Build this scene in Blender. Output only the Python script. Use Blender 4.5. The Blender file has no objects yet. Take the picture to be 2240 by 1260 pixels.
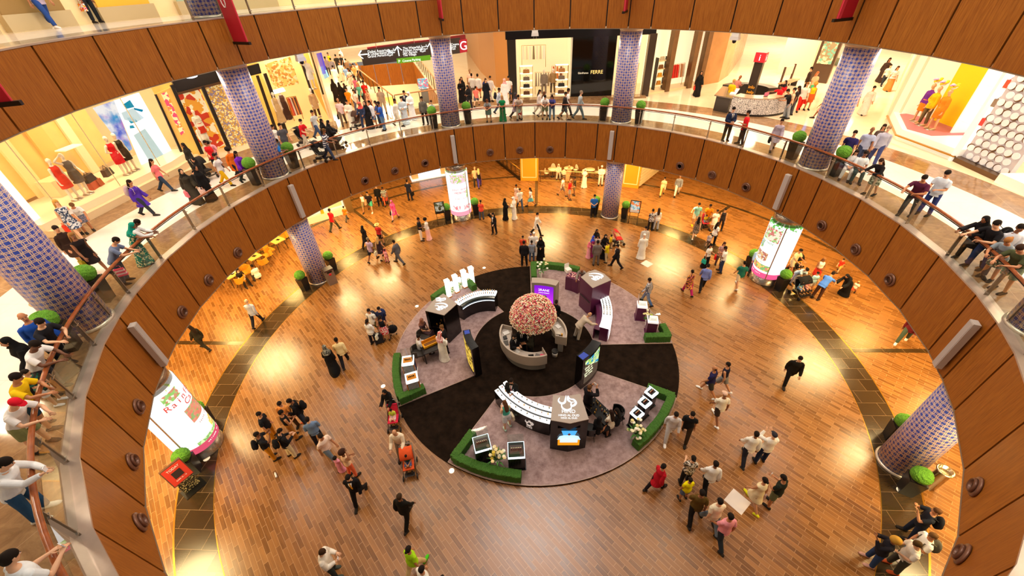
import bpy, math, random
import numpy as np
from mathutils import Vector, Matrix
random.seed(7)
sin, cos, pi, rad = math.sin, math.cos, math.pi, math.radians
SC = bpy.context.scene
COL = SC.collection

# ------------------------------------------------------------------ measures (metres)
R = 13.5                      # radius of the round well at the middle level
ZM, ZMB = 6.72, 4.31          # middle level: floor / underside of its timber parapet
ZU, ZUB = 13.54, 11.84        # upper level
RU = 13.27
# camera: the lens stands at the upper handrail on the near side of the well
F, PITCH, ROLL, YAW = 881.763, 0.656975, -0.047488, 0.070396
CAM = Vector((0.0152 * R, -1.007 * R, 1.0834 * R))
PPX, PPY = 1126.02, 613.56

def cam_axes():
    s, c = sin(YAW), cos(YAW); sp, cp = sin(PITCH), cos(PITCH); sr, cr = sin(ROLL), cos(ROLL)
    fwd = Vector((-s * cp, c * cp, -sp)); up0 = Vector((-s * sp, c * sp, cp)); r0 = Vector((c, s, 0))
    return r0 * cr + up0 * sr, up0 * cr - r0 * sr, fwd
RIGHT, UP, FWD = cam_axes()

def at(px, py, z=0.0):
    """The point of the level plane z that the photograph shows at pixel (px, py)."""
    d = FWD + RIGHT * ((px - PPX) / F) - UP * ((py - PPY) / F)
    return CAM + d * ((z - CAM.z) / d.z)

def pol(a, r, z=0.0):
    """Azimuth a (degrees clockwise from the far side), radius r."""
    return Vector((r * sin(rad(a)), r * cos(rad(a)), z))

def lin(h):
    if isinstance(h, str):
        h = h.lstrip('#'); h = [int(h[i:i + 2], 16) / 255 for i in (0, 2, 4)]
        return tuple(x / 12.92 if x <= .04045 else ((x + .055) / 1.055) ** 2.4 for x in h)
    return tuple(h)

# ------------------------------------------------------------------ materials
class NT:
    def __init__(s, name):
        s.m = bpy.data.materials.new(name); s.m.use_nodes = True
        s.t = s.m.node_tree; s.t.nodes.clear(); s.out = s.n('ShaderNodeOutputMaterial')
    def n(s, typ, **kw):
        x = s.t.nodes.new(typ)
        for k, v in kw.items():
            if k.startswith('i_'):
                k = k[2:]; k = int(k) if k.isdigit() else k.replace('_', ' ')
                if isinstance(v, bpy.types.NodeSocket): s.t.links.new(v, x.inputs[k])
                else:
                    if isinstance(v, (tuple, list)) and len(v) == 3 and x.inputs[k].type == 'RGBA': v = (*v, 1)
                    x.inputs[k].default_value = v
            else: setattr(x, k, v)
        return x
    def math(s, op, a, b=None, c=None, clamp=False):
        kw = dict(operation=op, use_clamp=clamp, i_0=a)
        if b is not None: kw['i_1'] = b
        if c is not None: kw['i_2'] = c
        return s.n('ShaderNodeMath', **kw).outputs[0]
    def mix(s, f, a, b):
        x = s.n('ShaderNodeMix', data_type='RGBA')
        for i, v in ((0, f), (6, a), (7, b)):
            if isinstance(v, bpy.types.NodeSocket): s.t.links.new(v, x.inputs[i])
            else: x.inputs[i].default_value = v if i == 0 else (*v[:3], 1)
        return x.outputs[2]
    def bsdf(s, col, rough=.5, metal=0., **kw):
        p = s.n('ShaderNodeBsdfPrincipled')
        for k, v in (('Base Color', col), ('Roughness', rough), ('Metallic', metal), *kw.items()):
            if isinstance(v, bpy.types.NodeSocket): s.t.links.new(v, p.inputs[k])
            elif k in ('Base Color', 'Emission Color'): p.inputs[k].default_value = (*v[:3], 1)
            else: p.inputs[k].default_value = v
        s.t.links.new(p.outputs[0], s.out.inputs[0]); return p

MC = {}
def M(col, rough=.6, metal=0., emit=0., vary=0., scale=6., name='paint', spec=.5):
    """Plain painted / plastic / cloth surface, with a slight procedural unevenness."""
    key = (col, rough, metal, emit, vary, scale, name, spec)
    if key in MC: return MC[key]
    t = NT(name); c = lin(col); base = c
    if vary:
        co = t.n('ShaderNodeTexCoord').outputs['Object']
        nz = t.n('ShaderNodeTexNoise', i_Vector=co, i_Scale=scale, i_Detail=3.).outputs['Fac']
        f = t.math('MULTIPLY_ADD', nz, 2.0, -.5, clamp=True)
        base = t.mix(f, tuple(x * (1 - vary) for x in c), tuple(min(1, x * (1 + vary)) for x in c))
    kw = {'Specular IOR Level': spec}
    if emit: kw['Emission Color'] = base; kw['Emission Strength'] = emit
    t.bsdf(base, rough, metal, **kw)
    MC[key] = t.m; return t.m

def cloth(col, pat=None, col2='#ffffff', col3=None, scale=14.):
    key = ('cloth', col, pat, col2, col3, scale)
    if key in MC: return MC[key]
    t = NT('cloth'); co = t.n('ShaderNodeTexCoord').outputs['Object']; c = lin(col)
    if pat == 'stripe':
        z = t.n('ShaderNodeSeparateXYZ', i_0=co).outputs[2]
        f = t.math('GREATER_THAN', t.math('SINE', t.math('MULTIPLY', z, scale * 4)), 0.)
        base = t.mix(f, c, lin(col2))
    elif pat == 'check':
        sp = t.n('ShaderNodeSeparateXYZ', i_0=co)
        a = t.math('GREATER_THAN', t.math('SINE', t.math('MULTIPLY', sp.outputs[2], scale * 6)), .72)
        b = t.math('GREATER_THAN', t.math('SINE', t.math('MULTIPLY', sp.outputs[0], scale * 6)), .72)
        base = t.mix(t.math('MAXIMUM', a, b), c, lin(col2))
    elif pat == 'print':
        v = t.n('ShaderNodeTexVoronoi', i_Vector=co, i_Scale=scale * 1.6)
        f = t.math('GREATER_THAN', t.n('ShaderNodeSeparateColor', i_0=v.outputs['Color']).outputs[0], .5)
        base = t.mix(f, c, lin(col2))
        if col3:
            f2 = t.math('GREATER_THAN', t.n('ShaderNodeSeparateColor', i_0=v.outputs['Color']).outputs[1], .7)
            base = t.mix(f2, base, lin(col3))
    else:
        nz = t.n('ShaderNodeTexNoise', i_Vector=co, i_Scale=9., i_Detail=2.).outputs['Fac']
        base = t.mix(nz, tuple(x * .8 for x in c), tuple(min(1, x * 1.18) for x in c))
    t.bsdf(base, .85, 0., **{'Specular IOR Level': .2}); MC[key] = t.m; return t.m

def glow(col, s, name='lit_panel'):
    key = ('glow', col, s)
    if key not in MC:
        t = NT(name); e = t.n('ShaderNodeEmission', i_Color=lin(col), i_Strength=s)
        t.t.links.new(e.outputs[0], t.out.inputs[0]); MC[key] = t.m
    return MC[key]

def glass(tint=(.95, .97, .95), f=1.0, name='clear_glass'):
    key = ('glass', tint, f)
    if key not in MC:
        t = NT(name)
        a = t.n('ShaderNodeBsdfTransparent', i_Color=tint); b = t.n('ShaderNodeBsdfGlossy', i_Color=(1, 1, 1), i_Roughness=.03)
        fr = t.math('MULTIPLY', t.math('MULTIPLY', t.n('ShaderNodeFresnel', i_IOR=1.45).outputs[0], f), t.math('SUBTRACT', 1., t.n('ShaderNodeNewGeometry').outputs['Backfacing']))
        mx = t.n('ShaderNodeMixShader', i_0=fr, i_1=a.outputs[0], i_2=b.outputs[0])
        t.t.links.new(mx.outputs[0], t.out.inputs[0]); MC[key] = t.m
    return MC[key]

# ------------------------------------------------------------------ mesh building
class MB:
    def __init__(s): s.v = []; s.f = []; s.m = []; s.s = []
    def add(s, vs, fs, mi=0, sm=False):
        b = len(s.v); s.v += [tuple(x) for x in vs]
        for f in fs: s.f.append(tuple(b + i for i in f)); s.m.append(mi); s.s.append(sm)
        return s
    def quad(s, a, b, c, d, mi=0): return s.add((a, b, c, d), ((0, 1, 2, 3),), mi)
    def box(s, c, d, rz=0., mi=0, taper=1., M4=None):
        x, y, z = (k / 2 for k in d); vs = []
        for k in (-1, 1):
            t = 1. if k < 0 else taper
            for i, j in ((-1, -1), (1, -1), (1, 1), (-1, 1)):
                X, Y = i * x * t, j * y * t
                vs.append(Vector((c[0] + X * cos(rz) - Y * sin(rz), c[1] + X * sin(rz) + Y * cos(rz), c[2] + k * z)))
        if M4: vs = [M4 @ v for v in vs]
        return s.add(vs, ((3, 2, 1, 0), (4, 5, 6, 7), (0, 1, 5, 4), (1, 2, 6, 5), (2, 3, 7, 6), (3, 0, 4, 7)), mi)
    def prism(s, poly, z0, z1, mi=0, mtop=None, sm=False):
        if sum(a[0] * b[1] - b[0] * a[1] for a, b in zip(poly, list(poly[1:]) + [poly[0]])) < 0: poly = list(poly)[::-1]
        n = len(poly); h0 = z0 if callable(z0) else (lambda x, y: z0); h1 = z1 if callable(z1) else (lambda x, y: z1)
        s.add([(x, y, h0(x, y)) for x, y in poly] + [(x, y, h1(x, y)) for x, y in poly],
              [(i, (i + 1) % n, n + (i + 1) % n, n + i) for i in range(n)], mi, sm)
        s.add([(x, y, h1(x, y)) for x, y in poly], [tuple(range(n))], mi if mtop is None else mtop)
        return s.add([(x, y, h0(x, y)) for x, y in poly], [tuple(range(n - 1, -1, -1))], mi)
    def strip(s, inner, outer, z0, z1, mi=0, mtop=None, closed=False):
        """Band between two polylines of equal length (xy), from z0 to z1: quads only."""
        n = len(inner); V = []; 
        for (a, b) in zip(inner, outer): V += [(a[0], a[1], z0), (b[0], b[1], z0), (a[0], a[1], z1), (b[0], b[1], z1)]
        fs = []; ft = []
        for i in range(n if closed else n - 1):
            p, q = 4 * i, 4 * ((i + 1) % n)
            fs += [(p, q, q + 1, p + 1), (p, p + 2, q + 2, q), (p + 1, q + 1, q + 3, p + 3)]; ft.append((p + 2, p + 3, q + 3, q + 2))
        if not closed: fs += [(0, 1, 3, 2), (4 * n - 4, 4 * n - 2, 4 * n - 1, 4 * n - 3)]
        b = len(s.v); s.v += V
        for L, m in ((fs, mi), (ft, mi if mtop is None else mtop)):
            for f in L: s.f.append(tuple(b + i for i in f)); s.m.append(m); s.s.append(False)
        return s
    def ring(s, r0, r1, z0, z1, a0=0., a1=360., n=96, mi=0, mtop=None, cx=0., cy=0.):
        full = abs(a1 - a0) >= 359.9; k = n if full else n + 1
        A = [a0 + (a1 - a0) * i / n for i in range(k)]
        return s.strip([(cx + r0 * sin(rad(a)), cy + r0 * cos(rad(a))) for a in A],
                       [(cx + r1 * sin(rad(a)), cy + r1 * cos(rad(a))) for a in A], z0, z1, mi, mtop, full)
    def lathe(s, prof, n=24, c=(0, 0, 0), mi=0, sm=True, sx=1., sy=1.):
        V = []; k = len(prof)
        for i in range(n):
            a = 2 * pi * i / n
            V += [(c[0] + r * cos(a) * sx, c[1] + r * sin(a) * sy, c[2] + z) for r, z in prof]
        fs = [(i * k + j, ((i + 1) % n) * k + j, ((i + 1) % n) * k + j + 1, i * k + j + 1) for i in range(n) for j in range(k - 1)]
        s.add(V, fs, mi, sm)
        for j, up in ((0, False), (k - 1, True)):
            if prof[j][0] > 1e-4:
                f = [i * k + j for i in range(n)]; b = len(s.v) - n * k
                s.f.append(tuple(b + q for q in (f if up else f[::-1]))); s.m.append(mi); s.s.append(False)
        return s
    def tube(s, pts, r, n=10, mi=0, closed=False, sm=True, flat=1.):
        pts = [Vector(p) for p in pts]; k = len(pts); rr = r if isinstance(r, (list, tuple)) else [r] * k
        up = None; V = []
        for i, p in enumerate(pts):
            a = pts[i - 1] if (i or closed) else p; b = pts[(i + 1) % k] if (i < k - 1 or closed) else p
            t = (b - a).normalized() if (b - a).length > 1e-9 else Vector((0, 0, 1))
            if up is None: up = t.orthogonal().normalized() if abs(t.z) > .9 else Vector((0, 0, 1))
            x = t.cross(up)
            if x.length < 1e-5: x = t.orthogonal()
            x.normalize(); y = x.cross(t).normalized(); up = y
            V += [p + x * (cos(2 * pi * j / n) * rr[i]) + y * (sin(2 * pi * j / n) * rr[i] * flat) for j in range(n)]
        fs = [(i * n + j, i * n + (j + 1) % n, ((i + 1) % k) * n + (j + 1) % n, ((i + 1) % k) * n + j)
              for i in range(k if closed else k - 1) for j in range(n)]
        s.add(V, fs, mi, sm)
        if not closed:
            b = len(s.v) - n * k
            s.f.append(tuple(b + j for j in range(n - 1, -1, -1))); s.m.append(mi); s.s.append(False)
            s.f.append(tuple(b + (k - 1) * n + j for j in range(n))); s.m.append(mi); s.s.append(False)
        return s
    def ball(s, c, r, nu=14, nv=9, mi=0, jit=0., sm=True, M3=None):
        r = (r, r, r) if isinstance(r, (int, float)) else r; V = []
        for j in range(nv + 1):
            for i in range(nu):
                p = pi * j / nv; a = 2 * pi * i / nu; q = 1 + (random.uniform(-jit, jit) if jit else 0)
                d = Vector((r[0] * sin(p) * cos(a) * q, r[1] * sin(p) * sin(a) * q, r[2] * cos(p) * q))
                if M3: d = M3 @ d
                V.append(Vector(c) + d)
        fs = [(j * nu + i, (j + 1) * nu + i, (j + 1) * nu + (i + 1) % nu, j * nu + (i + 1) % nu) for j in range(nv) for i in range(nu)]
        return s.add(V, fs, mi, sm)
    def mesh(s, name, mats):
        me = bpy.data.meshes.new(name); me.from_pydata(s.v, [], s.f)
        for m in mats: me.materials.append(m)
        me.polygons.foreach_set('material_index', s.m); me.polygons.foreach_set('use_smooth', s.s); me.update(); return me
    def build(s, name, mats, parent=None, loc=None, rz=0.):
        return link(name, s.mesh(name, mats if isinstance(mats, (list, tuple)) else [mats]), parent, loc, rz)

def link(name, data, parent=None, loc=None, rz=0.):
    o = bpy.data.objects.new(name, data); COL.objects.link(o)
    if parent: o.parent = parent
    if loc is not None: o.location = loc
    if rz: o.rotation_euler = (0, 0, rz)
    return o
def tag(o, label=None, cat=None, group=None, kind=None):
    if label: o['label'] = label
    if cat: o['category'] = cat
    if group: o['group'] = group
    if kind: o['kind'] = kind
    return o
def thing(name, label, cat, loc=(0, 0, 0), rz=0., group=None, scale=None):
    o = link(name, None, None, loc, rz); o.empty_display_size = .1
    if scale: o.scale = (scale,) * 3
    return tag(o, label, cat, group)
def structure(name, label=None): return tag(link(name, None), label, None, None, 'structure')
def copy_thing(o, loc=None, rz=None, label=None, group=None, parent=None):
    c = o.copy(); COL.objects.link(c)
    if parent: c.parent = parent
    if loc is not None: c.location = loc
    if rz is not None: c.rotation_euler = (0, 0, rz)
    if label: c['label'] = label
    if group: c['group'] = group
    for k in list(o.children): copy_thing(k, parent=c)
    return c

WORK = bpy.data.scenes.new('workshop')          # shapes are fused here one at a time; removed at the end
def bake(o):
    WORK.collection.objects.link(o); vl = WORK.view_layers[0]; vl.update()
    return bpy.data.meshes.new_from_object(o.evaluated_get(vl.depsgraph))
def text_mesh(txt, size, depth=.004, align='CENTER'):
    cu = bpy.data.curves.new('lettering', 'FONT'); cu.body = txt; cu.size = size; cu.extrude = depth; cu.align_x = align; cu.align_y = 'CENTER'
    o = bpy.data.objects.new('lettering', cu); me = bake(o)
    bpy.data.objects.remove(o); bpy.data.curves.remove(cu); return me
def text(txt, size, mat, parent, loc, xdir, ydir, depth=.004, name='lettering', align='CENTER'):
    """Raised lettering: xdir is the reading direction, ydir the top of the letters (parent space)."""
    me = text_mesh(txt, size, depth, align); me.materials.clear(); me.materials.append(mat)
    o = link(name, me, parent)
    x = Vector(xdir).normalized(); y = Vector(ydir).normalized(); z = x.cross(y)
    o.matrix_local = Matrix.Translation(Vector(loc)) @ Matrix((x, y, z)).transposed().to_4x4(); return o
# Arabic lettering is set from ready-joined glyph forms, written right to left
def shape_ar(codes): return ''.join(chr(c) for c in codes[::-1])
# ------------------------------------------------------------------ camera, view
cd = bpy.data.cameras.new('camera'); cam = bpy.data.objects.new('camera', cd); COL.objects.link(cam); SC.camera = cam
cd.sensor_width = 36; cd.lens = 36 * F / 2240; cd.clip_start = .02; cd.clip_end = 300
cd.shift_x = (1120 - PPX) / 2240; cd.shift_y = (PPY - 630) / 2240
cam.matrix_world = Matrix.Translation(CAM) @ Matrix((RIGHT, UP, -FWD)).transposed().to_4x4()
SC.view_settings.view_transform = 'Standard'; SC.view_settings.look = 'None'; SC.view_settings.gamma = 1
SC.view_settings.use_curve_mapping = False; SC.view_settings.exposure = 0.0
SC.cycles.max_bounces = 5; SC.cycles.diffuse_bounces = 3; SC.cycles.glossy_bounces = 2; SC.cycles.transmission_bounces = 2
SC.cycles.transparent_max_bounces = 10; SC.cycles.caustics_reflective = False; SC.cycles.caustics_refractive = False
SC.cycles.sample_clamp_indirect = 4; SC.cycles.use_denoising = True

# ------------------------------------------------------------------ building materials
def m_veneer():
    t = NT('timber_veneer'); co = t.n('ShaderNodeTexCoord').outputs['Object']
    mp = t.n('ShaderNodeMapping', i_Vector=co, i_Scale=(1, 1, .06)).outputs[0]
    a = t.n('ShaderNodeTexNoise', i_Vector=mp, i_Scale=26., i_Detail=6., i_Roughness=.65).outputs['Fac']
    b = t.n('ShaderNodeTexNoise', i_Vector=mp, i_Scale=3.5, i_Detail=2.).outputs['Fac']
    rnd = t.n('ShaderNodeObjectInfo').outputs['Random']
    f = t.math('MULTIPLY_ADD', a, 2.6, -.8, clamp=True)
    c = t.mix(f, lin('#7b4514'), lin('#b8752a')); c = t.mix(t.math('MULTIPLY', b, .55), c, lin('#95551c'))
    c = t.mix(t.math('MULTIPLY', rnd, .3), c, lin('#874612'))
    t.bsdf(c, .42, 0., **{'Specular IOR Level': .25}); return t.m
def m_planks(name, ca, cb, cc, rough, bw=.6, rh=.145, ang=45, mort=.45):
    t = NT(name); co = t.n('ShaderNodeTexCoord').outputs['Object']
    mp = t.n('ShaderNodeMapping', i_Vector=co, i_Rotation=(0, 0, rad(ang))).outputs[0]
    br = t.n('ShaderNodeTexBrick', i_Vector=mp, i_Scale=1., i_Color1=lin('#000000'), i_Color2=lin('#ffffff'), i_Mortar=(.5, .5, .5))
    br.offset = .37; br.offset_frequency = 2; br.inputs['Mortar Size'].default_value = .006; br.inputs['Brick Width'].default_value = bw
    br.inputs['Row Height'].default_value = rh; br.inputs['Mortar Smooth'].default_value = 0.; br.inputs['Bias'].default_value = 0.
    v = t.n('ShaderNodeSeparateColor', i_0=br.outputs['Color']).outputs[0]
    m2 = t.n('ShaderNodeMapping', i_Vector=mp, i_Scale=(.25, 2.2, 1)).outputs[0]
    g = t.n('ShaderNodeTexNoise', i_Vector=m2, i_Scale=7., i_Detail=5.).outputs['Fac']
    c = t.mix(t.math('MULTIPLY_ADD', v, .62, t.math('MULTIPLY_ADD', g, .9, -.25), clamp=True), lin(ca), lin(cb))
    big = t.n('ShaderNodeTexNoise', i_Vector=co, i_Scale=.35, i_Detail=2.).outputs['Fac']
    c = t.mix(t.math('MULTIPLY_ADD', big, .5, -.1, clamp=True), c, lin(cc))
    c = t.mix(t.math('MULTIPLY', br.outputs['Fac'], mort), c, lin('#e0b483'))
    r = t.math('MULTIPLY_ADD', v, .06, rough)
    t.bsdf(c, r, 0., **{'Specular IOR Level': .8}); return t.m
def m_marble(name, ca, cb, rough=.14, tile=1.2, joint=.004, vein=1.4, ang=0., jc='#cfc6bb'):
    t = NT(name); co = t.n('ShaderNodeTexCoord').outputs['Object']
    n1 = t.n('ShaderNodeTexNoise', i_Vector=co, i_Scale=vein, i_Detail=7., i_Roughness=.7, i_Distortion=1.2).outputs['Fac']
    c = t.mix(t.math('MULTIPLY_ADD', n1, 2., -.5, clamp=True), lin(ca), lin(cb))
    mp = t.n('ShaderNodeMapping', i_Vector=co, i_Rotation=(0, 0, rad(ang))).outputs[0]
    br = t.n('ShaderNodeTexBrick', i_Vector=mp, i_Scale=1.); br.offset = 0
    br.inputs['Mortar Size'].default_value = joint; br.inputs['Brick Width'].default_value = tile; br.inputs['Row Height'].default_value = tile
    c = t.mix(t.math('MULTIPLY', br.outputs['Fac'], .6), c, lin(jc))
    t.bsdf(c, rough, 0.); return t.m
def m_carpet(name, ca, cb, sc=3.):
    t = NT(name); co = t.n('ShaderNodeTexCoord').outputs['Object']
    a = t.n('ShaderNodeTexNoise', i_Vector=co, i_Scale=sc, i_Detail=8., i_Roughness=.7).outputs['Fac']
    b = t.n('ShaderNodeTexNoise', i_Vector=co, i_Scale=90., i_Detail=2.).outputs['Fac']
    c = t.mix(t.math('MULTIPLY_ADD', a, 2.2, t.math('MULTIPLY_ADD', b, .5, -.85), clamp=True), lin(ca), lin(cb))
    t.bsdf(c, .95, 0., **{'Specular IOR Level': .05}); return t.m
def m_girih():
    """Blue tile cells between sand-coloured interlaced bands, wrapped round the shaft."""
    t = NT('mosaic_tile'); co = t.n('ShaderNodeTexCoord').outputs['Object']; s = t.n('ShaderNodeSeparateXYZ', i_0=co)
    th = t.math('ARCTAN2', s.outputs[1], s.outputs[0])
    def fold(x):  # -> distance from the cell centre, 0 .. .5
        return t.math('ABSOLUTE', t.math('SUBTRACT', t.math('FRACT', x), .5))
    x = fold(t.math('MULTIPLY', th, 14 / (2 * pi))); y = fold(t.math('MULTIPLY', s.outputs[2], 1 / .278))
    X = t.math('MAXIMUM', x, y); Y = t.math('MINIMUM', x, y); ds = []
    for (x0, y0, x1, y1) in ((.15, 0, .15, .15), (.15, .15, .29, .2), (.29, .2, .5, .235), (.29, .2, .36, .36), (.36, .36, .5, .36), (.29, .2, .31, 0)):
        dx, dy = x1 - x0, y1 - y0; L2 = dx * dx + dy * dy
        u = t.math('MULTIPLY_ADD', X, dx / L2, t.math('MULTIPLY_ADD', Y, dy / L2, -(x0 * dx + y0 * dy) / L2), clamp=True)
        ex = t.math('SUBTRACT', X, t.math('MULTIPLY_ADD', u, dx, x0)); ey = t.math('SUBTRACT', Y, t.math('MULTIPLY_ADD', u, dy, y0))
        ds.append(t.math('ADD', t.math('MULTIPLY', ex, ex), t.math('MULTIPLY', ey, ey)))
    d = ds[0]
    for q in ds[1:]: d = t.math('MINIMUM', d, q)
    f = t.math('LESS_THAN', t.math('SQRT', d), .034)
    nz = t.n('ShaderNodeTexNoise', i_Vector=co, i_Scale=9.).outputs['Fac']
    blue = t.mix(nz, lin('#1d3aa6'), lin('#4a62cc')); band = t.mix(nz, lin('#ecd2a4'), lin('#d3b6b4'))
    t.bsdf(t.mix(f, blue, band), .3, 0.); return t.m
VENEER = m_veneer()
PLANK = m_planks('timber_plank_tile', '#5a3514', '#a56c30', '#8c5820', .255)
BANDTILE = m_planks('dark_plank_tile', '#2a1f12', '#46341c', '#3a2b17', .17, .9, .6, 0, .3)
WHITEMARBLE = m_marble('white_marble', '#e6dcd4', '#f4ece4', .12, 1.5, .004, .5, 0, '#b5aaa0')
BROWNMARBLE = m_marble('brown_marble', '#6e4e34', '#a88560', .1, 1.2, .005, 2.2, 20, '#c9a888')
CREAMFLOOR = m_marble('cream_marble', '#f1d9b4', '#f8e8cc', .1, 1.8, .003, .6)
BLACKCARPET = m_carpet('black_carpet', '#0c0805', '#2b1f17', 2.2)
PINKCARPET = m_carpet('mauve_carpet', '#7d6463', '#bda3a1', 4.)
GIRIH = m_girih()
CREAM = M('#f3dcb4', .5, name='cream_plaster'); WHITE = M('#f2eee8', .5); DARK = M('#17110d', .4); BLACK = M('#0b0a0a', .35)
STEEL = M('#b9b1a6', .3, .9, name='brushed_steel'); BRONZE = M('#6b5138', .35, .8, name='bronze_metal'); GOLD = M('#b98a35', .3, .8, name='brass')
HANDRAIL = M('#8e4a22', .25, 0, 0, .25, 5., 'polished_handrail')
RAILGLASS = glass((.94, .965, .94), 1.3)
EDGESTONE = M('#b8a598', .28, .35, 0, .15, 2., 'pale_metal')

# ------------------------------------------------------------------ floors
A0 = .4                                  # azimuth offset of the bays
COLA = [A0 + 22.5 + 45 * k for k in range(8)]
f = structure('floor'); MB().ring(0, 13.62, -.3, 0, n=128).build('floor_surface', PLANK, f)
MB().ring(14.78, 17.9, -.3, 0, n=128).build('floor_surface', PLANK, f)
MB().ring(17.9, 42, -.3, 0, -130, 130, n=128).build('floor_surface', PLANK, f)
b = structure('trim_1'); MB().ring(13.62, 14.78, -.3, 0.001, n=128).build('dark_band', BANDTILE, b)
MB().ring(14.775, 14.83, .0, .006, n=160).build('brass_strip', GOLD, b)
MB().ring(13.60, 13.625, .0, .004, n=160).build('brass_strip', GOLD, b)
b = structure('trim_2')
for a0_, a1_ in ((-60, 88), (-100, -62)): MB().ring(20.35, 20.62, -.01, .003, a0_, a1_, n=80).build('dark_band', BANDTILE, b)
MB().ring(22.1, 22.38, -.01, .003, -45, -14, n=30).build('dark_band', BANDTILE, b)
for a in (-89.4, -44.6, .55, 45.6, 90.4): 
    p, q = pol(a, 14.8), pol(a, 20.4); MB().box(((p.x + q.x) / 2, (p.y + q.y) / 2, -.003), (.24, 5.6, .014), -rad(a)).build('dark_band', BANDTILE, b)

def slab(name, label, r0, r1, z0, z1, a0, a1):
    s_ = structure(name, label); MB().ring(r0, r1, z0, z1 - .03, a0, a1, n=90).build('slab', CREAM, s_); return s_
# middle level: the ramp leaves an opening in the slab at azimuth -31 .. -17
fm = structure('floor_middle', 'pale marble walkway round the middle level')
def midring(r0, r1, a0, a1, mat, dz=0., n=60, th=.04): MB().ring(r0, r1, ZM - th, ZM + dz, a0, a1, n=n).build('floor_surface', mat, fm)
midring(13.62, 15.05, -160, 160, BROWNMARBLE, 0, 120); midring(15.05, 17.95, -160, 160, WHITEMARBLE, 0, 120)
midring(17.95, 19.6, -160, 160, BROWNMARBLE, 0, 120)
midring(19.6, 62, -160, -30.3, CREAMFLOOR, 0, 60); midring(19.6, 62, -20.2, 160, CREAMFLOOR, 0, 80)
midring(19.6, 20.2, -30.3, -20.2, CREAMFLOOR, 0, 8); midring(44, 62, -30.3, -20.2, CREAMFLOOR, 0, 8)
cl = structure('ceiling_lower', 'soffit under the middle level')
MB().ring(13.56, 42, ZMB, ZMB + .12, -130, 130, n=90).build('soffit', M('#e9d2a8', .7), cl)
MB().ring(13.56, 13.7, ZMB + .1, ZM - .04, -160, 160, n=120).build('edge_beam', DARK, cl)
fu = structure('floor_upper', 'walkway round the upper level')
MB().ring(RU + .12, 14.6, ZU - .04, ZU, -140, 140, n=110).build('floor_surface', M('#7d7a78', .15, 0, 0, .3, 2.), fu)
MB().ring(14.6, 17.5, ZU - .04, ZU, -140, 140, n=110).build('floor_surface', WHITEMARBLE, fu)
MB().ring(17.5, 26, ZU - .04, ZU, -140, 140, n=110).build('floor_surface', CREAMFLOOR, fu)
cm = structure('ceiling_middle', 'soffit under the upper level')
MB().ring(RU + .06, 62, ZUB, ZUB + .12, -140, 140, n=110).build('soffit', M('#f4e4c6', .7), cm)
MB().ring(RU + .06, RU + .2, ZUB + .1, ZU - .04, -140, 140, n=110).build('edge_beam', DARK, cm)

# ------------------------------------------------------------------ timber parapets: flat veneer panels between open joints
def parapet(name, label, r, z0, z1, amin, amax, rim):
    w = structure(name, label); seams = []
    for c in COLA:
        for d in (-5.2, 0., 5.2, 13.85, 22.5, 31.15): seams.append((c + d + 180) % 360 - 180)
    seams = sorted(a for a in seams if amin <= a <= amax)
    for a, b_ in zip(seams, seams[1:] + ([seams[0] + 360] if amax - amin > 350 else [])):
        g = .055; p, q = pol(a, r), pol(b_, r); t = (q - p).normalized(); p += t * g / 2 * 1.2; q -= t * g / 2 * 1.2
        nrm = Vector((t.y, -t.x, 0)); nrm = nrm if nrm.dot(p) > 0 else -nrm; m_ = MB()
        m_.prism([(p.x, p.y), (q.x, q.y), (q.x + nrm.x * .06, q.y + nrm.y * .06), (p.x + nrm.x * .06, p.y + nrm.y * .06)], z0 + .03, z1 - .035)
        m_.build('panel', VENEER, w)
    full = amax - amin > 350; S_ = seams + [seams[0] + 360] if full else seams
    for zz0, zz1, ro, mt, nm in ((z1 - .03, z1 + .012, .3, rim, 'top_edge'), (z0, z0 + .025, .09, M('#8f7a63', .4), 'bottom_edge')):
        MB().strip([pol(a, r - .015)[:2] for a in S_], [pol(a, r + ro)[:2] for a in S_], zz0, zz1).build(nm, mt, w)
    return seams
SEAM_M = parapet('wall_middle', 'timber parapet of the middle level', R, ZMB, ZM, -181, 181, EDGESTONE)
SEAM_U = parapet('wall_upper', 'timber parapet of the upper level', RU, ZUB, ZU, -128, 132, EDGESTONE)

# ------------------------------------------------------------------ glass railings
def railing(label, seams, r, z, hr, zt, rail_mat, closed):
    t = thing('glass_railing', label, 'railing', (0, 0, z)); n = 200 if closed else 150
    a0_, a1_ = seams[0], seams[-1] + (360 - (seams[-1] - seams[0]) if closed else 0)
    A = [a0_ + (a1_ - a0_) * i / n for i in range(n if closed else n + 1)]
    MB().tube([pol(a, hr, zt) for a in A], .052, 12, closed=closed, flat=.8).build('handrail', rail_mat, t)
    MB().tube([pol(a, hr + .03, zt - .09) for a in A], .016, 6, closed=closed).build('sub_rail', DARK, t)
    for a in seams:
        c = pol(a, r + .03); m_ = MB().box((c.x, c.y, zt / 2 - .03), (.1, .03, zt - .07), -rad(a) + pi / 2)
        pst = m_.build('post', M('#8d8070', .35, .6), t)
        for zz in (.12, zt - .2):
            q = pol(a, r - .01); k = MB().box((q.x, q.y, zz), (.15, .03, .022), -rad(a)); k.build('glass_clamp', STEEL, pst)
    for a, b_ in zip(seams, seams[1:] + ([seams[0] + 360] if closed else [])):
        p, q = pol(a + .12, r), pol(b_ - .12, r); d = (q - p).normalized(); nn = Vector((d.y, -d.x, 0)) * .006
        MB().prism([(p.x + nn.x, p.y + nn.y), (q.x + nn.x, q.y + nn.y), (q.x - nn.x, q.y - nn.y), (p.x - nn.x, p.y - nn.y)], .05, zt - .13).build('glass_pane', RAILGLASS, t)
    return t
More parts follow.
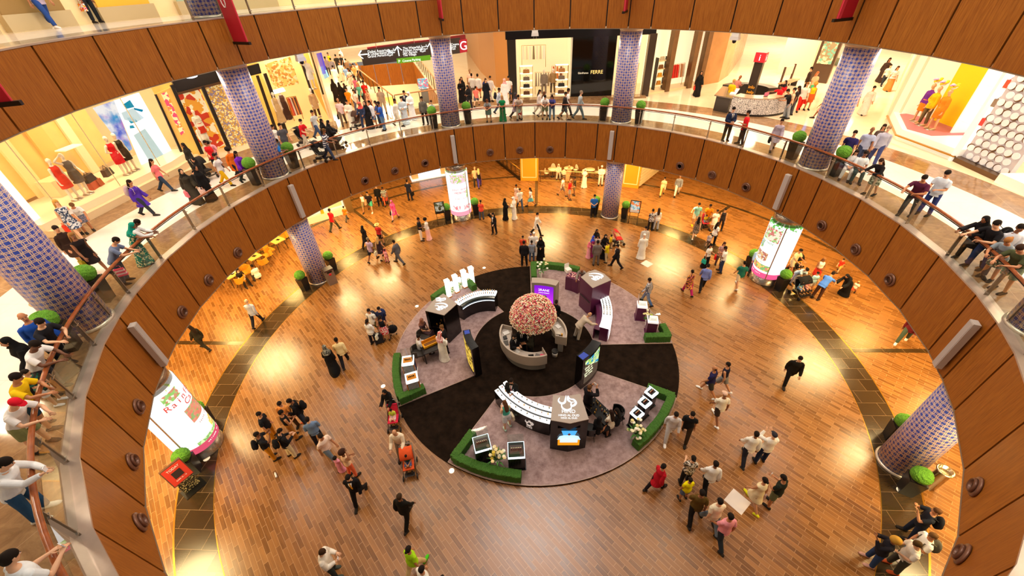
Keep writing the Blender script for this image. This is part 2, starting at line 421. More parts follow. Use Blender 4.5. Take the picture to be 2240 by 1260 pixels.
railing('glass railing with round timber handrail around the middle level', SEAM_M, 13.66, ZM, 13.68, 1.0, HANDRAIL, True)
railing('glass railing along the upper level above the tan timber panels', [a for a in SEAM_U if -75 < a < 60], RU + .14, ZU, RU + .18, 1.08, HANDRAIL, False)

# ------------------------------------------------------------------ mosaic columns (three storeys on the same axes)
RC, RR = 14.28, .61
def column(a, z0, z1, label, lit=False):
    c = pol(a, RC); o = tag(link('column', None, None, (c.x, c.y, z0)), label, 'column', 'mosaic columns round the atrium', 'structure')
    MB().lathe([(RR, .06), (RR, z1 - z0 - .02)], 40).build('shaft', GIRIH, o)
    MB().lathe([(RR + .05, .0), (RR + .05, .05), (RR + .01, .1)], 40).build('base_ring', M('#cfc3b4', .3, .6), o)
    MB().lathe([(RR + .01, z1 - z0 - .16), (RR + .035, z1 - z0 - .14), (RR + .035, z1 - z0)], 40).build('top_ring', M('#d9c4ad', .3, .4), o)
for k, a in enumerate(COLA):
    aa = (a + 180) % 360 - 180
    if abs(aa) < 118: column(aa, ZM, ZUB, 'blue and sand mosaic column on the middle level, ' + {-112: 'beside the man in the black shirt', -67: 'at the gold shopfront', -22: 'by the wayfinding sign', 22: 'beside the black shopfront', 67: 'by the mustard shop window', 112: 'beyond the near edge of the railing'}[int(aa)] if True else '')
    if -75 < aa < -60: column(aa, ZU, ZU + 4.5, 'blue and sand mosaic column standing on the upper level beside a red banner')
for a, lb in ((-67.1, 'blue and sand mosaic column on the ground floor beside the steel litter bin'), (22.9, 'blue and sand mosaic column on the ground floor in front of the orange cafe'), (112.9, 'blue and sand mosaic column on the ground floor beside the tall silver bin')):
    column(a, 0., ZMB, lb)

# ------------------------------------------------------------------ light
w = bpy.data.worlds.new('daylight'); SC.world = w; w.use_nodes = True
bg = w.node_tree.nodes['Background']; bg.inputs[0].default_value = (1, .9, .8, 1); bg.inputs[1].default_value = .26
def area(loc, size, power, col, rx=0., rz=0., shape='DISK', sy=None, spread=pi):
    l = bpy.data.lights.new('lamp', 'AREA'); l.shape = shape; l.size = size; l.energy = power; l.color = col; l.spread = spread
    if sy: l.size_y = sy
    o = bpy.data.objects.new('lamp', l); COL.objects.link(o); o.location = loc; o.rotation_euler = (rx, 0, rz); return o
for a in (-124, -103, -81, -60, -46, -21, 4, 22, 40, 60, 81, 102, 122): area(pol(a, 16.2, ZMB - .03), 2.7, 470, (1, .74, .34))
for a in range(-126, 130, 14):
    area(pol(a + 7, 20.5, ZMB - .03), 1.4, 150, (1, .64, .2))
    area(pol(a, 15.6, ZUB - .03), .9, 110, (1, .86, .68))
    area(pol(a + 7, 20.5, ZUB - .03), 1.4, 210, (1, .8, .54))
for a in (25, 38, 50, -36, -42, -25): area(pol(a, 30, ZUB - .03), 2.5, 600, (1, .82, .56))
for a, r_ in ((30, 42), (38, 46), (46, 40), (-36, 40), (-26, 40)): area(pol(a, r_, ZUB - .03), 3, 800, (1, .82, .56))  # fill lights added under the soffit to brighten the far corridors
for a in range(0, 360, 45): area(pol(a + 10, 9.5, 21.), 2.4, 230, (1, .82, .6))
for a in range(-100, 60, 16): area(pol(a, 15.4, ZU + 4.4), 1., 90, (1, .88, .7))  # added fill lights, hung free in the air, to brighten the upper level
area((0, .5, 24), 9, 1900, (1, .9, .82))
# ================================================================== the exhibition stand in the middle of the floor
PURPLE = M('#5b1f45', .3, .1, name='purple_lacquer'); TAUPE = M('#a2958b', .5, .1, name='taupe_metal'); BLK = M('#0d0a0b', .18, name='black_gloss')
LIT = glow('#fffaf2', 1.9); LITCOOL = glow('#e8f6ff', 2.2); WHITELOGO = glow('#ffffff', 1.4); GREY = M('#9b9088', .45); YEL = M('#f0a400', .5); ORANGE = M('#e58a12', .5)
CASEGLASS = glass((.9, .95, .93), 2.2)
P0, P1 = .032, .085                    # top of the black carpet / of the mauve platforms
tag(MB().ring(.001, 6.72, .001, P0, n=160).build('carpet', BLACKCARPET), 'large round black carpet in the middle of the plank floor', 'carpet')
def arc(a0, a1, r, n=24): return [(r * sin(rad(a0 + (a1 - a0) * i / n)), r * cos(rad(a0 + (a1 - a0) * i / n))) for i in range(n + 1)]
def arcr(a0, a1, r0, r1, n=24):
    return [((r0 + (r1 - r0) * i / n) * sin(rad(a0 + (a1 - a0) * i / n)), (r0 + (r1 - r0) * i / n) * cos(rad(a0 + (a1 - a0) * i / n))) for i in range(n + 1)]
def arc3(a, b, c, n=16):
    """Points of the circular arc through three points."""
    (ax, ay), (bx, by), (cx, cy) = a, b, c; d = 2 * (ax * (by - cy) + bx * (cy - ay) + cx * (ay - by))
    ux = ((ax * ax + ay * ay) * (by - cy) + (bx * bx + by * by) * (cy - ay) + (cx * cx + cy * cy) * (ay - by)) / d
    uy = ((ax * ax + ay * ay) * (cx - bx) + (bx * bx + by * by) * (ax - cx) + (cx * cx + cy * cy) * (bx - ax)) / d
    t0, t1, t2 = (math.atan2(q[1] - uy, q[0] - ux) for q in (a, b, c)); r = math.hypot(ax - ux, ay - uy)
    while t2 - t0 > pi: t2 -= 2 * pi
    while t2 - t0 < -pi: t2 += 2 * pi
    return [(ux + r * cos(t0 + (t2 - t0) * i / n), uy + r * sin(t0 + (t2 - t0) * i / n)) for i in range(n + 1)]
for nm, i0, i1, o0, o1, lb in (('A', -125, -33, -121.6, -36, 'mauve carpeted wedge platform under the black counter and white light pillars'),
                               ('B', -2, 88, -2, 88, 'mauve carpeted wedge platform under the purple counters'),
                               ('C', 118, 207.5, 115.8, 208.3, 'mauve carpeted wedge platform under the black three-tier counter')):
    t = thing('platform', lb, 'platform'); I, O = arc(i0, i1, 2.95), arc(o0, o1, 6.7)
    MB().strip(I, O, P0 + .001, P1).build('carpet_top', PINKCARPET, t)
    e = MB()
    for pl in (arc(i0, i1, 2.955), arc(o0, o1, 6.705), [I[0], O[0]], [I[-1], O[-1]]): e.tube([(x, y, P1 - .012) for x, y in pl], .018, 6)
    e.build('edge_trim', M('#b79f92', .4, .3), t)

# ---- clipped box hedges
def leafmat(c0, c1, c2):
    t = NT('box_leaves'); co = t.n('ShaderNodeTexCoord').outputs['Object']
    a = t.n('ShaderNodeTexNoise', i_Vector=co, i_Scale=38., i_Detail=4.).outputs['Fac']; b = t.n('ShaderNodeTexVoronoi', i_Vector=co, i_Scale=55.).outputs['Distance']
    c = t.mix(t.math('MULTIPLY_ADD', a, 2.6, -.8, clamp=True), lin(c0), lin(c1)); c = t.mix(t.math('MULTIPLY', b, .7), c, lin(c2))
    bp = t.n('ShaderNodeBump', i_Strength=.9, i_Distance=.02, i_Height=b)
    t.bsdf(c, .8, 0., Normal=bp.outputs[0], **{'Specular IOR Level': .2}); return t.m
LEAF = leafmat('#1c4a10', '#5fa32c', '#86c444'); HEDGEM = leafmat('#12280c', '#3f6f28', '#5f9440')
def hedge(paths, lb, w=.32, h=.38, z=P1 + .012):
    m = MB()
    for pl in paths:
        pts = [Vector((x, y, 0)) for x, y in pl]; rows = []; prof = []
        for s_ in ((-1, 0), (-1, .5), (-1, .93), (-.86, 1), (0, 1.0), (.86, 1), (1, .93), (1, .5), (1, 0)): prof.append(s_)
        dense = []
        for a, b in zip(pts, pts[1:]):
            k = max(1, int((b - a).length / .05)); dense += [a + (b - a) * i / k for i in range(k)]
        dense.append(pts[-1]); n = len(dense); V = []
        for i, p in enumerate(dense):
            d = (dense[min(i + 1, n - 1)] - dense[max(i - 1, 0)]).normalized(); nn = Vector((-d.y, d.x, 0))
            V += [p + nn * (u * w / 2 + random.uniform(-.013, .013)) + Vector((0, 0, z + q * h + (random.uniform(-.016, .012) if q else 0))) for u, q in prof]
        k = len(prof); m.add(V, [(i * k + j, (i + 1) * k + j, (i + 1) * k + j + 1, i * k + j + 1) for i in range(n - 1) for j in range(k - 1)], 0, False)
        b0 = len(m.v) - n * k
        m.f += [tuple(b0 + j for j in range(k)), tuple(b0 + (n - 1) * k + j for j in range(k - 1, -1, -1))]; m.m += [0, 0]; m.s += [False, False]
    tag(m.build('hedge', HEDGEM), lb, 'hedge', 'clipped artificial hedges round the stand')
def radial(a, r0, r1, off): 
    d = Vector((sin(rad(a)), cos(rad(a)))); nn = Vector((cos(rad(a)), -sin(rad(a)))) * off; return [tuple(d * r0 + nn), tuple(d * r1 + nn)]
hedge([arc(-119.8, -97.5, 6.5), radial(-122, 5.45, 6.6, .2)], 'L-shaped green hedge beside the two white striped display cases')
hedge([arc(-59.5, -38, 6.5), radial(-36.3, 5.45, 6.6, -.2)], 'L-shaped green hedge behind the white light pillars')
hedge([arc(-.2, 24.5, 6.5), radial(-2, 5.1, 6.6, .2)], 'L-shaped green hedge with white lilies in its corner, behind the purple screen')
hedge([arc(79.5, 86.5, 6.5), radial(88, 5.4, 6.6, -.2)], 'L-shaped green hedge beside the purple glass display cases')
hedge([arc(206.5, 183.5, 6.5), radial(208, 5.35, 6.6, -.2)], 'long L-shaped green hedge around the two black ribbed display cases')
hedge([arc(117.4, 143.5, 6.5), radial(116, 5.5, 6.6, .2)], 'L-shaped green hedge beside the three small black display cases')

# ---- flowers in vases
def flowers(x, y, z, lb, cols, n=16, spread=.3, h=.75, seed=1, vase=WHITE):
    rnd = random.Random(seed); t = thing('flower_arrangement', lb, 'flowers', (x, y, z))
    MB().lathe([(.02, 0), (.09, .01), (.07, .12), (.1, h * .42), (.075, h * .5)], 14).build('vase', vase, t)
    s_ = MB(); lf = MB(); tips = []
    for i in range(n):
        a, r = rnd.uniform(0, 2 * pi), spread * math.sqrt(rnd.random()); tip = Vector((r * cos(a), r * sin(a), h + rnd.uniform(-.22, .18)))
        s_.tube([(0, 0, h * .4), tip * .6 + Vector((0, 0, h * .25)), tip], .006, 5); tips.append(tip)
        a2 = a + rnd.uniform(-1, 1); e = Vector((spread * 1.15 * cos(a2), spread * 1.15 * sin(a2), h * rnd.uniform(.5, .95))); b_ = Vector((0, 0, h * .45)); w_ = Vector((-sin(a2), cos(a2), 0)) * .035
        md = (b_ + e) / 2 + Vector((0, 0, .08)); lf.add([b_, md + w_, e, md - w_], [(0, 1, 2, 3)], 0)
    s_.build('stem', M('#4c7a2c', .6), t); lf.build('foliage', M('#3f7d2c', .6, 0, 0, .3, 12), t)
    for i, tip in enumerate(tips):
        b = MB(); c = cols[i % len(cols)]
        for k in range(6):
            a = k * pi / 3; b.ball(tip + Vector((.035 * cos(a), .035 * sin(a), 0)), (.034, .034, .03), 7, 5)
        b.ball(tip + Vector((0, 0, .012)), .026, 7, 5); b.build('blossom', M(c, .7), t)
flowers(.42, 5.45, P1, 'white lilies on tall stems in the hedge corner behind the purple screen', ['#f5efda', '#fff6e8', '#efe2a8'], 13, .42, 1.0, 3)
flowers(-1.28, -6.0, P1, 'cream flower bouquet with yellow sprays between the two black ribbed display cases', ['#f4e2b0', '#f9efd2', '#e6c94a', '#f0d9a0'], 22, .36, .72, 4)
flowers(3.9, -4.85, P1, 'large white and cream flower bouquet beside the three small black display cases', ['#f6ecc9', '#fbf6e6', '#eadf9e'], 22, .33, .78, 5)
flowers(5.72, 1.42, P1, 'green and cream flowers between the two purple glass display cases', ['#e9dd9a', '#b9c34a', '#f5ecd0'], 16, .24, .8, 6)

# ---- free-standing display cases
def bottles(parent, n, w, d, z, mats, h=.1, rows=1):
    pass
def display_case(x, y, rz, lb, body, top, w=.5, h=.86, gh=.5, style='plain', bott=5, cat='display case'):
    t = thing('display_case', lb, cat, (x, y, P1 + .001), rz)
    MB().box((0, 0, .02), (w + .08, w + .08, .04)).build('plinth', body, t)
    MB().box((0, 0, .04 + (h - .04) / 2), (w, w, h - .04)).build('body', body, t)
    if style == 'ribbed':
        m = MB()
        for k in range(11):
            u = -w / 2 + w * k / 10
            for s_ in (-1, 1): m.box((u, s_ * (w / 2 + .006), .42), (.018, .012, .72)); m.box((s_ * (w / 2 + .006), u, .42), (.012, .018, .72))
        m.build('rib', M('#2a2624', .3), t)
    if style == 'stripe':
        m = MB()
        for k in range(9):
            u = -w / 2 + w * (k + .5) / 9
            for s_ in (-1, 1): m.box((u, s_ * (w / 2 + .004), .42), (.026, .008, .74)); m.box((s_ * (w / 2 + .004), u, .42), (.008, .026, .74))
        m.build('stripe_inlay', M('#3a3d63', .5), t)
        e = MB()
        for sx in (-1, 1):
            for sy in (-1, 1): e.box((sx * (w / 2), sy * (w / 2), .44), (.03, .03, .86))
        e.build('edge_frame', ORANGE, t)
    MB().box((0, 0, h + .045), (w + .03, w + .03, .09)).build('lit_band', top, t)
    if style == 'ribbed': MB().box((0, 0, h + .0925), (w * .97, w * .97, .005)).build('top_plate', M('#1c211c', .12), t)
    MB().box((0, 0, h + .095), (w * .8, w * .6, .012)).build('display_pad', {'ribbed': M('#3a1512', .5), 'stripe': ORANGE}.get(style, BLK if body is BLK else M('#f6f2f0', .4)), t)
    if gh:
        g = MB().box((0, 0, h + .09 + gh / 2), (w, w, gh)); g.f = [f_ for i, f_ in enumerate(g.f) if i != 0]; g.m = g.m[1:]; g.s = g.s[1:]
        g.build('glass_cover', CASEGLASS, t)
    return t
def bottle_proto(c, cap, h=.11, w=.05):
    m = MB().box((0, 0, h * .32), (w, w * .5, h * .64), 0, 0).box((0, 0, h * .69), (w * .35, w * .35, h * .1), 0, 1).box((0, 0, h * .87), (w * .5, w * .5, h * .26), 0, 1)
    return m.mesh('perfume_bottle', [c, cap])
BT = [bottle_proto(M('#c98b2c', .1, .3), M('#d6b25e', .25, .9)), bottle_proto(M('#2a1712', .1), M('#caa24f', .25, .9)), bottle_proto(M('#8a2a1c', .15), M('#e8d2a0', .3, .8)), bottle_proto(M('#1a1a1c', .12), M('#c9c9c9', .25, .9))]
def put_bottle(k, x, y, z, rz, group, lb):
    o = tag(link('perfume_bottle', BT[k % 4], None, (x, y, z), rz), lb, 'perfume bottle', group)
    return o
def case_row(t, n, w, z, group, lb, kk):
    M_ = Matrix.Translation(t.location) @ Matrix.Rotation(t.rotation_euler.z, 4, 'Z')
    for i in range(n):
        q = M_ @ Vector((-w / 2 + w * (i + .5) / n, 0, z)); put_bottle(kk, q.x, q.y, q.z, t.rotation_euler.z, group, lb)
t = display_case(-1.85, -5.62, rad(18), 'black ribbed display case with a glass hood in the hedge corner', BLK, LITCOOL, .58, .78, .52, 'ribbed'); case_row(t, 6, .4, .885, 'dark bottles in the corner ribbed case', 'small dark perfume bottle under the glass of the ribbed case at the hedge corner', 2)
t = display_case(-.58, -5.86, rad(5), 'black ribbed display case with a glass hood, between the bouquet and the open platform', BLK, LITCOOL, .58, .78, .52, 'ribbed'); case_row(t, 6, .4, .885, 'dark bottles in the second ribbed case', 'small dark perfume bottle in the ribbed case past the cream bouquet', 2)
for i, (x, y) in enumerate(((4.78, -3.3), (4.42, -3.78), (4.02, -4.28))):
    t = display_case(x, y, rad(40), ('small black lit display case at the hedge end by the black carpet', 'small black lit display case in the middle of the row of three', 'small black lit display case beside the white bouquet')[i], BLK, LITCOOL, .36, .8, 0, 'plain')
    MB().box((0, .17, 1.02), (.3, .012, .26)).build('back_plate', CASEGLASS, t)
    case_row(t, 4, .24, .9, 'bottles on the small black case ' + 'ABC'[i], 'tiny perfume bottle on the small black display case ' + ('at the hedge end', 'in the middle of three', 'next to the white bouquet')[i], 2)
for i, (x, y, rz) in enumerate(((-5.6, -1.72, rad(12)), (-5.2, -2.66, rad(22)))):
    t = display_case(x, y, rz, ('white case with orange edges and dark stripes, next to the brown lounge chair', 'white case with orange edges and dark stripes, inside the hedge corner')[i], WHITE, LIT, .5, .8, .5, 'stripe')
    case_row(t, 4, .28, .895, 'bottles in the striped case ' + 'AB'[i], 'dark perfume bottle in the orange tray of the striped case ' + ('by the lounge chair', 'in the hedge corner')[i], 3)
for i, (x, y) in enumerate(((5.5, 2.02), (5.78, .92))):
    t = display_case(x, y, rad(-8), ('purple pedestal case with clear cube, the farther of two by the plank floor', 'purple pedestal case with clear cube, by the green hedge end')[i], PURPLE, M('#f7f5f4', .3, 0, .6), .46, .84, .5)
    MB().box((0, 0, .985), (.2, .2, .14)).build('inner_block', M('#faf8f7', .4, 0, .3), t)

# ---- kiosk C: black three-tier counter, logo cabinet
def offset_path(pl, d):
    out = []
    for i, p in enumerate(pl):
        a, b = pl[max(0, i - 1)], pl[min(len(pl) - 1, i + 1)]; t_ = Vector((b[0] - a[0], b[1] - a[1])).normalized(); out.append((p[0] - t_.y * d, p[1] + t_.x * d))
    return out
def logo_swirl(parent, o, x, y, sc, mat, kind, name='logo'):
    """Brush-stroke emblem laid on a flat face: o origin, x / y the face axes."""
    o, x, y = Vector(o), Vector(x).normalized(), Vector(y).normalized(); S_ = {
        'horse': [[(-.42, .34), (-.5, .12), (-.34, -.06), (-.14, .02), (-.06, .3), (-.02, .5)], [(-.34, -.06), (-.3, -.36), (-.06, -.52), (.18, -.4), (.24, -.2)],
                  [(.1, .5), (.2, .28), (.42, .22), (.52, .02), (.4, -.16), (.24, -.2), (.26, .02), (.42, .06)], [(.1, .5), (.08, .2), (.26, .02)]],
        'calli': [[(-.5, .1), (-.2, .28), (.2, .34), (.48, .2), (.42, .02), (.12, .06), (-.1, -.08)], [(-.44, -.1), (-.18, -.02), (.02, -.3), (.1, -.02), (.26, -.3), (.34, -.06), (.5, -.14)], [(-.2, -.34), (.06, -.42), (.22, -.4)]],
        'bird': [[(-.5, .0), (-.2, .22), (.1, .1), (.4, .3), (.52, .1), (.2, -.06)], [(-.4, -.16), (-.1, .04), (.16, -.12), (.46, -.04)], [(-.26, -.32), (.04, -.2), (.3, -.3)]]}[kind]
    m = MB()
    for st in S_:
        pts = [o + x * (u * sc) + y * (v * sc) for u, v in st]; fine = []
        for i in range(len(pts) - 1):
            p0, p1, p2, p3 = pts[max(0, i - 1)], pts[i], pts[i + 1], pts[min(len(pts) - 1, i + 2)]
            for k in range(6):
                u = k / 6; fine.append(.5 * ((2 * p1) + (p2 - p0) * u + (2 * p0 - 5 * p1 + 4 * p2 - p3) * u * u + (3 * p1 - p0 - 3 * p2 + p3) * u ** 3))
        fine.append(pts[-1]); n = len(fine)
        m.tube(fine, [sc * (.018 + .05 * sin(pi * min(1, (i + .6) / n)) ** 1.3) for i in range(n)], 6)
    return m.build(name, mat, parent)
tC = thing('display_counter', 'black curved counter with three brightly lit glass tiers beside the girl in teal', 'counter')
cl_ = arc3((-1.33, -3.08), (-.36, -4.02), (.72, -4.46), 20)
tCb = MB().strip(offset_path(cl_, -.31), offset_path(cl_, .31), P1 + .001, .84).build('body', BLK, tC)
for k, (d, z) in enumerate(((-.21, .9), (0, 1.0), (.21, 1.1))):
    MB().strip(offset_path(cl_, d - .085), offset_path(cl_, d + .085), z - .05, z).build('lit_shelf', LIT, tC)
    MB().strip(offset_path(cl_, d - .1), offset_path(cl_, d + .1), .84, z - .051).build('riser', BLK, tC)
for i in range(1, 20, 2):
    for k, (d, z) in enumerate(((-.21, .9), (0, 1.0), (.21, 1.1))):
        p = offset_path(cl_, d)[i]; put_bottle(i + k, p[0], p[1], z + .001, .3 * i, 'perfume bottles on the black tiered counter', 'small perfume bottle on a lit tier of the black curved counter')
def on_path(pl, i, d):
    p = offset_path(pl, d)[i]; a, b = pl[i - 1], pl[i + 1]; t_ = Vector((b[0] - a[0], b[1] - a[1], 0)).normalized(); return Vector((p[0], p[1], 0)), t_
PALELOGO = M('#e8d9d0', .5, 0, .5)
for i, s_ in ((5, .34), (14, .34)):
    p, t_ = on_path(cl_, i, -.325); logo_swirl(tCb, p + Vector((0, 0, .55)), t_, (0, 0, 1), s_, PALELOGO, 'horse')
    text('HIND', .1, PALELOGO, tCb, p + Vector((0, 0, .32)), t_, (0, 0, 1)); text('AL OUD', .07, PALELOGO, tCb, p + Vector((0, 0, .23)), t_, (0, 0, 1))
tb = thing('logo_cabinet', 'tall black cabinet with a white horse emblem on top and a lit perfume picture', 'cabinet')
pc = [(.66, -5.3), (1.33, -5.42), (2.0, -5.24), (1.8, -4.16), (1.28, -4.28), (.78, -4.22)]
MB().prism(pc, P1 + .001, 1.93).build('body', BLK, tb); tbt = MB().prism(pc, 1.931, 1.96).build('top_panel', TAUPE, tb)
def mid(*p): return Vector((sum(q[0] for q in p) / len(p), sum(q[1] for q in p) / len(p), 0))
cC = mid(*pc); dx, dy = Vector((1, -.02, 0)), Vector((-.02, 1, 0))
logo_swirl(tbt, cC + Vector((-.03, .2, 1.965)), dx, dy, .62, WHITELOGO, 'horse')
text('HIND', .2, WHITELOGO, tbt, cC + Vector((0, -.17, 1.965)), dx, dy)
text('HIND AL OUD', .115, WHITELOGO, tbt, cC + Vector((0, -.33, 1.965)), dx, dy); text('HIND AL OUD', .09, WHITELOGO, tbt, cC + Vector((0, -.44, 1.965)), dx, dy)
def picture_bottle(parent, o, x, y, sc):
    o, x, y = Vector(o), Vector(x).normalized(), Vector(y).normalized(); nn = x.cross(y)
    def poly(P, mat, dz, nm): MB().add([o + x * (u * sc) + y * (v * sc) + nn * dz for u, v in P], [tuple(range(len(P)))]).build(nm, mat, parent)
    poly([(-.42, -.5), (.42, -.5), (.42, -.1), (-.42, -.1)], glow('#e89018', 1.3), .004, 'picture')
    poly([(-.45, -.1), (.45, -.1), (.36, .14), (.2, .2), (-.2, .2), (-.36, .14)], glow('#bcdcf2', 1.4), .004, 'picture')
    poly([(-.22, .2), (.22, .2), (.3, .5), (-.3, .5)], glow('#4ea9e6', 1.3), .004, 'picture'); poly([(-.34, -.3), (.34, -.3), (.34, -.02), (.1, .05), (-.1, .05), (-.34, -.02)], glow('#dbe9f2', 1.2), .007, 'picture')
    poly([(-.07, .26), (0, .18), (.07, .26), (0, .34)], glow('#8a3a2a', .6), .008, 'picture')
tbf = MB().quad((.9, -5.402, .45), (1.76, -5.36, .45), (1.76, -5.36, 1.62), (.9, -5.402, 1.62)).build('front_panel', M('#140f0d', .12), tb)
picture_bottle(tbf, (1.33, -5.43, 1.05), (1, .02, 0), (0, 0, 1), .95)

# ---- kiosk A: black counter with a lit top, niche cabinet
tA = thing('display_counter', 'black curved counter with a white lit top near the white light pillars', 'counter')
ca = arc3((-1.98, 2.78), (-3.07, 2.68), (-3.9, 1.98), 20); off = lambda d: offset_path(ca, d)
MB().strip(off(.3), off(-.22), P1 + .001, 1.02).build('body', BLK, tA)
MB().strip(off(.33), off(.15), .99, 1.05).build('ledge', M('#1e2a22', .15), tA); MB().strip(off(.345), off(.335), .86, .9).build('light_line', LITCOOL, tA)
MB().strip(off(.14), off(-.22), 1.021, 1.12).build('lit_shelf', LIT, tA)
for i in range(1, 20, 1):
    for k in (0, 1):
        p = off(.05 - .2 * k)[i]; put_bottle(i + k, p[0], p[1], 1.121, .2 * i, 'perfume bottles on the white lit counter', 'small golden perfume bottle on the white lit top near the light pillars')
ta = thing('logo_cabinet', 'tall cabinet with a taupe top, white calligraphy and an open black niche', 'cabinet')
pa = [(-5.12, .48), (-4.15, .16), (-3.66, .98), (-4.48, 1.76), (-4.9, 1.2)]
tat = MB().prism(pa, 1.931, 1.96).build('top_panel', TAUPE, ta)
MB().prism([(-5.12, .48), (-4.9, 1.2), (-4.48, 1.76), (-4.5, 1.6), (-4.82, 1.05), (-5.02, .5)], P1 + .001, 1.93).build('side_panel', BLK, ta)
MB().prism([(-4.15, .16), (-3.66, .98), (-3.78, 1.0), (-4.24, .24)], P1 + .001, 1.93).build('side_panel', BLK, ta)
MB().prism([(-3.66, .98), (-4.48, 1.76), (-4.5, 1.6), (-3.78, .95)], P1 + .001, 1.93).build('back_panel', BLK, ta)
MB().prism([(-4.95, .55), (-4.27, .33), (-3.86, .98), (-4.52, 1.55)], .82, .88).build('shelf', BLK, ta)
for i, (x, y) in enumerate(((-4.75, .66), (-4.6, .72), (-4.45, .6), (-4.6, .95))): put_bottle(0, x, y, .881, i, 'bottles inside the black niche', 'golden box bottle on the shelf of the black niche')
cA = mid(*pa); ax_ = Vector((.87, .5, 0)); ay_ = Vector((-.5, .87, 0)); ax2 = Vector((.95, -.3, 0)); ay2 = Vector((.3, .95, 0))
logo_swirl(tat, cA + Vector((.02, -.12, 1.965)), ax2, ay2, .62, WHITELOGO, 'calli'); logo_swirl(tat, cA + Vector((-.1, .38, 1.965)), ax2, ay2, .5, WHITELOGO, 'bird')
# ---- kiosk B: purple counters
tB = thing('display_counter', 'curved purple counter with a glowing top before the man in the pale jacket', 'counter')
cb = arc3((3.62, 2.92), (3.69, 1.55), (3.38, .36), 20); ob = lambda d: offset_path(cb, d)
MB().strip(ob(-.2), ob(.2), P1 + .001, .94).build('body', PURPLE, tB); MB().strip(ob(-.24), ob(.24), .941, 1.0).build('lit_shelf', LIT, tB)
MB().strip(ob(.242), ob(.25), .2, .94).build('side_light', M('#f5eef4', .3, 0, .9), tB); MB().strip(ob(-.21), ob(-.5), .68, .73).build('inner_shelf', PURPLE, tB); MB().strip(ob(-.45), ob(-.5), P1 + .001, .68).build('inner_panel', PURPLE, tB)
for i in range(1, 14):
    for k in (0, 1, 2):
        p = ob(-.17 + .15 * k)[i]; put_bottle(3 if i < 9 else 1, p[0], p[1], 1.001, .4 * i, 'perfume bottles on the glowing purple counter', 'small dark perfume bottle on the glowing top of the purple counter')
tb2 = thing('logo_cabinet', 'tall purple cabinet with a taupe top and white flourish emblem', 'cabinet'); pb = [(2.44, 2.98), (2.84, 3.42), (3.24, 3.62), (3.66, 3.26), (3.94, 2.72), (2.94, 2.08)]
MB().prism(pb, P1 + .001, 1.99).build('body', PURPLE, tb2); tb2t = MB().prism(pb, 1.991, 2.02).build('top_panel', TAUPE, tb2)
MB().box((2.66, 2.5, 1.0), (.84, .02, .05), rad(-61)).build('handle_slot', BLACK, tb2)
cB = mid(*pb); logo_swirl(tb2t, cB + Vector((.0, .02, 2.025)), (.94, -.34, 0), (.34, .94, 0), .72, WHITELOGO, 'calli')
tl = thing('display_counter', 'low purple counter strewn with pink petals behind the purple cabinet', 'counter'); pl_ = [(1.78, 4.36), (2.14, 4.2), (2.46, 3.96), (2.92, 4.42), (2.5, 4.75), (2.0, 4.95)]
MB().prism(pl_, P1 + .001, .98).build('body', PURPLE, tl); pt = MB(); rnd = random.Random(5)
for k in range(90):
    u, v_ = rnd.random(), rnd.random(); p = Vector((1.85, 4.4, 0)).lerp(Vector((2.5, 4.02, 0)), u).lerp(Vector((2.1, 4.85, 0)).lerp(Vector((2.82, 4.42, 0)), u), v_)
    pt.ball((p.x, p.y, 1.0), (.035, .028, .02), 6, 4, k % 2)
tag(pt.build('petals', [M('#d9808c', .7), M('#f2c9bf', .7)]), 'scattered pink rose petals on the low purple counter', 'petals', None, 'stuff')
bx = thing('gift_box', 'white square box standing open at the end of the low purple counter', 'box', (1.95, 4.86, .981), rad(30))
MB().box((0, 0, .1), (.3, .3, .2)).build('body', WHITE, bx); MB().box((0, .17, .3), (.3, .02, .32)).build('lid', WHITE, bx)

# ---- curved screen totems
def totem(a0, a1, r0, r1, h, lb, bodym, face, cat='screen'):
    t = thing('screen_totem', lb, cat); MB().strip(arc(a0, a1, r0, 14), arc(a0, a1, r1, 14), P1 + .001, h).build('body', bodym, t)
    ri, ro = (r0 - .012, r0 - .004) if face < 0 else (r1 + .004, r1 + .012); d = (a1 - a0) * .1
    return t, ri, ro, a0 + d, a1 - d
def scr_mat(kind):
    t = NT('screen_picture'); s = t.n('ShaderNodeSeparateXYZ', i_0=t.n('ShaderNodeTexCoord').outputs['Generated']); co = t.n('ShaderNodeTexCoord').outputs['Object']
    v = t.n('ShaderNodeTexVoronoi', i_Vector=co, i_Scale=9.); hs = t.n('ShaderNodeSeparateColor', i_0=v.outputs['Color'])
    if kind == 'flowers':
        fl = t.mix(hs.outputs[0], lin('#8fce3c'), lin('#f4f6c9')); fl = t.mix(t.math('GREATER_THAN', hs.outputs[1], .7), fl, lin('#2c8fc0'))
        c = t.mix(t.math('GREATER_THAN', t.math('ADD', s.outputs[2], t.math('MULTIPLY', s.outputs[1], .5)), .86), lin('#5a4a3c'), fl); e = 1.1
    elif kind == 'purple': c = t.mix(s.outputs[2], lin('#d63ae6'), lin('#7a18c8')); e = 1.3
    else: c = t.mix(hs.outputs[0], lin('#3a2408'), lin('#ffd257')); e = 1.2
    x = t.n('ShaderNodeEmission', i_Color=c, i_Strength=e); t.t.links.new(x.outputs[0], t.out.inputs[0]); return t.m
BLUEMAT = M('#1c3fb0', .4)
t, ri, ro, d0, d1 = totem(117.5, 141, 2.88, 3.28, 1.93, 'black curved totem with a green floral screen, behind the man taking a photo', BLK, 1)
MB().strip(arc(d0, d1, ri, 14), arc(d0, d1, ro, 14), .35, 1.8).build('screen', scr_mat('flowers'), t); MB().strip(arc(134, 140.5, 2.95, 4), arc(134, 140.5, 3.22, 4), 1.93, 1.936).build('blue_cover', BLUEMAT, t)
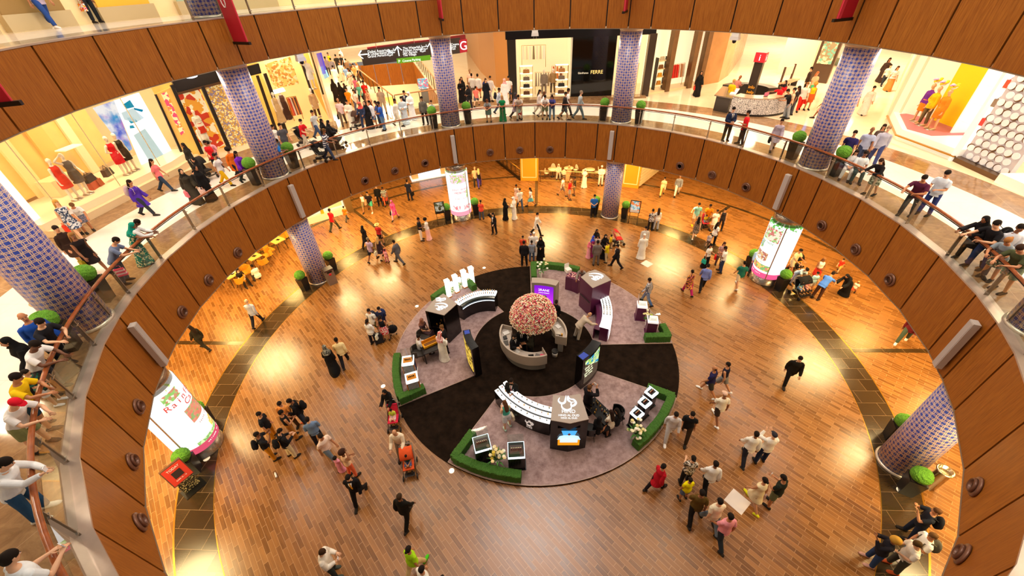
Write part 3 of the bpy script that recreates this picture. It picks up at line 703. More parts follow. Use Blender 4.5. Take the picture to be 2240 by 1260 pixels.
for k, (s_, z_) in enumerate((('Only the', 1.35), ('best in', 1.18), ('perfume', 1.01), ('for you', .84))):
    p = pol(134, ro + .01, z_); tx = Vector((-cos(rad(134)), sin(rad(134)), 0)) * -1; tx = Vector((cos(rad(134)), -sin(rad(134)), 0)) * -1
    text(s_, .17, M('#e9f3d0', .5, 0, 1.), t, p, tx, (0, 0, 1))
t, ri, ro, d0, d1 = totem(-127, -104, 2.9, 3.24, 1.9, 'black curved totem with a golden picture, beside the man in white robe', BLK, 1)
MB().strip(arc(d0, d1, ri, 14), arc(d0, d1, ro, 14), .35, 1.75).build('screen', scr_mat('gold'), t); MB().strip(arc(-109, -104.6, 2.95, 4), arc(-109, -104.6, 3.18, 4), 1.9, 1.906).build('blue_cover', BLUEMAT, t)
t, ri, ro, d0, d1 = totem(-1.5, 25, 2.72, 3.16, 1.86, 'pale grey curved totem with a bright purple screen behind the rose dome', TAUPE, -1)
MB().strip(arc(d0, d1, ri, 14), arc(d0, d1, ro, 14), .25, 1.7).build('screen', scr_mat('purple'), t)
p = pol(11.7, ri - .012, 1.42); tx = (cos(rad(11.7)), -sin(rad(11.7)), 0); text('GRAND', .2, WHITELOGO, t, p, tx, (0, 0, 1)); text('Perfume Collection', .085, WHITELOGO, t, p - Vector((0, 0, .17)), tx, (0, 0, 1))
MB().ball(pol(11.7, ri - .02, .95), (.26, .02, .16), 14, 8).build('picture', M('#c8c3d8', .2, .6), t)

# ---- white light pillars
for i, (x, y) in enumerate(((-4.88, 3.83), (-4.5, 4.27), (-4.08, 4.73), (-3.68, 5.05))):
    lb = 'tall glowing white square pillar, ' + ('next to the taupe calligraphy cabinet', 'second from the calligraphy cabinet', 'third from the calligraphy cabinet', 'at the far hedge end')[i]
    t = thing('light_pillar', lb, 'light pillar', (x * .978, y * .978, P1 + .001), rad(38), 'row of white light pillars')
    MB().box((0, 0, .03), (.26, .26, .06)).build('base', ORANGE, t); MB().box((0, 0, .53), (.22, .22, .94)).build('lit_shaft', LIT, t)
    MB().box((0, 0, 1.1), (.25, .25, .17), 0, 0, 1.08).build('cap', M('#fff7e6', .4, 0, 1.2), t); MB().box((0, 0, 1.008), (.225, .225, .014)).build('dark_line', DARK, t)
for i, (x, y) in enumerate(((-4.76, 4.18), (-4.36, 4.6), (-3.96, 4.98))):
    t = thing('light_pillar', 'short display pillar with green leaves, ' + ('between the first two tall pillars from the calligraphy cabinet', 'between the middle tall pillars', 'between the two far tall pillars')[i], 'light pillar', (x * .97, y * .97, P1 + .001), rad(38), 'short display pillars')
    MB().box((0, 0, .26), (.15, .15, .52)).build('body', M('#e8e4c8', .4, 0, .3), t); MB().box((0, 0, .66), (.15, .15, .27)).build('lit_head', LIT, t)
    m = MB()
    for k in range(14): m.ball((random.uniform(-.1, .1), random.uniform(-.1, .1), random.uniform(.1, .5)), (.05, .05, .03), 6, 4)
    m.build('foliage', M('#5d9c3a', .7), t)

# ---- round reception desk and the rose dome
for lb, a0, a1 in (('pale grey curved reception desk with papers, phones and boxes on its inner worktop', -72, -203), ('pale grey curved desk segment with a coffee machine, beyond the rose dome', 50, 104)):
    t = thing('reception_desk', lb, 'desk'); n = 30
    MB().strip(arc(a0, a1, 1.2, n), arc(a0, a1, 1.44, n), P0 + .001, .56).build('lower_body', M('#8f8983', .5), t)
    MB().strip(arc(a0, a1, 1.53, n), arc(a0, a1, 1.6, n), .5, 1.06).build('front_band', M('#b9aa9b', .45), t)
    MB().strip(arc(a0, a1, 1.06, n), arc(a0, a1, 1.53, n), .561, .8).build('worktop', M('#c9bdb2', .4), t)
    for aa in (a0, a1): q = pol(aa, 1.33, .8); MB().box((q.x, q.y, .8), (.5, .03, .52), -rad(aa) + pi / 2).build('end_panel', M('#b9aa9b', .45), t)
def desk_item(nm, lb, cat, a, r, d, mat, rz=0., z=.801, extra=None):
    p = pol(a, r); o = MB().box((0, 0, d[2] / 2), d).build(nm, mat, None, (p.x, p.y, z), rz); return tag(o, lb, cat)
desk_item('paper_stack', 'stack of white paper at the far end of the pale grey desk', 'paper', -84, 1.3, (.3, .22, .05), WHITE, .5)
desk_item('box', 'small yellow box on the pale grey reception desk', 'box', -126, 1.24, (.15, .1, .2), YEL, .4)
desk_item('folder', 'dark grey folder beside the yellow box on the desk', 'folder', -112, 1.36, (.22, .3, .03), M('#4a4642', .5), .2)
desk_item('telephone', 'black desk telephone near the far end of the reception desk', 'telephone', -98, 1.34, (.18, .2, .06), BLACK, .3)
desk_item('paper_stack', 'white papers next to the yellow box on the reception desk', 'paper', -146, 1.34, (.28, .2, .04), WHITE, .9)
desk_item('tablet', 'black tablet lying on the front of the reception desk', 'tablet', -176, 1.3, (.24, .18, .02), BLACK, .1)
desk_item('folder', 'grey folder beside the pink and white box on the desk', 'folder', 170, 1.3, (.26, .2, .03), M('#77716c', .5), -.3)
desk_item('box', 'pink and white box at the near end of the reception desk', 'box', 162, 1.36, (.2, .12, .08), M('#d8566f', .5), -.3)
desk_item('paper_stack', 'white papers on the desk segment beyond the rose dome', 'paper', 64, 1.34, (.26, .2, .04), WHITE, -.9)
desk_item('box', 'small yellow carton on the desk segment with the coffee machine', 'box', 92, 1.36, (.07, .07, .16), YEL, -.2)
p = pol(97, 1.2); t = thing('coffee_machine', 'silver coffee machine on the desk segment beyond the rose dome', 'coffee machine', (p.x, p.y, .801), -1.7)
MB().box((0, 0, .02), (.18, .24, .04)).build('base', BLACK, t); MB().box((0, .07, .16), (.16, .09, .28)).build('body', STEEL, t); MB().box((0, -.02, .3), (.17, .2, .05)).build('head', STEEL, t)
p = pol(120, 1.18); t = thing('waste_bin', 'round white bin with a dark rim on the black carpet inside the desk ring', 'bin', (p.x, p.y, P0 + .001))
MB().lathe([(.12, 0), (.15, .36), (.14, .36), (.11, .03)], 20).build('body', WHITE, t); MB().lathe([(.155, .3), (.162, .36), (.15, .37), (.13, .355)], 20).build('rim', BLACK, t)
td = thing('flower_dome', 'huge dome of pink, peach and cream roses over the reception desk', 'flowers', (0, .05, 1.98))
MB().lathe([(.05, -1.98 + P0 + .002), (.05, .2)], 12).build('pole', DARK, td)
for k in range(6): 
    a = k * pi / 3; MB().box((cos(a) * .62, sin(a) * .62, -.18), (.03, .03, .3)).build('strut', DARK, td) if False else None
MB().lathe([(.3, -.2), (.94, -.14), (1.0, 0), (.93, .36), (.72, .66), (.39, .9), (.02, .975)], 40, sx=1, sy=1).build('moss_base', M('#1e2410', .9, 0, 0, .4, 20), td)
ROSE = [M(c, .75) for c in ('#e0586c', '#ee8f80', '#f6d8a8', '#fff2d8', '#b8304a', '#f2b0a0')]
def rose_geo(m, c, nrm, s_, mi):
    nrm = nrm.normalized(); x = nrm.orthogonal().normalized(); y = nrm.cross(x); M3 = Matrix((x, y, nrm)).transposed(); m.ball(c, (s_, s_, s_ * .8), 7, 5, mi, .16, True, M3)
rnd = random.Random(11); spots = []; N = 2000
for i in range(N):
    zz = 1 - (i + .5) / N * 1.13; ph = i * 2.399963; q = math.sqrt(max(0, 1 - zz * zz)); d = Vector((q * cos(ph), q * sin(ph), zz))
    spots.append((Vector((d.x * 1.05, d.y * 1.05, d.z * 1.02)) * rnd.uniform(.97, 1.03), d, rnd.uniform(.024, .04)))
view = (CAM - Vector((0, 0, 2))).normalized(); order = sorted(range(N), key=lambda i: -spots[i][1].dot(view)); solo = set(order[:900:9]); m = MB()
for i, (c, d, s_) in enumerate(spots):
    mi = rnd.choices(range(6), (3, 3, 5, 5, 1.2, 3))[0] if c.z > -.05 else rnd.choice((2, 3, 3))
    if i in solo: k = MB(); rose_geo(k, Vector((0, 0, 0)), d, s_ * 1.15, 0); k.build('rose', ROSE[mi], td, c)
    else: rose_geo(m, c, d, s_, mi)
tag(m.build('blossoms', ROSE, td), kind='stuff')

# ---- table groups on the stand
def table(x, y, rz, lb, w=.9, d=.6, mat=BLK, h=.74, z=P1 + .001):
    t = thing('table', lb, 'table', (x, y, z), rz); MB().box((0, 0, h - .02), (w, d, .04)).build('table_top', mat, t)
    for sx in (-1, 1): MB().box((sx * (w / 2 - .05), 0, (h - .04) / 2), (.06, d * .8, h - .04)).build('leg', mat, t)
    return t
def shell_chair(x, y, rz, lb, mat, z=P1 + .001, group=None, metal=DARK):
    t = thing('chair', lb, 'chair', (x, y, z), rz, group); m = MB(); m.box((0, 0, .43), (.5, .48, .08)).build('seat', mat, t)
    b = MB(); n = 14; I = [(.27 * cos(pi + pi * i / n) * 1.0, -.0 + .27 * sin(pi + pi * i / n)) for i in range(n + 1)]; O = [(x_ * 1.12, y_ * 1.12) for x_, y_ in I]
    b.strip(I, O, .4, .78).build('backrest', mat, t)
    for sx in (-1, 1):
        for sy in (-1, 1): MB().tube([(sx * .18, sy * .17, .4), (sx * .24, sy * .23, 0)], .013, 6).build('leg', metal, t)
    return t
table(-4.78, -.72, rad(30), 'black table with a yellow presentation box in front of the black niche', .95, .75)
t = thing('presentation_box', 'long yellow presentation box lying open on the black table', 'box', (-4.82, -.62, P1 + .742), rad(35))
MB().box((0, 0, .05), (.72, .26, .1)).build('tray', YEL, t); MB().box((0, .15, .14), (.72, .03, .26)).build('lid', ORANGE, t); MB().box((.0, 0, .101), (.6, .18, .006)).build('lining', M('#7a4a10', .7), t)
shell_chair(-5.42, -.9, rad(-75), 'brown moulded lounge chair with a man in it, beside the black table', M('#3c332d', .5)); shell_chair(-5.38, .12, rad(-120), 'dark chair with a seated woman in a head scarf, beyond the black table', M('#3c332d', .5))
table(2.62, -4.1, rad(-52), 'black display table crowded with small bottles, beside the horse emblem cabinet', 1.15, .6)
for k in range(26):
    q = Matrix.Rotation(rad(-52), 2) @ Vector((random.uniform(-.52, .52), random.uniform(-.25, .25)))
    put_bottle(k, 2.62 + q.x, -4.1 + q.y, P1 + .742, k * .7, 'bottles crowding the black display table', 'small perfume bottle crowded on the black display table by the seated women')
shell_chair(2.2, -4.72, rad(-15), 'black chair holding a flowered bag, beside the horse emblem cabinet', BLK); shell_chair(3.3, -4.1, rad(110), 'dark oval-backed chair at the far end of the black display table', BLK)
# loose things on the stand and the plank floor
for x, y, lb in ((988, 1030, 'round white floor light beside the long front hedge'), (912, 670, 'round white floor light outside the calligraphy cabinet'), (1059, 586, 'round white floor light beyond the light pillars'), (838, 845, 'round white floor light by the red pushchair')):
    p = at(x, y); tag(MB().lathe([(.0, .0), (.1, .0), (.1, .012), (.085, .016), (0, .018)], 20).build('floor_light', M('#fff6e2', .4, 0, .8), None, (p.x, p.y, .001)), lb, 'floor light', 'floor lights round the stand')
p = at(604, 1040); t = thing('plastic_bottle', 'crumpled clear plastic bottle lying on the plank floor', 'bottle', (p.x, p.y, .045), 2.3)
MB().tube([(-.12, 0, 0), (-.1, 0, 0), (0, 0, .003), (.07, 0, 0), (.1, 0, 0)], [.03, .038, .034, .036, .016], 12).build('body', M('#e9e6e2', .15), t); MB().tube([(.1, 0, 0), (.125, 0, 0)], .017, 10).build('cap', WHITE, t)
for x, y, lb, w_ in ((1613, 1097, 'pale square floor sticker between the walking women and the group in pink and olive', .62), (1415, 577, 'pale square floor sticker behind the man in the white robe', .55)):
    p = at(x, y); tag(MB().box((0, 0, .003), (w_, w_, .004)).build('floor_sticker', M('#eadfd6', .5), None, (p.x, p.y, .0), rad(40)), lb, 'floor sticker')
# ================================================================== people: one posed figure per (pose, build), dressed in separate garments
def V3(*a): return Vector(a)
# legs: (hip flex, knee flex, splay) for R, L;  arms: upper and fore direction (x outwards, y forward, z up) for R, L
D = (.13, .02, -1); DF = (.02, .2, -1)
POSES = {
 'stand': dict(legs=((2, 3, .07), (-2, 2, .08)), arms=((D, DF), (D, DF)), head=10),
 'front': dict(legs=((1, 2, .07), (-1, 2, .07)), arms=(((.16, .12, -1), (-.62, .75, -.12)),) * 2, head=14),
 'phone': dict(legs=((4, 5, .06), (-3, 4, .08)), arms=(((.14, .25, -1), (-.35, .9, .22)), ((.14, .2, -1), (-.45, .85, .05))), head=30, lean=3),
 'photo': dict(legs=((3, 3, .08), (-3, 3, .08)), arms=(((.2, .75, -.5), (-.55, .4, .85)),) * 2, head=4),
 'walk': dict(legs=((24, 6, .02), (-17, 20, .02)), arms=(((.12, -.34, -1), (.06, .05, -1)), ((.12, .28, -1), (.0, .62, -.85))), head=8, lean=4),
 'walk2': dict(legs=((-17, 20, .02), (24, 6, .02)), arms=(((.12, .28, -1), (.0, .62, -.85)), ((.12, -.34, -1), (.06, .05, -1))), head=8, lean=4),
 'push': dict(legs=((20, 8, .02), (-16, 14, .02)), arms=(((.1, .45, -.9), (-.05, .95, -.2)),) * 2, head=12, lean=9),
 'rail': dict(legs=((-8, 2, .07), (-4, 4, .09)), arms=(((.22, .62, -.78), (-.42, .88, -.1)), ((.2, .6, -.8), (-.55, .8, -.12))), head=32, lean=30),
 'rail2': dict(legs=((6, 10, .07), (-12, 3, .07)), arms=(((.3, .75, -.55), (-.1, .98, -.12)), ((.25, .5, -.8), (-.7, .65, -.1))), head=22, lean=22),
 'railphone': dict(legs=((-6, 3, .07), (-3, 3, .08)), arms=(((.2, .85, -.5), (-.1, .95, .25)), ((.25, .4, -.85), (-.6, .75, -.05))), head=26, lean=24),
 'bend': dict(legs=((-4, 4, .08), (-10, 2, .06)), arms=(((.15, .75, -.7), (-.1, .9, -.35)), ((.15, .35, -1), (-.2, .8, -.5))), head=25, lean=40),
 'sit': dict(legs=((84, 84, .12), (84, 80, .1)), arms=(((.14, .3, -1), (-.45, .85, -.15)),) * 2, head=14, lean=4),
 'armup': dict(legs=((3, 4, .05), (-4, 6, .06)), arms=(((.75, .1, .55), (-.8, .15, .5)), ((.14, .15, -1), (-.2, .8, -.4))), head=6),
 'reach': dict(legs=((8, 5, .05), (-6, 6, .05)), arms=(((.6, .75, -.35), (.35, .93, .0)), (D, DF)), head=10, lean=6),
 'carry': dict(legs=((5, 4, .06), (-4, 4, .07)), arms=((D, DF), ((.14, .1, -1), (-.35, .9, .3))), head=10),
 'side': dict(legs=((3, 3, .06), (-3, 4, .06)), arms=(((.45, -.1, -.85), (-.8, .35, -.3)), (D, DF)), head=8),
}
PROTO = {}
def pose_joints(pose, sex):
    P = POSES[pose]; f = sex == 'f'; J = {}; l = rad(P.get('lean', 0)); hw = .092; sh = .158 if f else .19
    up, fw = V3(0, sin(l), cos(l)), V3(0, cos(l), -sin(l)); legs = []
    for i, (h, k, sp) in enumerate(P['legs']):
        sx = 1 if i == 0 else -1; h_, k_ = rad(h), rad(h - k); d1 = V3(sx * sp, sin(h_), -cos(h_)).normalized(); d2 = V3(sx * sp * .6, sin(k_), -cos(k_)).normalized()
        hip = V3(sx * hw, 0, 0); kn = hip + d1 * .43; an = kn + d2 * .41; legs.append((hip, kn, an, max(0, -(h - k)) if h < 50 else 0))
    low = min(q[2].z for q in legs); H = V3(0, 0, .085 - low)
    J['legs'] = [(a + H, b + H, c + H, t) for a, b, c, t in legs]; J['pel'] = H; J['up'] = up; J['fw'] = fw
    J['neck'] = H + up * .53 + fw * -.005; hp = rad(P.get('head', 0)) + l * .35
    J['hup'] = V3(0, sin(hp), cos(hp)); J['hfw'] = V3(0, cos(hp), -sin(hp)); J['hc'] = J['neck'] + up * .06 + J['hup'] * .115 + J['hfw'] * .015
    J['arms'] = []
    for i, (u, w_) in enumerate(P['arms']):
        sx = 1 if i == 0 else -1; s = H + up * .425 + V3(sx * sh, 0, 0); e = s + V3(sx * u[0], u[1], u[2]).normalized() * .285; wd = V3(sx * w_[0], w_[1], w_[2]).normalized()
        J['arms'].append((s, e, e + wd * .25, wd, sx))
    return J
TORSO = {'m': [(-.13, .07, .07), (-.08, .15, .1), (0, .168, .112), (.1, .158, .108), (.2, .152, .104), (.3, .17, .112), (.38, .182, .112), (.425, .17, .1), (.465, .13, .082), (.5, .085, .066), (.535, .056, .056)],
         'f': [(-.13, .07, .07), (-.08, .16, .11), (0, .176, .118), (.1, .146, .1), (.18, .126, .092), (.28, .142, .108), (.36, .15, .124), (.42, .143, .098), (.46, .112, .078), (.495, .074, .06), (.535, .048, .05)]}
def loft(m, secs, n=18):
    """secs: (centre, x axis, y axis)"""
    V = []
    for c, x, y in secs: V += [c + x * cos(2 * pi * j / n) + y * sin(2 * pi * j / n) for j in range(n)]
    k = len(secs); m.add(V, [(i * n + j, i * n + (j + 1) % n, (i + 1) * n + (j + 1) % n, (i + 1) * n + j) for i in range(k - 1) for j in range(n)], 0, True)
    b = len(m.v) - n * k; m.f += [tuple(b + j for j in range(n - 1, -1, -1)), tuple(b + (k - 1) * n + j for j in range(n))]; m.m += [0, 0]; m.s += [True, True]
def torso(m, J, sex, e, lo=-.13, hi=.535):
    S_ = [q for q in TORSO[sex] if lo - 1e-6 <= q[0] <= hi + 1e-6]
    if lo < -.13: S_ = [(lo, .176, .13)] + [(a, b + max(0, .02 - max(0, a) * .15), c + max(0, .016 - max(0, a) * .12)) for a, b, c in S_ if a > -.1]
    loft(m, [(J['pel'] + J['up'] * s, V3(wx + e, 0, 0), J['fw'] * (wy + e)) for s, wx, wy in S_])
def limb(m, pts, rr, n=12):
    fine, rf = [], []
    for i in range(len(pts) - 1):
        for k in range(4): fine.append(pts[i].lerp(pts[i + 1], k / 4)); rf.append(rr[i] + (rr[i + 1] - rr[i]) * k / 4)
    fine.append(pts[-1]); rf.append(rr[-1]); m.tube(fine, rf, n)
def arm_path(a, t1=1.0, t2=1.0):
    s, e, w_, wd, sx = a; p = [s, s.lerp(e, .5), e, e.lerp(w_, .4), w_]; return p
def foot(m, an, ang, e=0., sole=0.):
    t = rad(min(ang, 38)); fwd, up = V3(0, cos(t), -sin(t)), V3(0, sin(t), cos(t)); b = an - up * .085 - fwd * .06
    loft(m, [(b + fwd * u + up * (h / 2 + .002), V3(w_ + e, 0, 0), up * (h / 2 + e)) for u, w_, h in ((-.012 - e, .02, .045), (0, .036, .075), (.06, .04, .09), (.13, .043, .068), (.19, .046, .05), (.235, .036, .038), (.255 + e, .014, .026))], 14)
def head_shape(m, J, e=0.):
    c, u, f = J['hc'], J['hup'], J['hfw']; M3 = Matrix((V3(1, 0, 0), f, u)).transposed()
    m.ball(c + u * .02 - f * .012, (.074 + e, .094 + e, .098 + e), 18, 12, 0, 0, True, M3); m.ball(c - u * .045 + f * .022, (.056 + e, .066 + e, .07 + e), 16, 10, 0, 0, True, M3)
def solid(m, name, voxel, smooth=5):
    """Fuse the overlapping shapes into one continuous skin."""
    me = m.mesh(name, []); o = bpy.data.objects.new('figure', me); r_ = o.modifiers.new('r', 'REMESH'); r_.mode = 'VOXEL'; r_.voxel_size = voxel; r_.use_smooth_shade = True
    s_ = o.modifiers.new('s', 'SMOOTH'); s_.factor = .5; s_.iterations = smooth
    out = bake(o)
    bpy.data.objects.remove(o); bpy.data.meshes.remove(me); out.name = name; return out
def append_parts(me, m):
    """Add finer closed parts (fingers, features) to the fused mesh; every material slot kept."""
    nv = len(me.vertices); co = np.empty(nv * 3, 'f'); me.vertices.foreach_get('co', co); b = MB(); b.v = [tuple(x) for x in co.reshape(-1, 3)]
    b.f = [tuple(p.vertices) for p in me.polygons]; b.m = [0] * len(b.f); b.s = [True] * len(b.f); k = len(b.v)
    b.v += m.v; b.f += [tuple(k + i for i in f) for f in m.f]; b.m += m.m; b.s += m.s; bpy.data.meshes.remove(me); return b
def body_mesh(pose, sex, vox):
    J = pose_joints(pose, sex); m = MB(); torso(m, J, sex, 0)
    m.tube([J['neck'] - J['up'] * .06, J['neck'] + J['up'] * .03, J['hc'] - J['hup'] * .06], [.062, .052, .05], 14); head_shape(m, J)
    c, u, f = J['hc'], J['hup'], J['hfw']
    m.tube([c + u * .018 + f * .082, c - u * .012 + f * .098, c - u * .024 + f * .09], [.009, .014, .012], 8)
    for a in J['arms']:
        s, e, w_, wd, sx = a; m.ball(s - V3(sx * .016, 0, .004), (.05, .052, .05), 12, 8)
        limb(m, arm_path(a), [.052, .046, .038, .04, .027]); sd = wd.cross(J['fw'] if abs(wd.dot(J['fw'])) < .8 else J['up']).normalized(); nn = sd.cross(wd)
        loft(m, [(w_ + wd * t, sd * a_, nn * b_) for t, a_, b_ in ((-.01, .026, .02), (.03, .036, .019), (.07, .041, .017), (.1, .036, .013))], 12)
    for hip, kn, an, t in J['legs']:
        limb(m, [hip + V3(0, 0, .02), hip.lerp(kn, .4), kn, kn.lerp(an, .35), an], [.088, .08, .056, .054, .038], 14); foot(m, an, t)
    b = append_parts(solid(m, 'body', vox), fine_parts(J)); return b.mesh('body', [None] * 4)
def fine_parts(J):
    d = MB(); c, u, f = J['hc'], J['hup'], J['hfw']; X = V3(1, 0, 0); M3 = Matrix((X, f, u)).transposed()
    for sx in (-1, 1):
        d.ball(c + X * sx * .028 + f * .074 + u * .012, (.012, .009, .007), 8, 6, 1, 0, True, M3); d.ball(c + X * sx * .028 + f * .081 + u * .012, (.006, .005, .006), 6, 5, 2, 0, True, M3)
        d.ball(c + X * sx * .03 + f * .08 + u * .03, (.018, .006, .004), 8, 5, 2, 0, True, M3); d.ball(c + X * sx * .078 - f * .008 + u * .0, (.008, .018, .03), 8, 6, 0, 0, True, M3)
    d.ball(c + f * .083 - u * .05, (.024, .008, .007), 10, 6, 3, 0, True, M3)
    for s, e, w_, wd, sx in J['arms']:
        sd = wd.cross(J['fw'] if abs(wd.dot(J['fw'])) < .8 else J['up']).normalized(); nn = sd.cross(wd); flip = 1 if nn.z < 0 or abs(nn.z) < .3 else -1; cu = nn * flip
        for i, (o_, L) in enumerate(((-.03, .07), (-.01, .082), (.01, .076), (.029, .06))):
            b_ = w_ + sd * o_ + wd * .085; d.tube([b_, b_ + wd * L * .45 + cu * L * .12, b_ + wd * L * .78 + cu * L * .42, b_ + wd * L * .9 + cu * L * .75], [.0095, .009, .0082, .0062], 6)
        ts = -1 if (sd * -1).dot(X * -sx) > 0 else 1; b_ = w_ + sd * ts * .03 + wd * .03
        d.tube([b_, b_ + sd * ts * .028 + wd * .03 + cu * .008, b_ + sd * ts * .034 + wd * .06 + cu * .016], [.0125, .0105, .007], 6)
    return d
def garment_mesh(pose, sex, kind, vox):
    J = pose_joints(pose, sex); m = MB(); e = .016
    if kind == 'shoe': return None
    if kind in ('shirt', 'shirtl', 'vest', 'jacket', 'sweater', 'hoodie'):
        e = {'jacket': .028, 'sweater': .024, 'hoodie': .03, 'vest': .012}.get(kind, .018); torso(m, J, sex, e, -.15 if kind in ('jacket', 'shirt', 'shirtl', 'hoodie') else -.08, .51)
        ln = kind in ('shirtl', 'jacket', 'sweater', 'hoodie')
        for a in J['arms']:
            p = arm_path(a); s = a[0]
            if kind == 'vest': m.ball(s - V3(a[4] * .05, 0, .0), (.045, .062, .066), 10, 8); continue
            m.ball(s - V3(a[4] * .022, 0, .01), (.05 + e, .05 + e, .048 + e), 12, 8)
            if ln: limb(m, p, [.045 + e, .049 + e, .043 + e, .042 + e, .034 + e * .6])
            else: limb(m, [p[0], p[1], p[1].lerp(p[2], .45)], [.046 + e, .052 + e, .05 + e])
        if kind in ('jacket', 'shirtl', 'hoodie'):
            q = J['neck'] - J['up'] * .02; m.tube([q - J['up'] * .03, q + J['up'] * (.025 if kind != 'hoodie' else .01) - J['fw'] * .01], [.08, .066 if kind != 'hoodie' else .09], 14)
    elif kind in ('trousers', 'shorts', 'leggings'):
        e = {'leggings': .006}.get(kind, .016); torso(m, J, sex, e * .8, -.13, .1)
        for hip, kn, an, t in J['legs']:
            if kind == 'shorts': limb(m, [hip + V3(0, 0, .02), hip.lerp(kn, .5), hip.lerp(kn, .92)], [.096 + e, .092 + e, .08 + e], 14)
            else: limb(m, [hip + V3(0, 0, .02), hip.lerp(kn, .4), kn, kn.lerp(an, .4), an - (an - kn).normalized() * .005], [.09 + e, .083 + e, .064 + e, .058 + e, .05 + e], 14)
    elif kind in ('skirt', 'longskirt', 'dress', 'tunic', 'robe', 'abaya', 'gown'):
        an = [q[2] for q in J['legs']]; kn = [q[1] for q in J['legs']]; ymid = sum(q.y for q in an) / 2; dy = max(abs(an[0].y - an[1].y) / 2 + .12, .16); dx = max(abs(an[0].x - an[1].x) / 2 + .1, .17)
        ky = sum(q.y for q in kn) / 2; kdy = abs(kn[0].y - kn[1].y) / 2 + .12; full = kind in ('longskirt', 'robe', 'abaya', 'gown'); g = {'abaya': .035, 'robe': .02}.get(kind, .012)
        if POSES[pose]['legs'][0][0] > 60:
            ymid = max(q.y for q in an) - .1
            loft(m, [(J['pel'], V3(.2, 0, 0), V3(0, .13, .0) + V3(0, 0, .0)), (J['pel'] + V3(0, .2, .02), V3(.22, 0, 0), V3(0, .02, .12)), (V3(0, ky + .06, kn[0].z), V3(.22, 0, 0), V3(0, .06, .1)), (V3(0, ky + .08, .25), V3(.2, 0, 0), V3(0, .12, 0)), (V3(0, ky + .06, .05 if full else .3), V3(.22, 0, 0), V3(0, .14, 0))])
        else:
            S_ = [(J['pel'] + J['up'] * .12, .15 + g, .11 + g), (J['pel'] + J['up'] * .0, .185 + g, .128 + g), (J['pel'] - V3(0, -ky * .3, .16), .2 + g, .15 + g)]
            kz = kn[0].z * .5 + kn[1].z * .5
            S_ += [(V3(0, ky, kz + .02), .2 + g, max(.15, kdy) + g)]
            if full: S_ += [(V3(0, ymid * .7 + ky * .3, kz * .5), dx + g, dy + g * .5), (V3(0, ymid, .02), dx + .03 + g, dy + .05 + g)]
            loft(m, [(c_, V3(a_, 0, 0), V3(0, b_, 0)) for c_, a_, b_ in S_])
        if kind in ('dress', 'tunic', 'robe', 'abaya', 'gown'):
            torso(m, J, sex, e + g * .6, -.08, .51)
            for a in J['arms']:
                p = arm_path(a); m.ball(a[0] - V3(a[4] * .022, 0, .01), (.05 + e, .05 + e, .048 + e), 12, 8)
                if kind in ('robe', 'abaya', 'tunic'): w2 = .03 if kind == 'abaya' else .012; limb(m, p, [.056 + e, .054 + e, .05 + e + w2 * .5, .05 + e + w2, .045 + e + w2])
                elif kind == 'gown': limb(m, [p[0], p[1]], [.056 + e, .05 + e])
    return solid(m, kind, vox, 4)
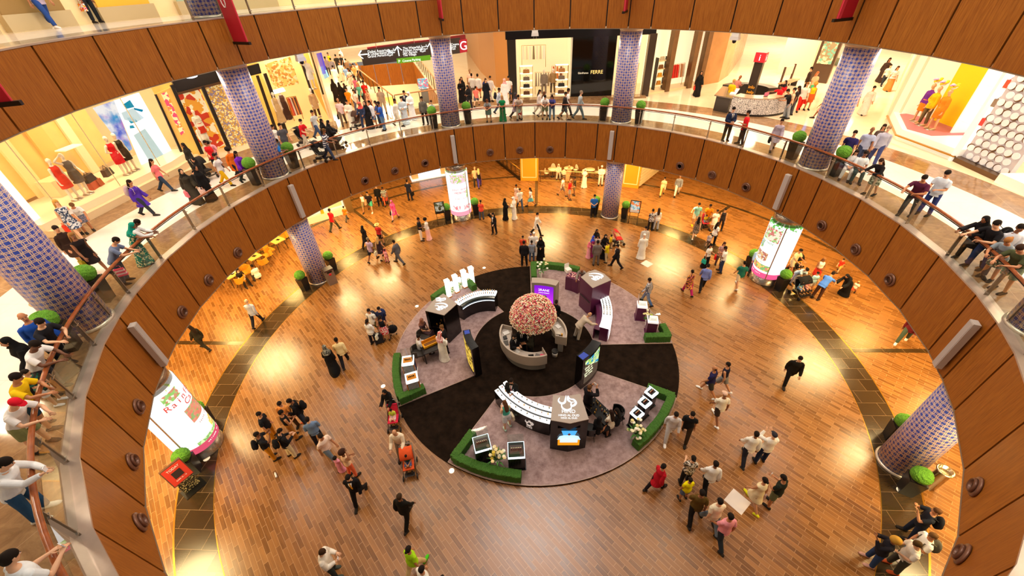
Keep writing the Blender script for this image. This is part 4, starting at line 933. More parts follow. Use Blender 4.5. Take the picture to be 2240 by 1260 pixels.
def hair_mesh(pose, sex, kind, vox):
    J = pose_joints(pose, sex); c, u, f = J['hc'], J['hup'], J['hfw']; X = V3(1, 0, 0); M3 = Matrix((X, f, u)).transposed(); m = MB()
    if kind in ('short', 'long', 'bun', 'curly', 'bald', 'pony'):
        r_ = {'curly': .125, 'bald': .084}.get(kind, .086)
        if kind != 'bald': m.ball(c + u * .038 - f * .02, (r_, r_ * 1.16, r_ * 1.02), 18, 12, 0, 0, True, M3)
        m.ball(c - u * .005 - f * .045, (.08, .062, .08), 14, 10, 0, 0, True, M3)
        if kind == 'long': loft(m, [(c + u * .05 - f * .04, X * .08, f * .07), (c - u * .06 - f * .07, X * .095, f * .055), (J['neck'] - J['up'] * .05 - J['fw'] * .1, X * .1, J['fw'] * .045), (J['neck'] - J['up'] * .2 - J['fw'] * .125, X * .075, J['fw'] * .03)])
        if kind == 'bun': m.ball(c + u * .02 - f * .12, (.045, .045, .045), 10, 8)
        if kind == 'pony': m.tube([c + u * .03 - f * .1, c - f * .14, c - u * .12 - f * .13, c - u * .2 - f * .12], [.03, .036, .03, .012], 10)
        me = solid(m, 'hair', .007, 2); kill = []
        return me
    if kind == 'cap':
        m.ball(c + u * .04 - f * .008, (.088, .106, .085), 18, 12, 0, 0, True, M3); loft(m, [(c + u * .045 + f * .06, X * .075, u * .012), (c + u * .035 + f * .12, X * .07, u * .009), (c + u * .022 + f * .165, X * .04, u * .007)]); return solid(m, 'cap', .007, 2)
    if kind == 'hat':
        m.ball(c + u * .06 - f * .008, (.09, .104, .08), 18, 12, 0, 0, True, M3); loft(m, [(c + u * .035, X * .17, f * .18), (c + u * .05, X * .17, f * .18)], 24); return solid(m, 'hat', .007, 2)
    if kind == 'skullcap': m.ball(c + u * .055 - f * .012, (.084, .1, .07), 18, 12, 0, 0, True, M3); return solid(m, 'cap', .008, 2)
    if kind in ('scarf', 'ghutra', 'niqab'):
        m.ball(c + u * .03 - f * .03, (.094, .1, .1), 18, 12, 0, 0, True, M3); w_ = .19 if kind != 'ghutra' else .2
        n0 = J['neck'] - J['up'] * .09; loft(m, [(c + u * .06 - f * .035, X * .088, f * .085), (c - u * .06 - f * .05, X * .098, f * .075), (J['neck'] - J['up'] * .0 - J['fw'] * .02, X * .13, J['fw'] * .1), (n0 - J['fw'] * .02, X * w_, J['fw'] * .145), (n0 - J['up'] * .14 - J['fw'] * .04, X * (w_ - .02), J['fw'] * .14)])
        if kind == 'ghutra': m.tube([c + u * .085 + Vector((cos(a) * .088, 0, 0)) + f * (sin(a) * .1 - .015) for a in [2 * pi * k / 20 for k in range(20)]], .011, 8, closed=True)
        if kind != 'ghutra': m.tube([c - u * .09 + f * .06, c - u * .12 + f * .02, J['neck'] + J['fw'] * .06], [.035, .06, .07], 10)
        if kind == 'niqab': m.ball(c - u * .055 + f * .045, (.066, .05, .062), 12, 8, 0, 0, True, M3)
        return solid(m, 'head_scarf', .0085, 3)
def proto(kind, pose, sex, what, vox):
    k = (kind, pose, sex, what, vox)
    if k not in PROTO:
        PROTO[k] = {'body': lambda: body_mesh(pose, sex, vox), 'garment': lambda: garment_mesh(pose, sex, what, vox), 'hair': lambda: hair_mesh(pose, sex, what, vox), 'shoe': lambda: shoe_mesh(pose, sex, what), 'front': lambda: front_mesh(pose, sex, what), 'phone': lambda: phone_mesh(pose, sex)}[kind]()
        me = PROTO[k]
        if me and not len(me.materials): me.materials.append(None)
    return PROTO[k]
def shoe_mesh(pose, sex, i):
    J = pose_joints(pose, sex); m = MB(); foot(m, J['legs'][i][2], J['legs'][i][3], .011); return m.mesh('shoe', [None])
def front_mesh(pose, sex, what):
    """Shirt front (and tie) showing in the V of a jacket."""
    J = pose_joints(pose, sex); m = MB(); P, u, f = J['pel'], J['up'], J['fw']; X = V3(1, 0, 0)
    dep = {.5: .1, .46: .122, .4: .138, .3: .14, .2: .134, .12: .134}
    w_ = {.5: .05, .46: .055, .4: .045, .3: .026, .2: .012, .12: .003} if what == 'shirt_front' else {.5: .014, .46: .018, .4: .018, .3: .022, .2: .024, .12: .006}
    off = .006 if what == 'shirt_front' else .012; L = []
    for s in (.5, .46, .4, .3, .2, .12): L.append((P + u * s + f * (dep[s] + off) - X * w_[s], P + u * s + f * (dep[s] + off) + X * w_[s]))
    for a, b in zip(L, L[1:]): m.add([a[0], a[1], b[1], b[0], a[0] - f * .03, a[1] - f * .03, b[1] - f * .03, b[0] - f * .03], [(0, 1, 2, 3), (4, 7, 6, 5), (0, 3, 7, 4), (1, 5, 6, 2)], 0, True)
    return m.mesh(what, [None])
def phone_mesh(pose, sex):
    J = pose_joints(pose, sex); s, e, w_, wd, sx = J['arms'][0]; q = w_ + wd * .1 + V3(-.01, 0, .03); m = MB()
    if pose == 'photo': q.x = 0; m.box(q + V3(0, .0, .02), (.15, .012, .075))
    else: m.box(q, (.075, .012, .14))
    return m.mesh('phone', [None])
SKIN = ['#c98f68', '#b67a52', '#e2b08c', '#8a5636', '#6b4028', '#d9a27a']; SKINM = [M(c, .6, name='skin') for c in SKIN]; EYEW, EYED, LIP = M('#e8e0d8', .4, name='eye'), M('#1a100c', .5, name='dark_hair'), M('#a3554a', .5, name='lips')
def tone(s):
    if ':' in s: k, *c = s.split(':'); return cloth('#' + c[0], k, '#' + (c[1] if len(c) > 1 else 'ffffff'), '#' + c[2] if len(c) > 2 else None)
    return cloth('#' + s)
def setmat(o, mats):
    for i, m_ in enumerate(mats): o.material_slots[i].link = 'OBJECT'; o.material_slots[i].material = m_
NPERS = [0]
def person(x, y, z, face, sex, pose, H, top, bottom, hair, label, skin=None, shoes='2a2420', extra=(), group=None, vox=.0115):
    NPERS[0] += 1; sk = SKINM[skin if skin is not None else (NPERS[0] * 7) % 4]; vb = 'f' if sex in 'fg' else 'm'
    t = thing('person', label, 'person', (x, y, z + .001), -rad(face), group); k = H / 1.75; t.scale = (k * (1.0 if H > 1.4 else 1.08),) * 2 + (k,)
    b = link('body', proto('body', pose, vb, '', vox), t); setmat(b, (sk, EYEW, EYED, LIP))
    for nm, spec in (('top', top), ('bottom', bottom)):
        if not spec or spec == '-': continue
        kd, c = spec.split(' '); me = proto('garment', pose, vb, kd, vox)
        o = link({'shirtl': 'shirt', 'longskirt': 'skirt', 'gown': 'dress'}.get(kd, kd), me, t); setmat(o, (tone(c),))
    for i in (0, 1): o = link('shoe', proto('shoe', pose, vb, i, 0), t); setmat(o, (cloth('#' + shoes),))
    hk, hc = (hair.split(' ') + ['1c130e'])[:2]
    if hk != 'none': o = link({'short': 'hair', 'long': 'hair', 'bun': 'hair', 'pony': 'hair', 'curly': 'hair', 'bald': 'hair', 'scarf': 'head_scarf', 'niqab': 'head_scarf', 'ghutra': 'head_cloth', 'skullcap': 'cap'}.get(hk, hk), proto('hair', pose, vb, hk, 0), t); setmat(o, (tone(hc) if hk not in ('short', 'long') else cloth('#' + hc),))
    for e in extra:
        if e in ('suit', 'tie') or e.startswith('tie'):
            o = link('shirt_front', proto('front', pose, vb, 'shirt_front', 0), t); setmat(o, (WHITE,))
            if e.startswith('tie'): o = link('tie', proto('front', pose, vb, 'tie', 0), t); setmat(o, (cloth('#' + (e.split(' ')[1] if ' ' in e else '1a1a22')),))
        if e == 'phone': o = tag(link('phone', proto('phone', pose, vb, '', 0)), 'phone held by ' + ' '.join(label.split()[:9]), 'phone'); o.matrix_world = Matrix.Translation((x, y, z)) @ Matrix.Rotation(-rad(face), 4, 'Z') @ Matrix.Diagonal((*t.scale, 1)); setmat(o, (M('#e8e8ec', .2),))
        if e.startswith('pack'): backpack(t, e.split(' ')[1] if ' ' in e else '16161a', label)
        if e.startswith('bag'): handbag(t, e, label)
    return t
def place(t_, off): return Matrix.Translation(t_.location) @ Matrix.Rotation(t_.rotation_euler.z, 4, 'Z') @ Vector(off)
def backpack(t, c, label):
    k = t.scale[2]; H = pose_joints('stand', 'm')['pel'].z; p = place(t, (0, -.235 * k, .98 * k)); b = thing('backpack', 'backpack worn by ' + ' '.join(label.split()[:11]), 'backpack', p, t.rotation_euler.z, None, k)
    MB().ball((0, 0, .2), (.17, .1, .24), 14, 10).build('body', cloth('#' + c), b); MB().ball((0, -.08, .12), (.12, .05, .12), 10, 8).build('pocket', cloth('#' + c), b)
    for sx in (-1, 1): MB().tube([(sx * .1, .08, .36), (sx * .12, .2, .45), (sx * .125, .34, .33), (sx * .14, .33, .12), (sx * .13, .12, .03)], .018, 6, flat=.5).build('strap', cloth('#' + c), b)
def handbag(t, e, label):
    c = e.split(' ')[1]; k = t.scale[2]; p = place(t, (.27 * k, .04 * k, .42 * k)); b = thing('handbag', 'bag carried by ' + ' '.join(label.split()[:11]), 'bag', p, t.rotation_euler.z, None, k)
    MB().box((0, 0, .13), (.1, .3, .26), 0, 0, .86).build('body', tone(c), b); MB().tube([(0, -.1, .25), (0, -.08, .36), (0, .08, .36), (0, .1, .25)], .009, 6).build('strap', tone(c), b)
def crowd(rows, z, vox=.0115):
    for ln in rows.strip().split('\n'):
        f = [q.strip() for q in ln.split('|')]
        if len(f) < 7: continue
        px, py = (float(q) for q in f[0].split(',')[:2]); mode = f[0].split(',')[2] if f[0].count(',') > 1 else 'h'
        fa = float(f[1]); sex, pose, H = f[2].split(' '); H = float(H); kw = {}
        hz = {'bend': .8, 'sit': .68, 'rail': .88, 'rail2': .91, 'railphone': .9}.get(pose, .93) * H
        q = at(px, py, z if mode == 'f' else z + hz); x, y = q.x, q.y
        if mode == 'h' and pose in POSES:   # step back from a leaning head to the feet
            J = pose_joints(pose, 'm'); hy = J['hc'].y * H / 1.75; x -= sin(rad(fa)) * hy; y -= cos(rad(fa)) * hy
        ex = []; 
        for tok in (f[7].split(';') if len(f) > 7 and f[7] else []):
            tok = tok.strip()
            if tok.startswith('skin'): kw['skin'] = int(tok[4:])
            elif tok.startswith('shoes'): kw['shoes'] = tok.split(' ')[1]
            elif tok.startswith('r='): a = math.atan2(x, y); r_ = min(float(tok[2:]), max(13.98, math.hypot(x, y))); x, y = r_ * sin(a), r_ * cos(a)
            elif tok.startswith('R='): a = math.atan2(x, y); r_ = float(tok[2:]); x, y = r_ * sin(a), r_ * cos(a)
            elif tok: ex.append(tok)
        person(x, y, z + (P1 if z == 0 and 2.95 < math.hypot(x, y) < 6.7 and 'onstand' in ex else 0), fa, sex, pose, H, f[3], f[4], f[5], f[6], extra=[q for q in ex if q != 'onstand'], vox=vox, **kw)
# ------------------------------------------------------------------ everybody on the ground floor: head pixel | heading | build pose height | top | bottom | hair | label | extras
CR0 = '''
720,458|20|m walk 1.8|shirt c4101a|trousers 3b3a24|short|man in a red shirt and dark olive trousers walking past the yellow shop post
751,452|10|f walk2 1.25|shirt e07818|leggings 4a4a40|short|child in an orange top walking by the white shop front
789,424|180|f walk 1.66|vest f3ecd8|shorts 8a7a52|long 6a4a28|woman in a white sleeveless top and shorts under the timber parapet
802,421|175|m walk2 1.75|shirt 20181a|shorts 46a888|short|man in a black and pink shirt with mint green shorts|shoes e8e0d0
836,411|165|f push 1.65|shirt stripe:2a2a30:d8cfc0|leggings c8603a|short|woman in a striped top pushing a pushchair near the far aisle
822,408|170|m stand 1.75|shirtl 1a1714|trousers 1f1a18|short|person in dark clothes half hidden by the parapet near the striped pusher
855,440|190|f walk 1.66|tunic d8417c|trousers f0a8b4|scarf e0508c|woman in a bright pink head scarf and pale pink trousers|bag 1a1a1c
890,396|8|m stand 1.78|shirt 1e2233|trousers 24222a|short|man in a navy shirt with a black bag, facing the white lit kiosk|bag 101014
915,479|85|m front 1.78|shirt 15151a|trousers efe6d8|short|man in a black shirt and white trousers talking to a woman in pink stripes
929,480|265|f front 1.68|shirtl efe6e0|longskirt stripe:f2a0a0:f8d8d0|curly|woman in a white jacket and long pink striped skirt|bag 1c1c22
792,495|15|f walk 1.66|tunic 141012|trousers 141012|scarf 141012|woman all in black with a hood walking along the dark floor band
824,492|190|f stand 1.62|shirt b02024|skirt 2a1a18|hat d8b070|woman in a straw hat, red top and dark skirt
804,521|12|m walk 1.78|shirt b8a0bc|shorts 22222c|short 8a7a60|man in a lilac shirt and dark shorts carrying shopping|bag e8e0c0
825,519|8|f walk2 1.68|dress 3a2a30|-|long c8a060|blonde woman in a short dark dress walking with the lilac shirt man|bag d05070
841,547|10|g stand 1.0|shirt e8a0a8|leggings d07080|short|small child in pink beside the blonde woman in a dark dress
860,527|285|m walk 1.8|jacket 5a5a60|trousers 5a5a60|short|man in a grey suit striding alone across the glossy planks|tie 2a2a30
1051,440|5|f phone 1.55|shirt e8503a|trousers 4a5568|short|girl in a coral shirt and jeans near the tall white drum
1078,469|205|f armup 1.66|jacket 16141a|trousers 16141a|long 1a1210|woman in a black suit with her hand at her face|tie e8e0e0
1105,437|100|f front 1.7|abaya 0c0b0d|-|scarf 0c0b0d|woman in a black abaya facing the man in the white robe by the dark band
1122,434|265|m front 1.76|robe f2efe8|-|ghutra f4f1ea|man in a white robe and white head cloth beside the woman in black
1129,405|200|f walk 1.65|shirt e8c0b0|skirt f0b8b0|short|woman in pale pink walking behind the man in jeans
1137,414|160|m walk2 1.76|shirt efe9df|trousers 46536a|short|man in a white shirt and blue jeans striding past the dark floor strip
1159,412|250|f walk 1.6|shirt f4e8e4|skirt 6ac0cc|long 1a1210|girl in a white top and turquoise skirt near the orange cafe
1038,367|350|m stand 1.8|shirt d8c090|trousers 3a3428|bald c8a878|man in a tan shirt walking away beside a blonde woman far down the aisle
1046,370|350|f walk 1.72|vest 1a1618|leggings 4a3aa0|long e0c080|blonde woman in a black top and purple leggings far down the aisle
1176,467|100|m walk 1.76|tunic f1ece2|trousers 1a1616|short|man in a long white shirt and black trousers striding alone
1146,530|5|m stand 1.8|jacket 17151a|trousers 17151a|short|man in a black suit seen from behind, beside a boy in a check shirt
1143.5,519|185|m stand 1.45|shirt d84a2a|trousers 303030|short|boy in an orange shirt facing the man in the black suit
1163,529|0|m stand 1.5|shirt check:46506a:c8ccd8|trousers 44587c|short|boy in a blue check shirt and jeans next to the black suit
1168,511|175|m carry 1.72|robe f0e8e0|-|skullcap f6f2ea|man in a pale robe and white cap holding a child
1161,513|160|m stand 1.05|shirt e6d8d4|shorts d8c8c0|cap 4a4070|small child in a purple cap held by the man in the pale robe
1183,522|185|f front 1.7|abaya 0d0c0e|-|niqab 0d0c0e|woman in a black abaya facing the camera near the black suit
1306,505|170|f stand 1.55|abaya 121012|-|scarf 121012|girl in black behind the blue head scarf in the busy group
1299,519|110|f front 1.5|gown 9a2a6a|-|scarf 3a50c8|woman in a blue head scarf and magenta dress in the group with the grey suit
1308,517|190|f carry 1.55|shirt d8c0b0|trousers 303038|short|person with a tan patterned top behind the grey suit
1290,532|70|g stand 1.15|gown f0a0b0|-|scarf e87088|little girl in a pink dress and pink scarf next to the grey suit
1308,529|0|m stand 1.78|jacket 6f6560|trousers 6f6560|short|man in a grey suit seen from behind among the family
1325,517|180|f front 1.72|abaya 0e0c0e|-|niqab 0e0c0e|woman in a black abaya and face veil facing the grey suit
1329,531|300|m carry 1.5|shirt e6d21a|trousers cdbb96|short|boy in a yellow shirt and beige trousers beside the grey suit
1351,536|285|f walk 1.72|jacket 16131a|trousers 16131a|short|woman in a black suit striding away from the family|tie e8e2e0
1338,515|90|g stand 1.0|shirt e8c81a|trousers 8a6a3a|short|small child in yellow behind the red pushchair
1410,515|5|m stand 1.76|robe f3ede2|-|skullcap f7f3ea|man in a long white robe and white cap seen from behind
1414,499|180|m stand 1.76|shirtl c8c4c0|trousers 4a4a55|short|bearded man in a grey top facing the man in the white robe
1429,460|5|f stand 1.66|shirt print:d8d2cc:3a3a44|trousers 1a1718|short|woman in a black and white print blouse and black trousers
1442,458|10|f stand 1.68|shirtl f2ece4|trousers b8bcc4|long 3a2414|woman in a white top and pale jeans next to the print blouse
1301,429|185|m front 1.78|shirt 2a6ac0|trousers 1c1a20|short|man in a bright blue shirt standing by the ground floor column
1250,394|100|m phone 1.76|shirt d81c1a|shorts b8ac98|bald c09070|man in a red shirt and grey shorts in front of the orange cafe
1233.5,387|95|m walk 1.74|shirt ded6c4|shorts 9a9080|cap 5a4a3a|man in a white shirt and cap walking behind the red shirt by the cafe
1257,389|280|f stand 1.6|shirt 3a3020|shorts 8a7a50|short|woman in dark clothes beyond the man in the red shirt
1455,389|200|f walk 1.6|shirt f0d8a0|trousers f0d080|short|woman in pale yellow walking by the cafe's sloping railing
1489,384|200|m walk 1.82|shirtl 8a8a92|trousers efe8dc|bald|man in a grey shirt and white trousers, his head hidden by the parapet
1530,447|190|m reach 1.76|shirt 8cd0d0|shorts efe2c4|short|man in a turquoise shirt pointing, with yellow shoes|shoes e8c018
1555,449|195|m push 1.76|shirt ee8a14|shorts 6a6a78|short|man in an orange shirt pushing a red pushchair
1530,476|20|f walk 1.62|dress print:8a7a6a:4a3a30|-|long 1c120e|woman with long dark hair in a short patterned dress|shoes f0e8e0
1570,462|190|f stand 1.6|shirt f4eee4|skirt f2ece0|bun|woman dressed in white behind the striped little boy
1587,459|200|f stand 1.66|vest 2a2428|trousers 2a2226|short|woman in black and white with a pink shopping bag|bag f04a8a
1571,489|60|f carry 1.66|shirt f6f0ea|trousers 141214|long 1c120e|woman in a white t-shirt and black trousers beside a striped little boy
1555,512|200|g stand 1.05|shirt stripe:e8e0dc:6a5a70|shorts 6a5040|short|little boy in a striped shirt near the dark floor band
1556,537|150|f carry 1.66|shirt f6f0e8|longskirt 121012|long 120c0a|woman in a white top and black skirt carrying a teal bag|bag 2ab0a0
1585,533|200|f front 1.62|shirt print:d8b0a8:a87a78|trousers 6a4a4a|long 3a2018|woman in a dusty pink print top holding a red bag|bag e01c22
1587,542|300|m phone 1.78|shirt f4eee6|trousers 2e3a58|short|man in a white t-shirt and navy jeans beside the red bag
1550,579|15|m walk 1.78|shirtl 7484c8|trousers 1c1a1e|short|man in a violet blue shirt seen from behind with arms out
1515,592|350|f walk2 1.66|tunic print:b05060:3a1a20:e8a040|trousers b8246a|bun|woman in a colourful shawl and magenta trousers
1630,573|5|m walk 1.78|shirt 1f6a5a|shorts d8c09a|short|man in a green t-shirt and beige shorts near the lit drum|shoes e8e4e0
1421,610|310|m walk 1.76|shirtl check:2a2a38:e8e4e4|trousers 4a6a9a|short|man in a black and white plaid shirt and jeans passing the purple cases
1663,545|180|f stand 1.66|shirtl b8ccdc|trousers 6a6a7a|short|woman in pale blue behind the lit drum with food pictures
1753,547|160|m push 1.76|shirt e0c896|shorts e0caa0|short|man in cream clothes leaning over a black pushchair
1765,592|175|f bend 1.62|shirt b8ccd8|trousers c8c8d0|bun|woman in pale blue bending over the twin pushchair
1804,567|190|f front 1.68|vest f2e4d0|skirt d83828|long 8a5a30|woman in a cream top and red skirt above a child in teal stripes
1790,598|180|g carry 1.3|shirt stripe:58b8c0:f0f0ea|shorts f0e8e0|short|child in a teal striped shirt beside the pushchairs
1822,600|60|m bend 1.78|shirt 4a7ad8|trousers 4a2c1c|short|man in a blue shirt and brown trousers leaning towards a woman in black
1852,606|250|f bend 1.7|abaya 121012|-|scarf 121012|woman in a black abaya bending near the timber parapet
1879,616|230|g walk .92|shirt f0d8c0|shorts d85030|short b08850|toddler in a pale top and red shorts walking alone
1846,567|230|g walk2 .95|shirt e03a24|shorts e8b050|short|toddler in red at the edge of the timber parapet
1564,804|310|m walk 1.76|shirt 211f4e|shorts 3a3a34|bald 3a2418|man in a navy t-shirt and dark shorts with white shoes|shoes f0ece8
1593,795|315|m walk2 1.78|vest 16162c|shorts 8a8a8a|short|man in a dark basketball jersey with white lettering|shoes e8e4e4
1587,860|355|m walk 1.76|shirt f3e8d4|shorts 3a2c24|cap e8c0a8|man in a cream t-shirt, pale cap and dark shorts|shoes f0ece8
1752,783|200|m walk 1.8|jacket 18140f|trousers 16120e|short|man all in black walking alone on the bright planks
1480,906|195|m walk 1.78|shirtl d4cfd0|trousers c8c4c4|short|man in a pale grey shirt and pale trousers beside the hedge|shoes f0e8e4
1516,905|205|m walk2 1.78|shirt 17181a|trousers 3a2a1a|short|man in a black polo shirt with a small badge beside the pale grey shirt
1656,947|10|m walk 1.78|shirtl f3ece2|trousers 22222c|short|man in a white shirt and black trousers beside the one in a dark hat
1694,952|5|m photo 1.78|shirtl f3ebe2|trousers 1e2c4c|cap 2c2c34|man in a white shirt and dark hat looking through a camera
1714,1044|330|m phone 1.76|shirt 20251c|shorts 6a7050|short|man in a dark green t-shirt and camouflage shorts holding a white phone|phone
1674,1048|345|f walk 1.7|dress f0dcb2|-|bun|woman in a cream dress and bright yellow shoes|shoes d8d820;bag e8c8c0
1567,1012|5|m walk 1.8|shirtl f4f0ea|trousers 141214|short|man in a white shirt and black trousers ahead of the olive shirt
1517,1002|5|f carry 1.68|shirt print:e6dccc:5a5248|trousers 1c1a1a|bun|woman in a zebra print blouse behind the boy in yellow
1510,1049|350|g stand 1.35|shirt f0e000|shorts 5a6a88|short|boy in a bright yellow t-shirt and denim shorts
1453,1018|60|f walk 1.66|tunic b81426|leggings 1c1214|bun|woman in a long crimson tunic with a pale scarf
1537,1075|10|m walk 1.78|shirt 5a4418|trousers 181412|short|man in an olive brown shirt and black trousers
1576,1094|355|m walk2 1.78|shirt f2e2c4|trousers 7a8898|short|man in a cream shirt and grey jeans beside the olive shirt
1599,1127|350|m walk 1.78|shirt f09aa4|trousers 2a3038|short|man in a pink shirt and dark jeans
2048,1118|300|m photo 1.8|shirt 1a1e28|trousers 1c2438|short 5a3a20|man with a black and white backpack taking a picture near the tall silver bin|pack 1c1c22
1957,1182|300|f photo 1.7|shirtl 1d1a22|trousers 2a4068|curly c09038|woman with big curly blonde hair holding up a camera|shoes c89888
2007,1190|290|m phone 1.8|shirt e8e0d0|trousers 4a4a40|short 4a3418|man in a white number t-shirt looking at his phone|shoes d86030
2040,1172|290|m front 1.78|shirt f2eee6|trousers 5a7088|short 6a4a28|man in a white t-shirt with a grey backpack|pack 5c584c;shoes e8d8c0
806,680|185|m stand 1.72|shirt f0ece4|shorts 5a5a3a|short|young man in a white t-shirt with backpack straps, facing the woman with the suitcase|pack 3a3a48
803,702|10|f front 1.66|shirtl f4f0ea|trousers 23232e|pony|woman in a white blouse with a pale shopping bag|bag e8ead8
828,676|180|m stand 1.74|shirt 222848|trousers 2a2a34|short|man in a navy t-shirt with a yellow print and a backpack|pack 2a3a6a
831,694|350|f stand 1.66|vest 16141a|skirt print:d82838:f4e8e4|bun|woman in a black sleeveless top and red floral skirt
708,757|330|f walk 1.68|abaya 100e10|-|scarf print:4a4a44:a8a89a|woman in a black robe with a grey patterned head scarf
734,741|335|m walk 1.78|shirtl f0d8a0|trousers 1c1a22|short|man in a cream shirt and black trousers beside the grey scarf
538,657|350|m walk 1.76|shirtl c0c4d0|trousers 26242a|bald c8a888|older man with white hair in a grey blue shirt
413,714|280|f walk 1.7|shirtl 2a2416|trousers 2a2416|long 2a1a0c|woman in dark clothes striding under the timber parapet
567,906|75|m stand 1.74|shirt 1b1b1f|trousers c8861c|short|young man in a black t-shirt and ochre trousers facing the group
562,950|50|m photo 1.74|shirt 1d1c20|trousers c8861c|short|young man with a big camera, black t-shirt and ochre trousers|pack 15151a
612,942|35|m phone 1.74|shirtl 17171c|trousers e0cfa4|short|young man in a black jacket and cream trousers with a backpack|pack 121216
615,902|40|m front 1.78|vest 121114|trousers b87830|short|man in a black sleeveless top and tan trousers
611,884|170|m front 1.72|shirt e0924a|trousers 4a3424|short|young man in an orange shirt inside the group of friends
632,877|245|m phone 1.78|shirtl 141318|trousers 2c3648|short|man with a bulging black backpack and dark jeans|pack 101014;shoes d86838
672,917|330|m front 1.74|shirtl 6a84a8|trousers 1e1e28|short|man in a denim blue shirt and black trousers
701,953|110|m walk 1.78|shirt f6d8c8|trousers 6a7a88|short|man in a pale pink shirt holding the little girl's hand
732,1003|190|g stand .95|gown e898b0|-|curly|little girl in a pink dress with flowers
749,989|35|f armup 1.68|vest f6c8a0|leggings f2714a|curly 3a2014|woman in a peach top and coral trousers with one arm raised
760,1044|170|m walk 1.8|jacket 120f12|trousers 120f12|short|man in a black suit with a golden yellow tie|tie e8a018
840,857|185|f push 1.68|tunic 151314|leggings 151314|scarf 151314|woman in black pushing a red pushchair
862,945|175|m push 1.8|sweater f0dcc0|trousers 8a7a68|bald 5a3018|man in a cream sweater pushing an orange pushchair
873,1084|10|m walk2 1.78|shirtl 17140f|trousers 17140f|short 3a2a1a|man in a black shirt and black trousers seen from behind near the orange pushchair
705,1207|75|m phone 1.78|hoodie f2e8dc|trousers 2a3436|short 3a2412|man in a white jacket looking at a phone, with white soled shoes|phone;shoes 4a5048
893,1199|20|f walk 1.7|shirt a8e01a|trousers d8c088|bun|woman in a lime green top|shoes 4ac020
922,1243|30|m walk 1.76|shirt f4ece2|trousers e8dcc8|short|man in a white shirt at the bottom edge behind the lime green top
1970,748,f|230|m walk 1.76|shirtl 6a1c24|trousers 4a5a4a|short|man in dark red and green trousers half hidden by the parapet|shoes e8e4e0
1104,883|330|f phone 1.66|vest 4ab09a|shorts d8d8d8|long 5a3820|woman in a teal vest and pale shorts at the black tiered counter|shoes b8d0c0;bag e8d8b8;onstand
1118,833|190|m front 1.74|jacket 1a1714|trousers 1a1714|short|salesman in a dark suit behind the black tiered counter|tie 8a2a2a
1290,850|45|m photo 1.78|jacket 16131a|trousers 16131a|short 5a3a20|man in a black suit taking a photo beside the floral screen totem|phone;onstand
1312,921|60|f sit 1.7|gown 141214|-|scarf 141214|woman in black seated at the crowded perfume table|onstand
1336,906|330|f sit 1.66|shirtl ece0cc|trousers 2a2420|long 2a1810|woman in a cream top seated at the crowded perfume table|onstand
1348,902|300|f sit 1.62|shirtl 161418|trousers 161418|long 1a1210|woman in black with long hair at the end of the perfume table|onstand
924,705|110|f sit 1.68|gown 4a3438|-|scarf 8a5a4a|seated woman in a brown head scarf by the yellow presentation box|onstand
917,740|65|m sit 1.7|robe d8d4d0|-|short|man in pale clothes seated in the brown lounge chair|onstand
963,733|30|m front 1.78|robe f0ece4|-|ghutra check:f0dcd8:cc4440|man in a white robe and red check head cloth on the mauve platform|onstand
966,718|255|m front 1.78|jacket 151318|trousers 151318|short 6a4a28|salesman in a black suit facing the man in the red check head cloth|tie 2a2a2a;onstand
1290,690|75|m bend 1.78|jacket c8b8a4|trousers c0b4a6|bald c09a78|man in a pale beige jacket leaning on the glowing purple counter|onstand
1272,597|200|m bend 1.7|shirtl 8a8078|trousers 6a645e|bald 8a4a30|man in grey bending behind the petal strewn counter|onstand
1126,735|130|m phone 1.74|jacket 141216|trousers 141216|short|clerk in black at the far end of the reception desk|tie
1140,722|175|m front 1.78|jacket 131216|trousers 131216|short|suited man with a black tie under the rose dome|tie 101014
1158,727|245|m front 1.76|jacket 2c2a20|trousers 1c1a18|short|man in a dark olive suit under the rose dome|tie
1217,660|20|f stand 1.66|jacket 141216|trousers 141216|bun|saleswoman in black beside the purple screen|onstand
'''
crowd(CR0, 0)
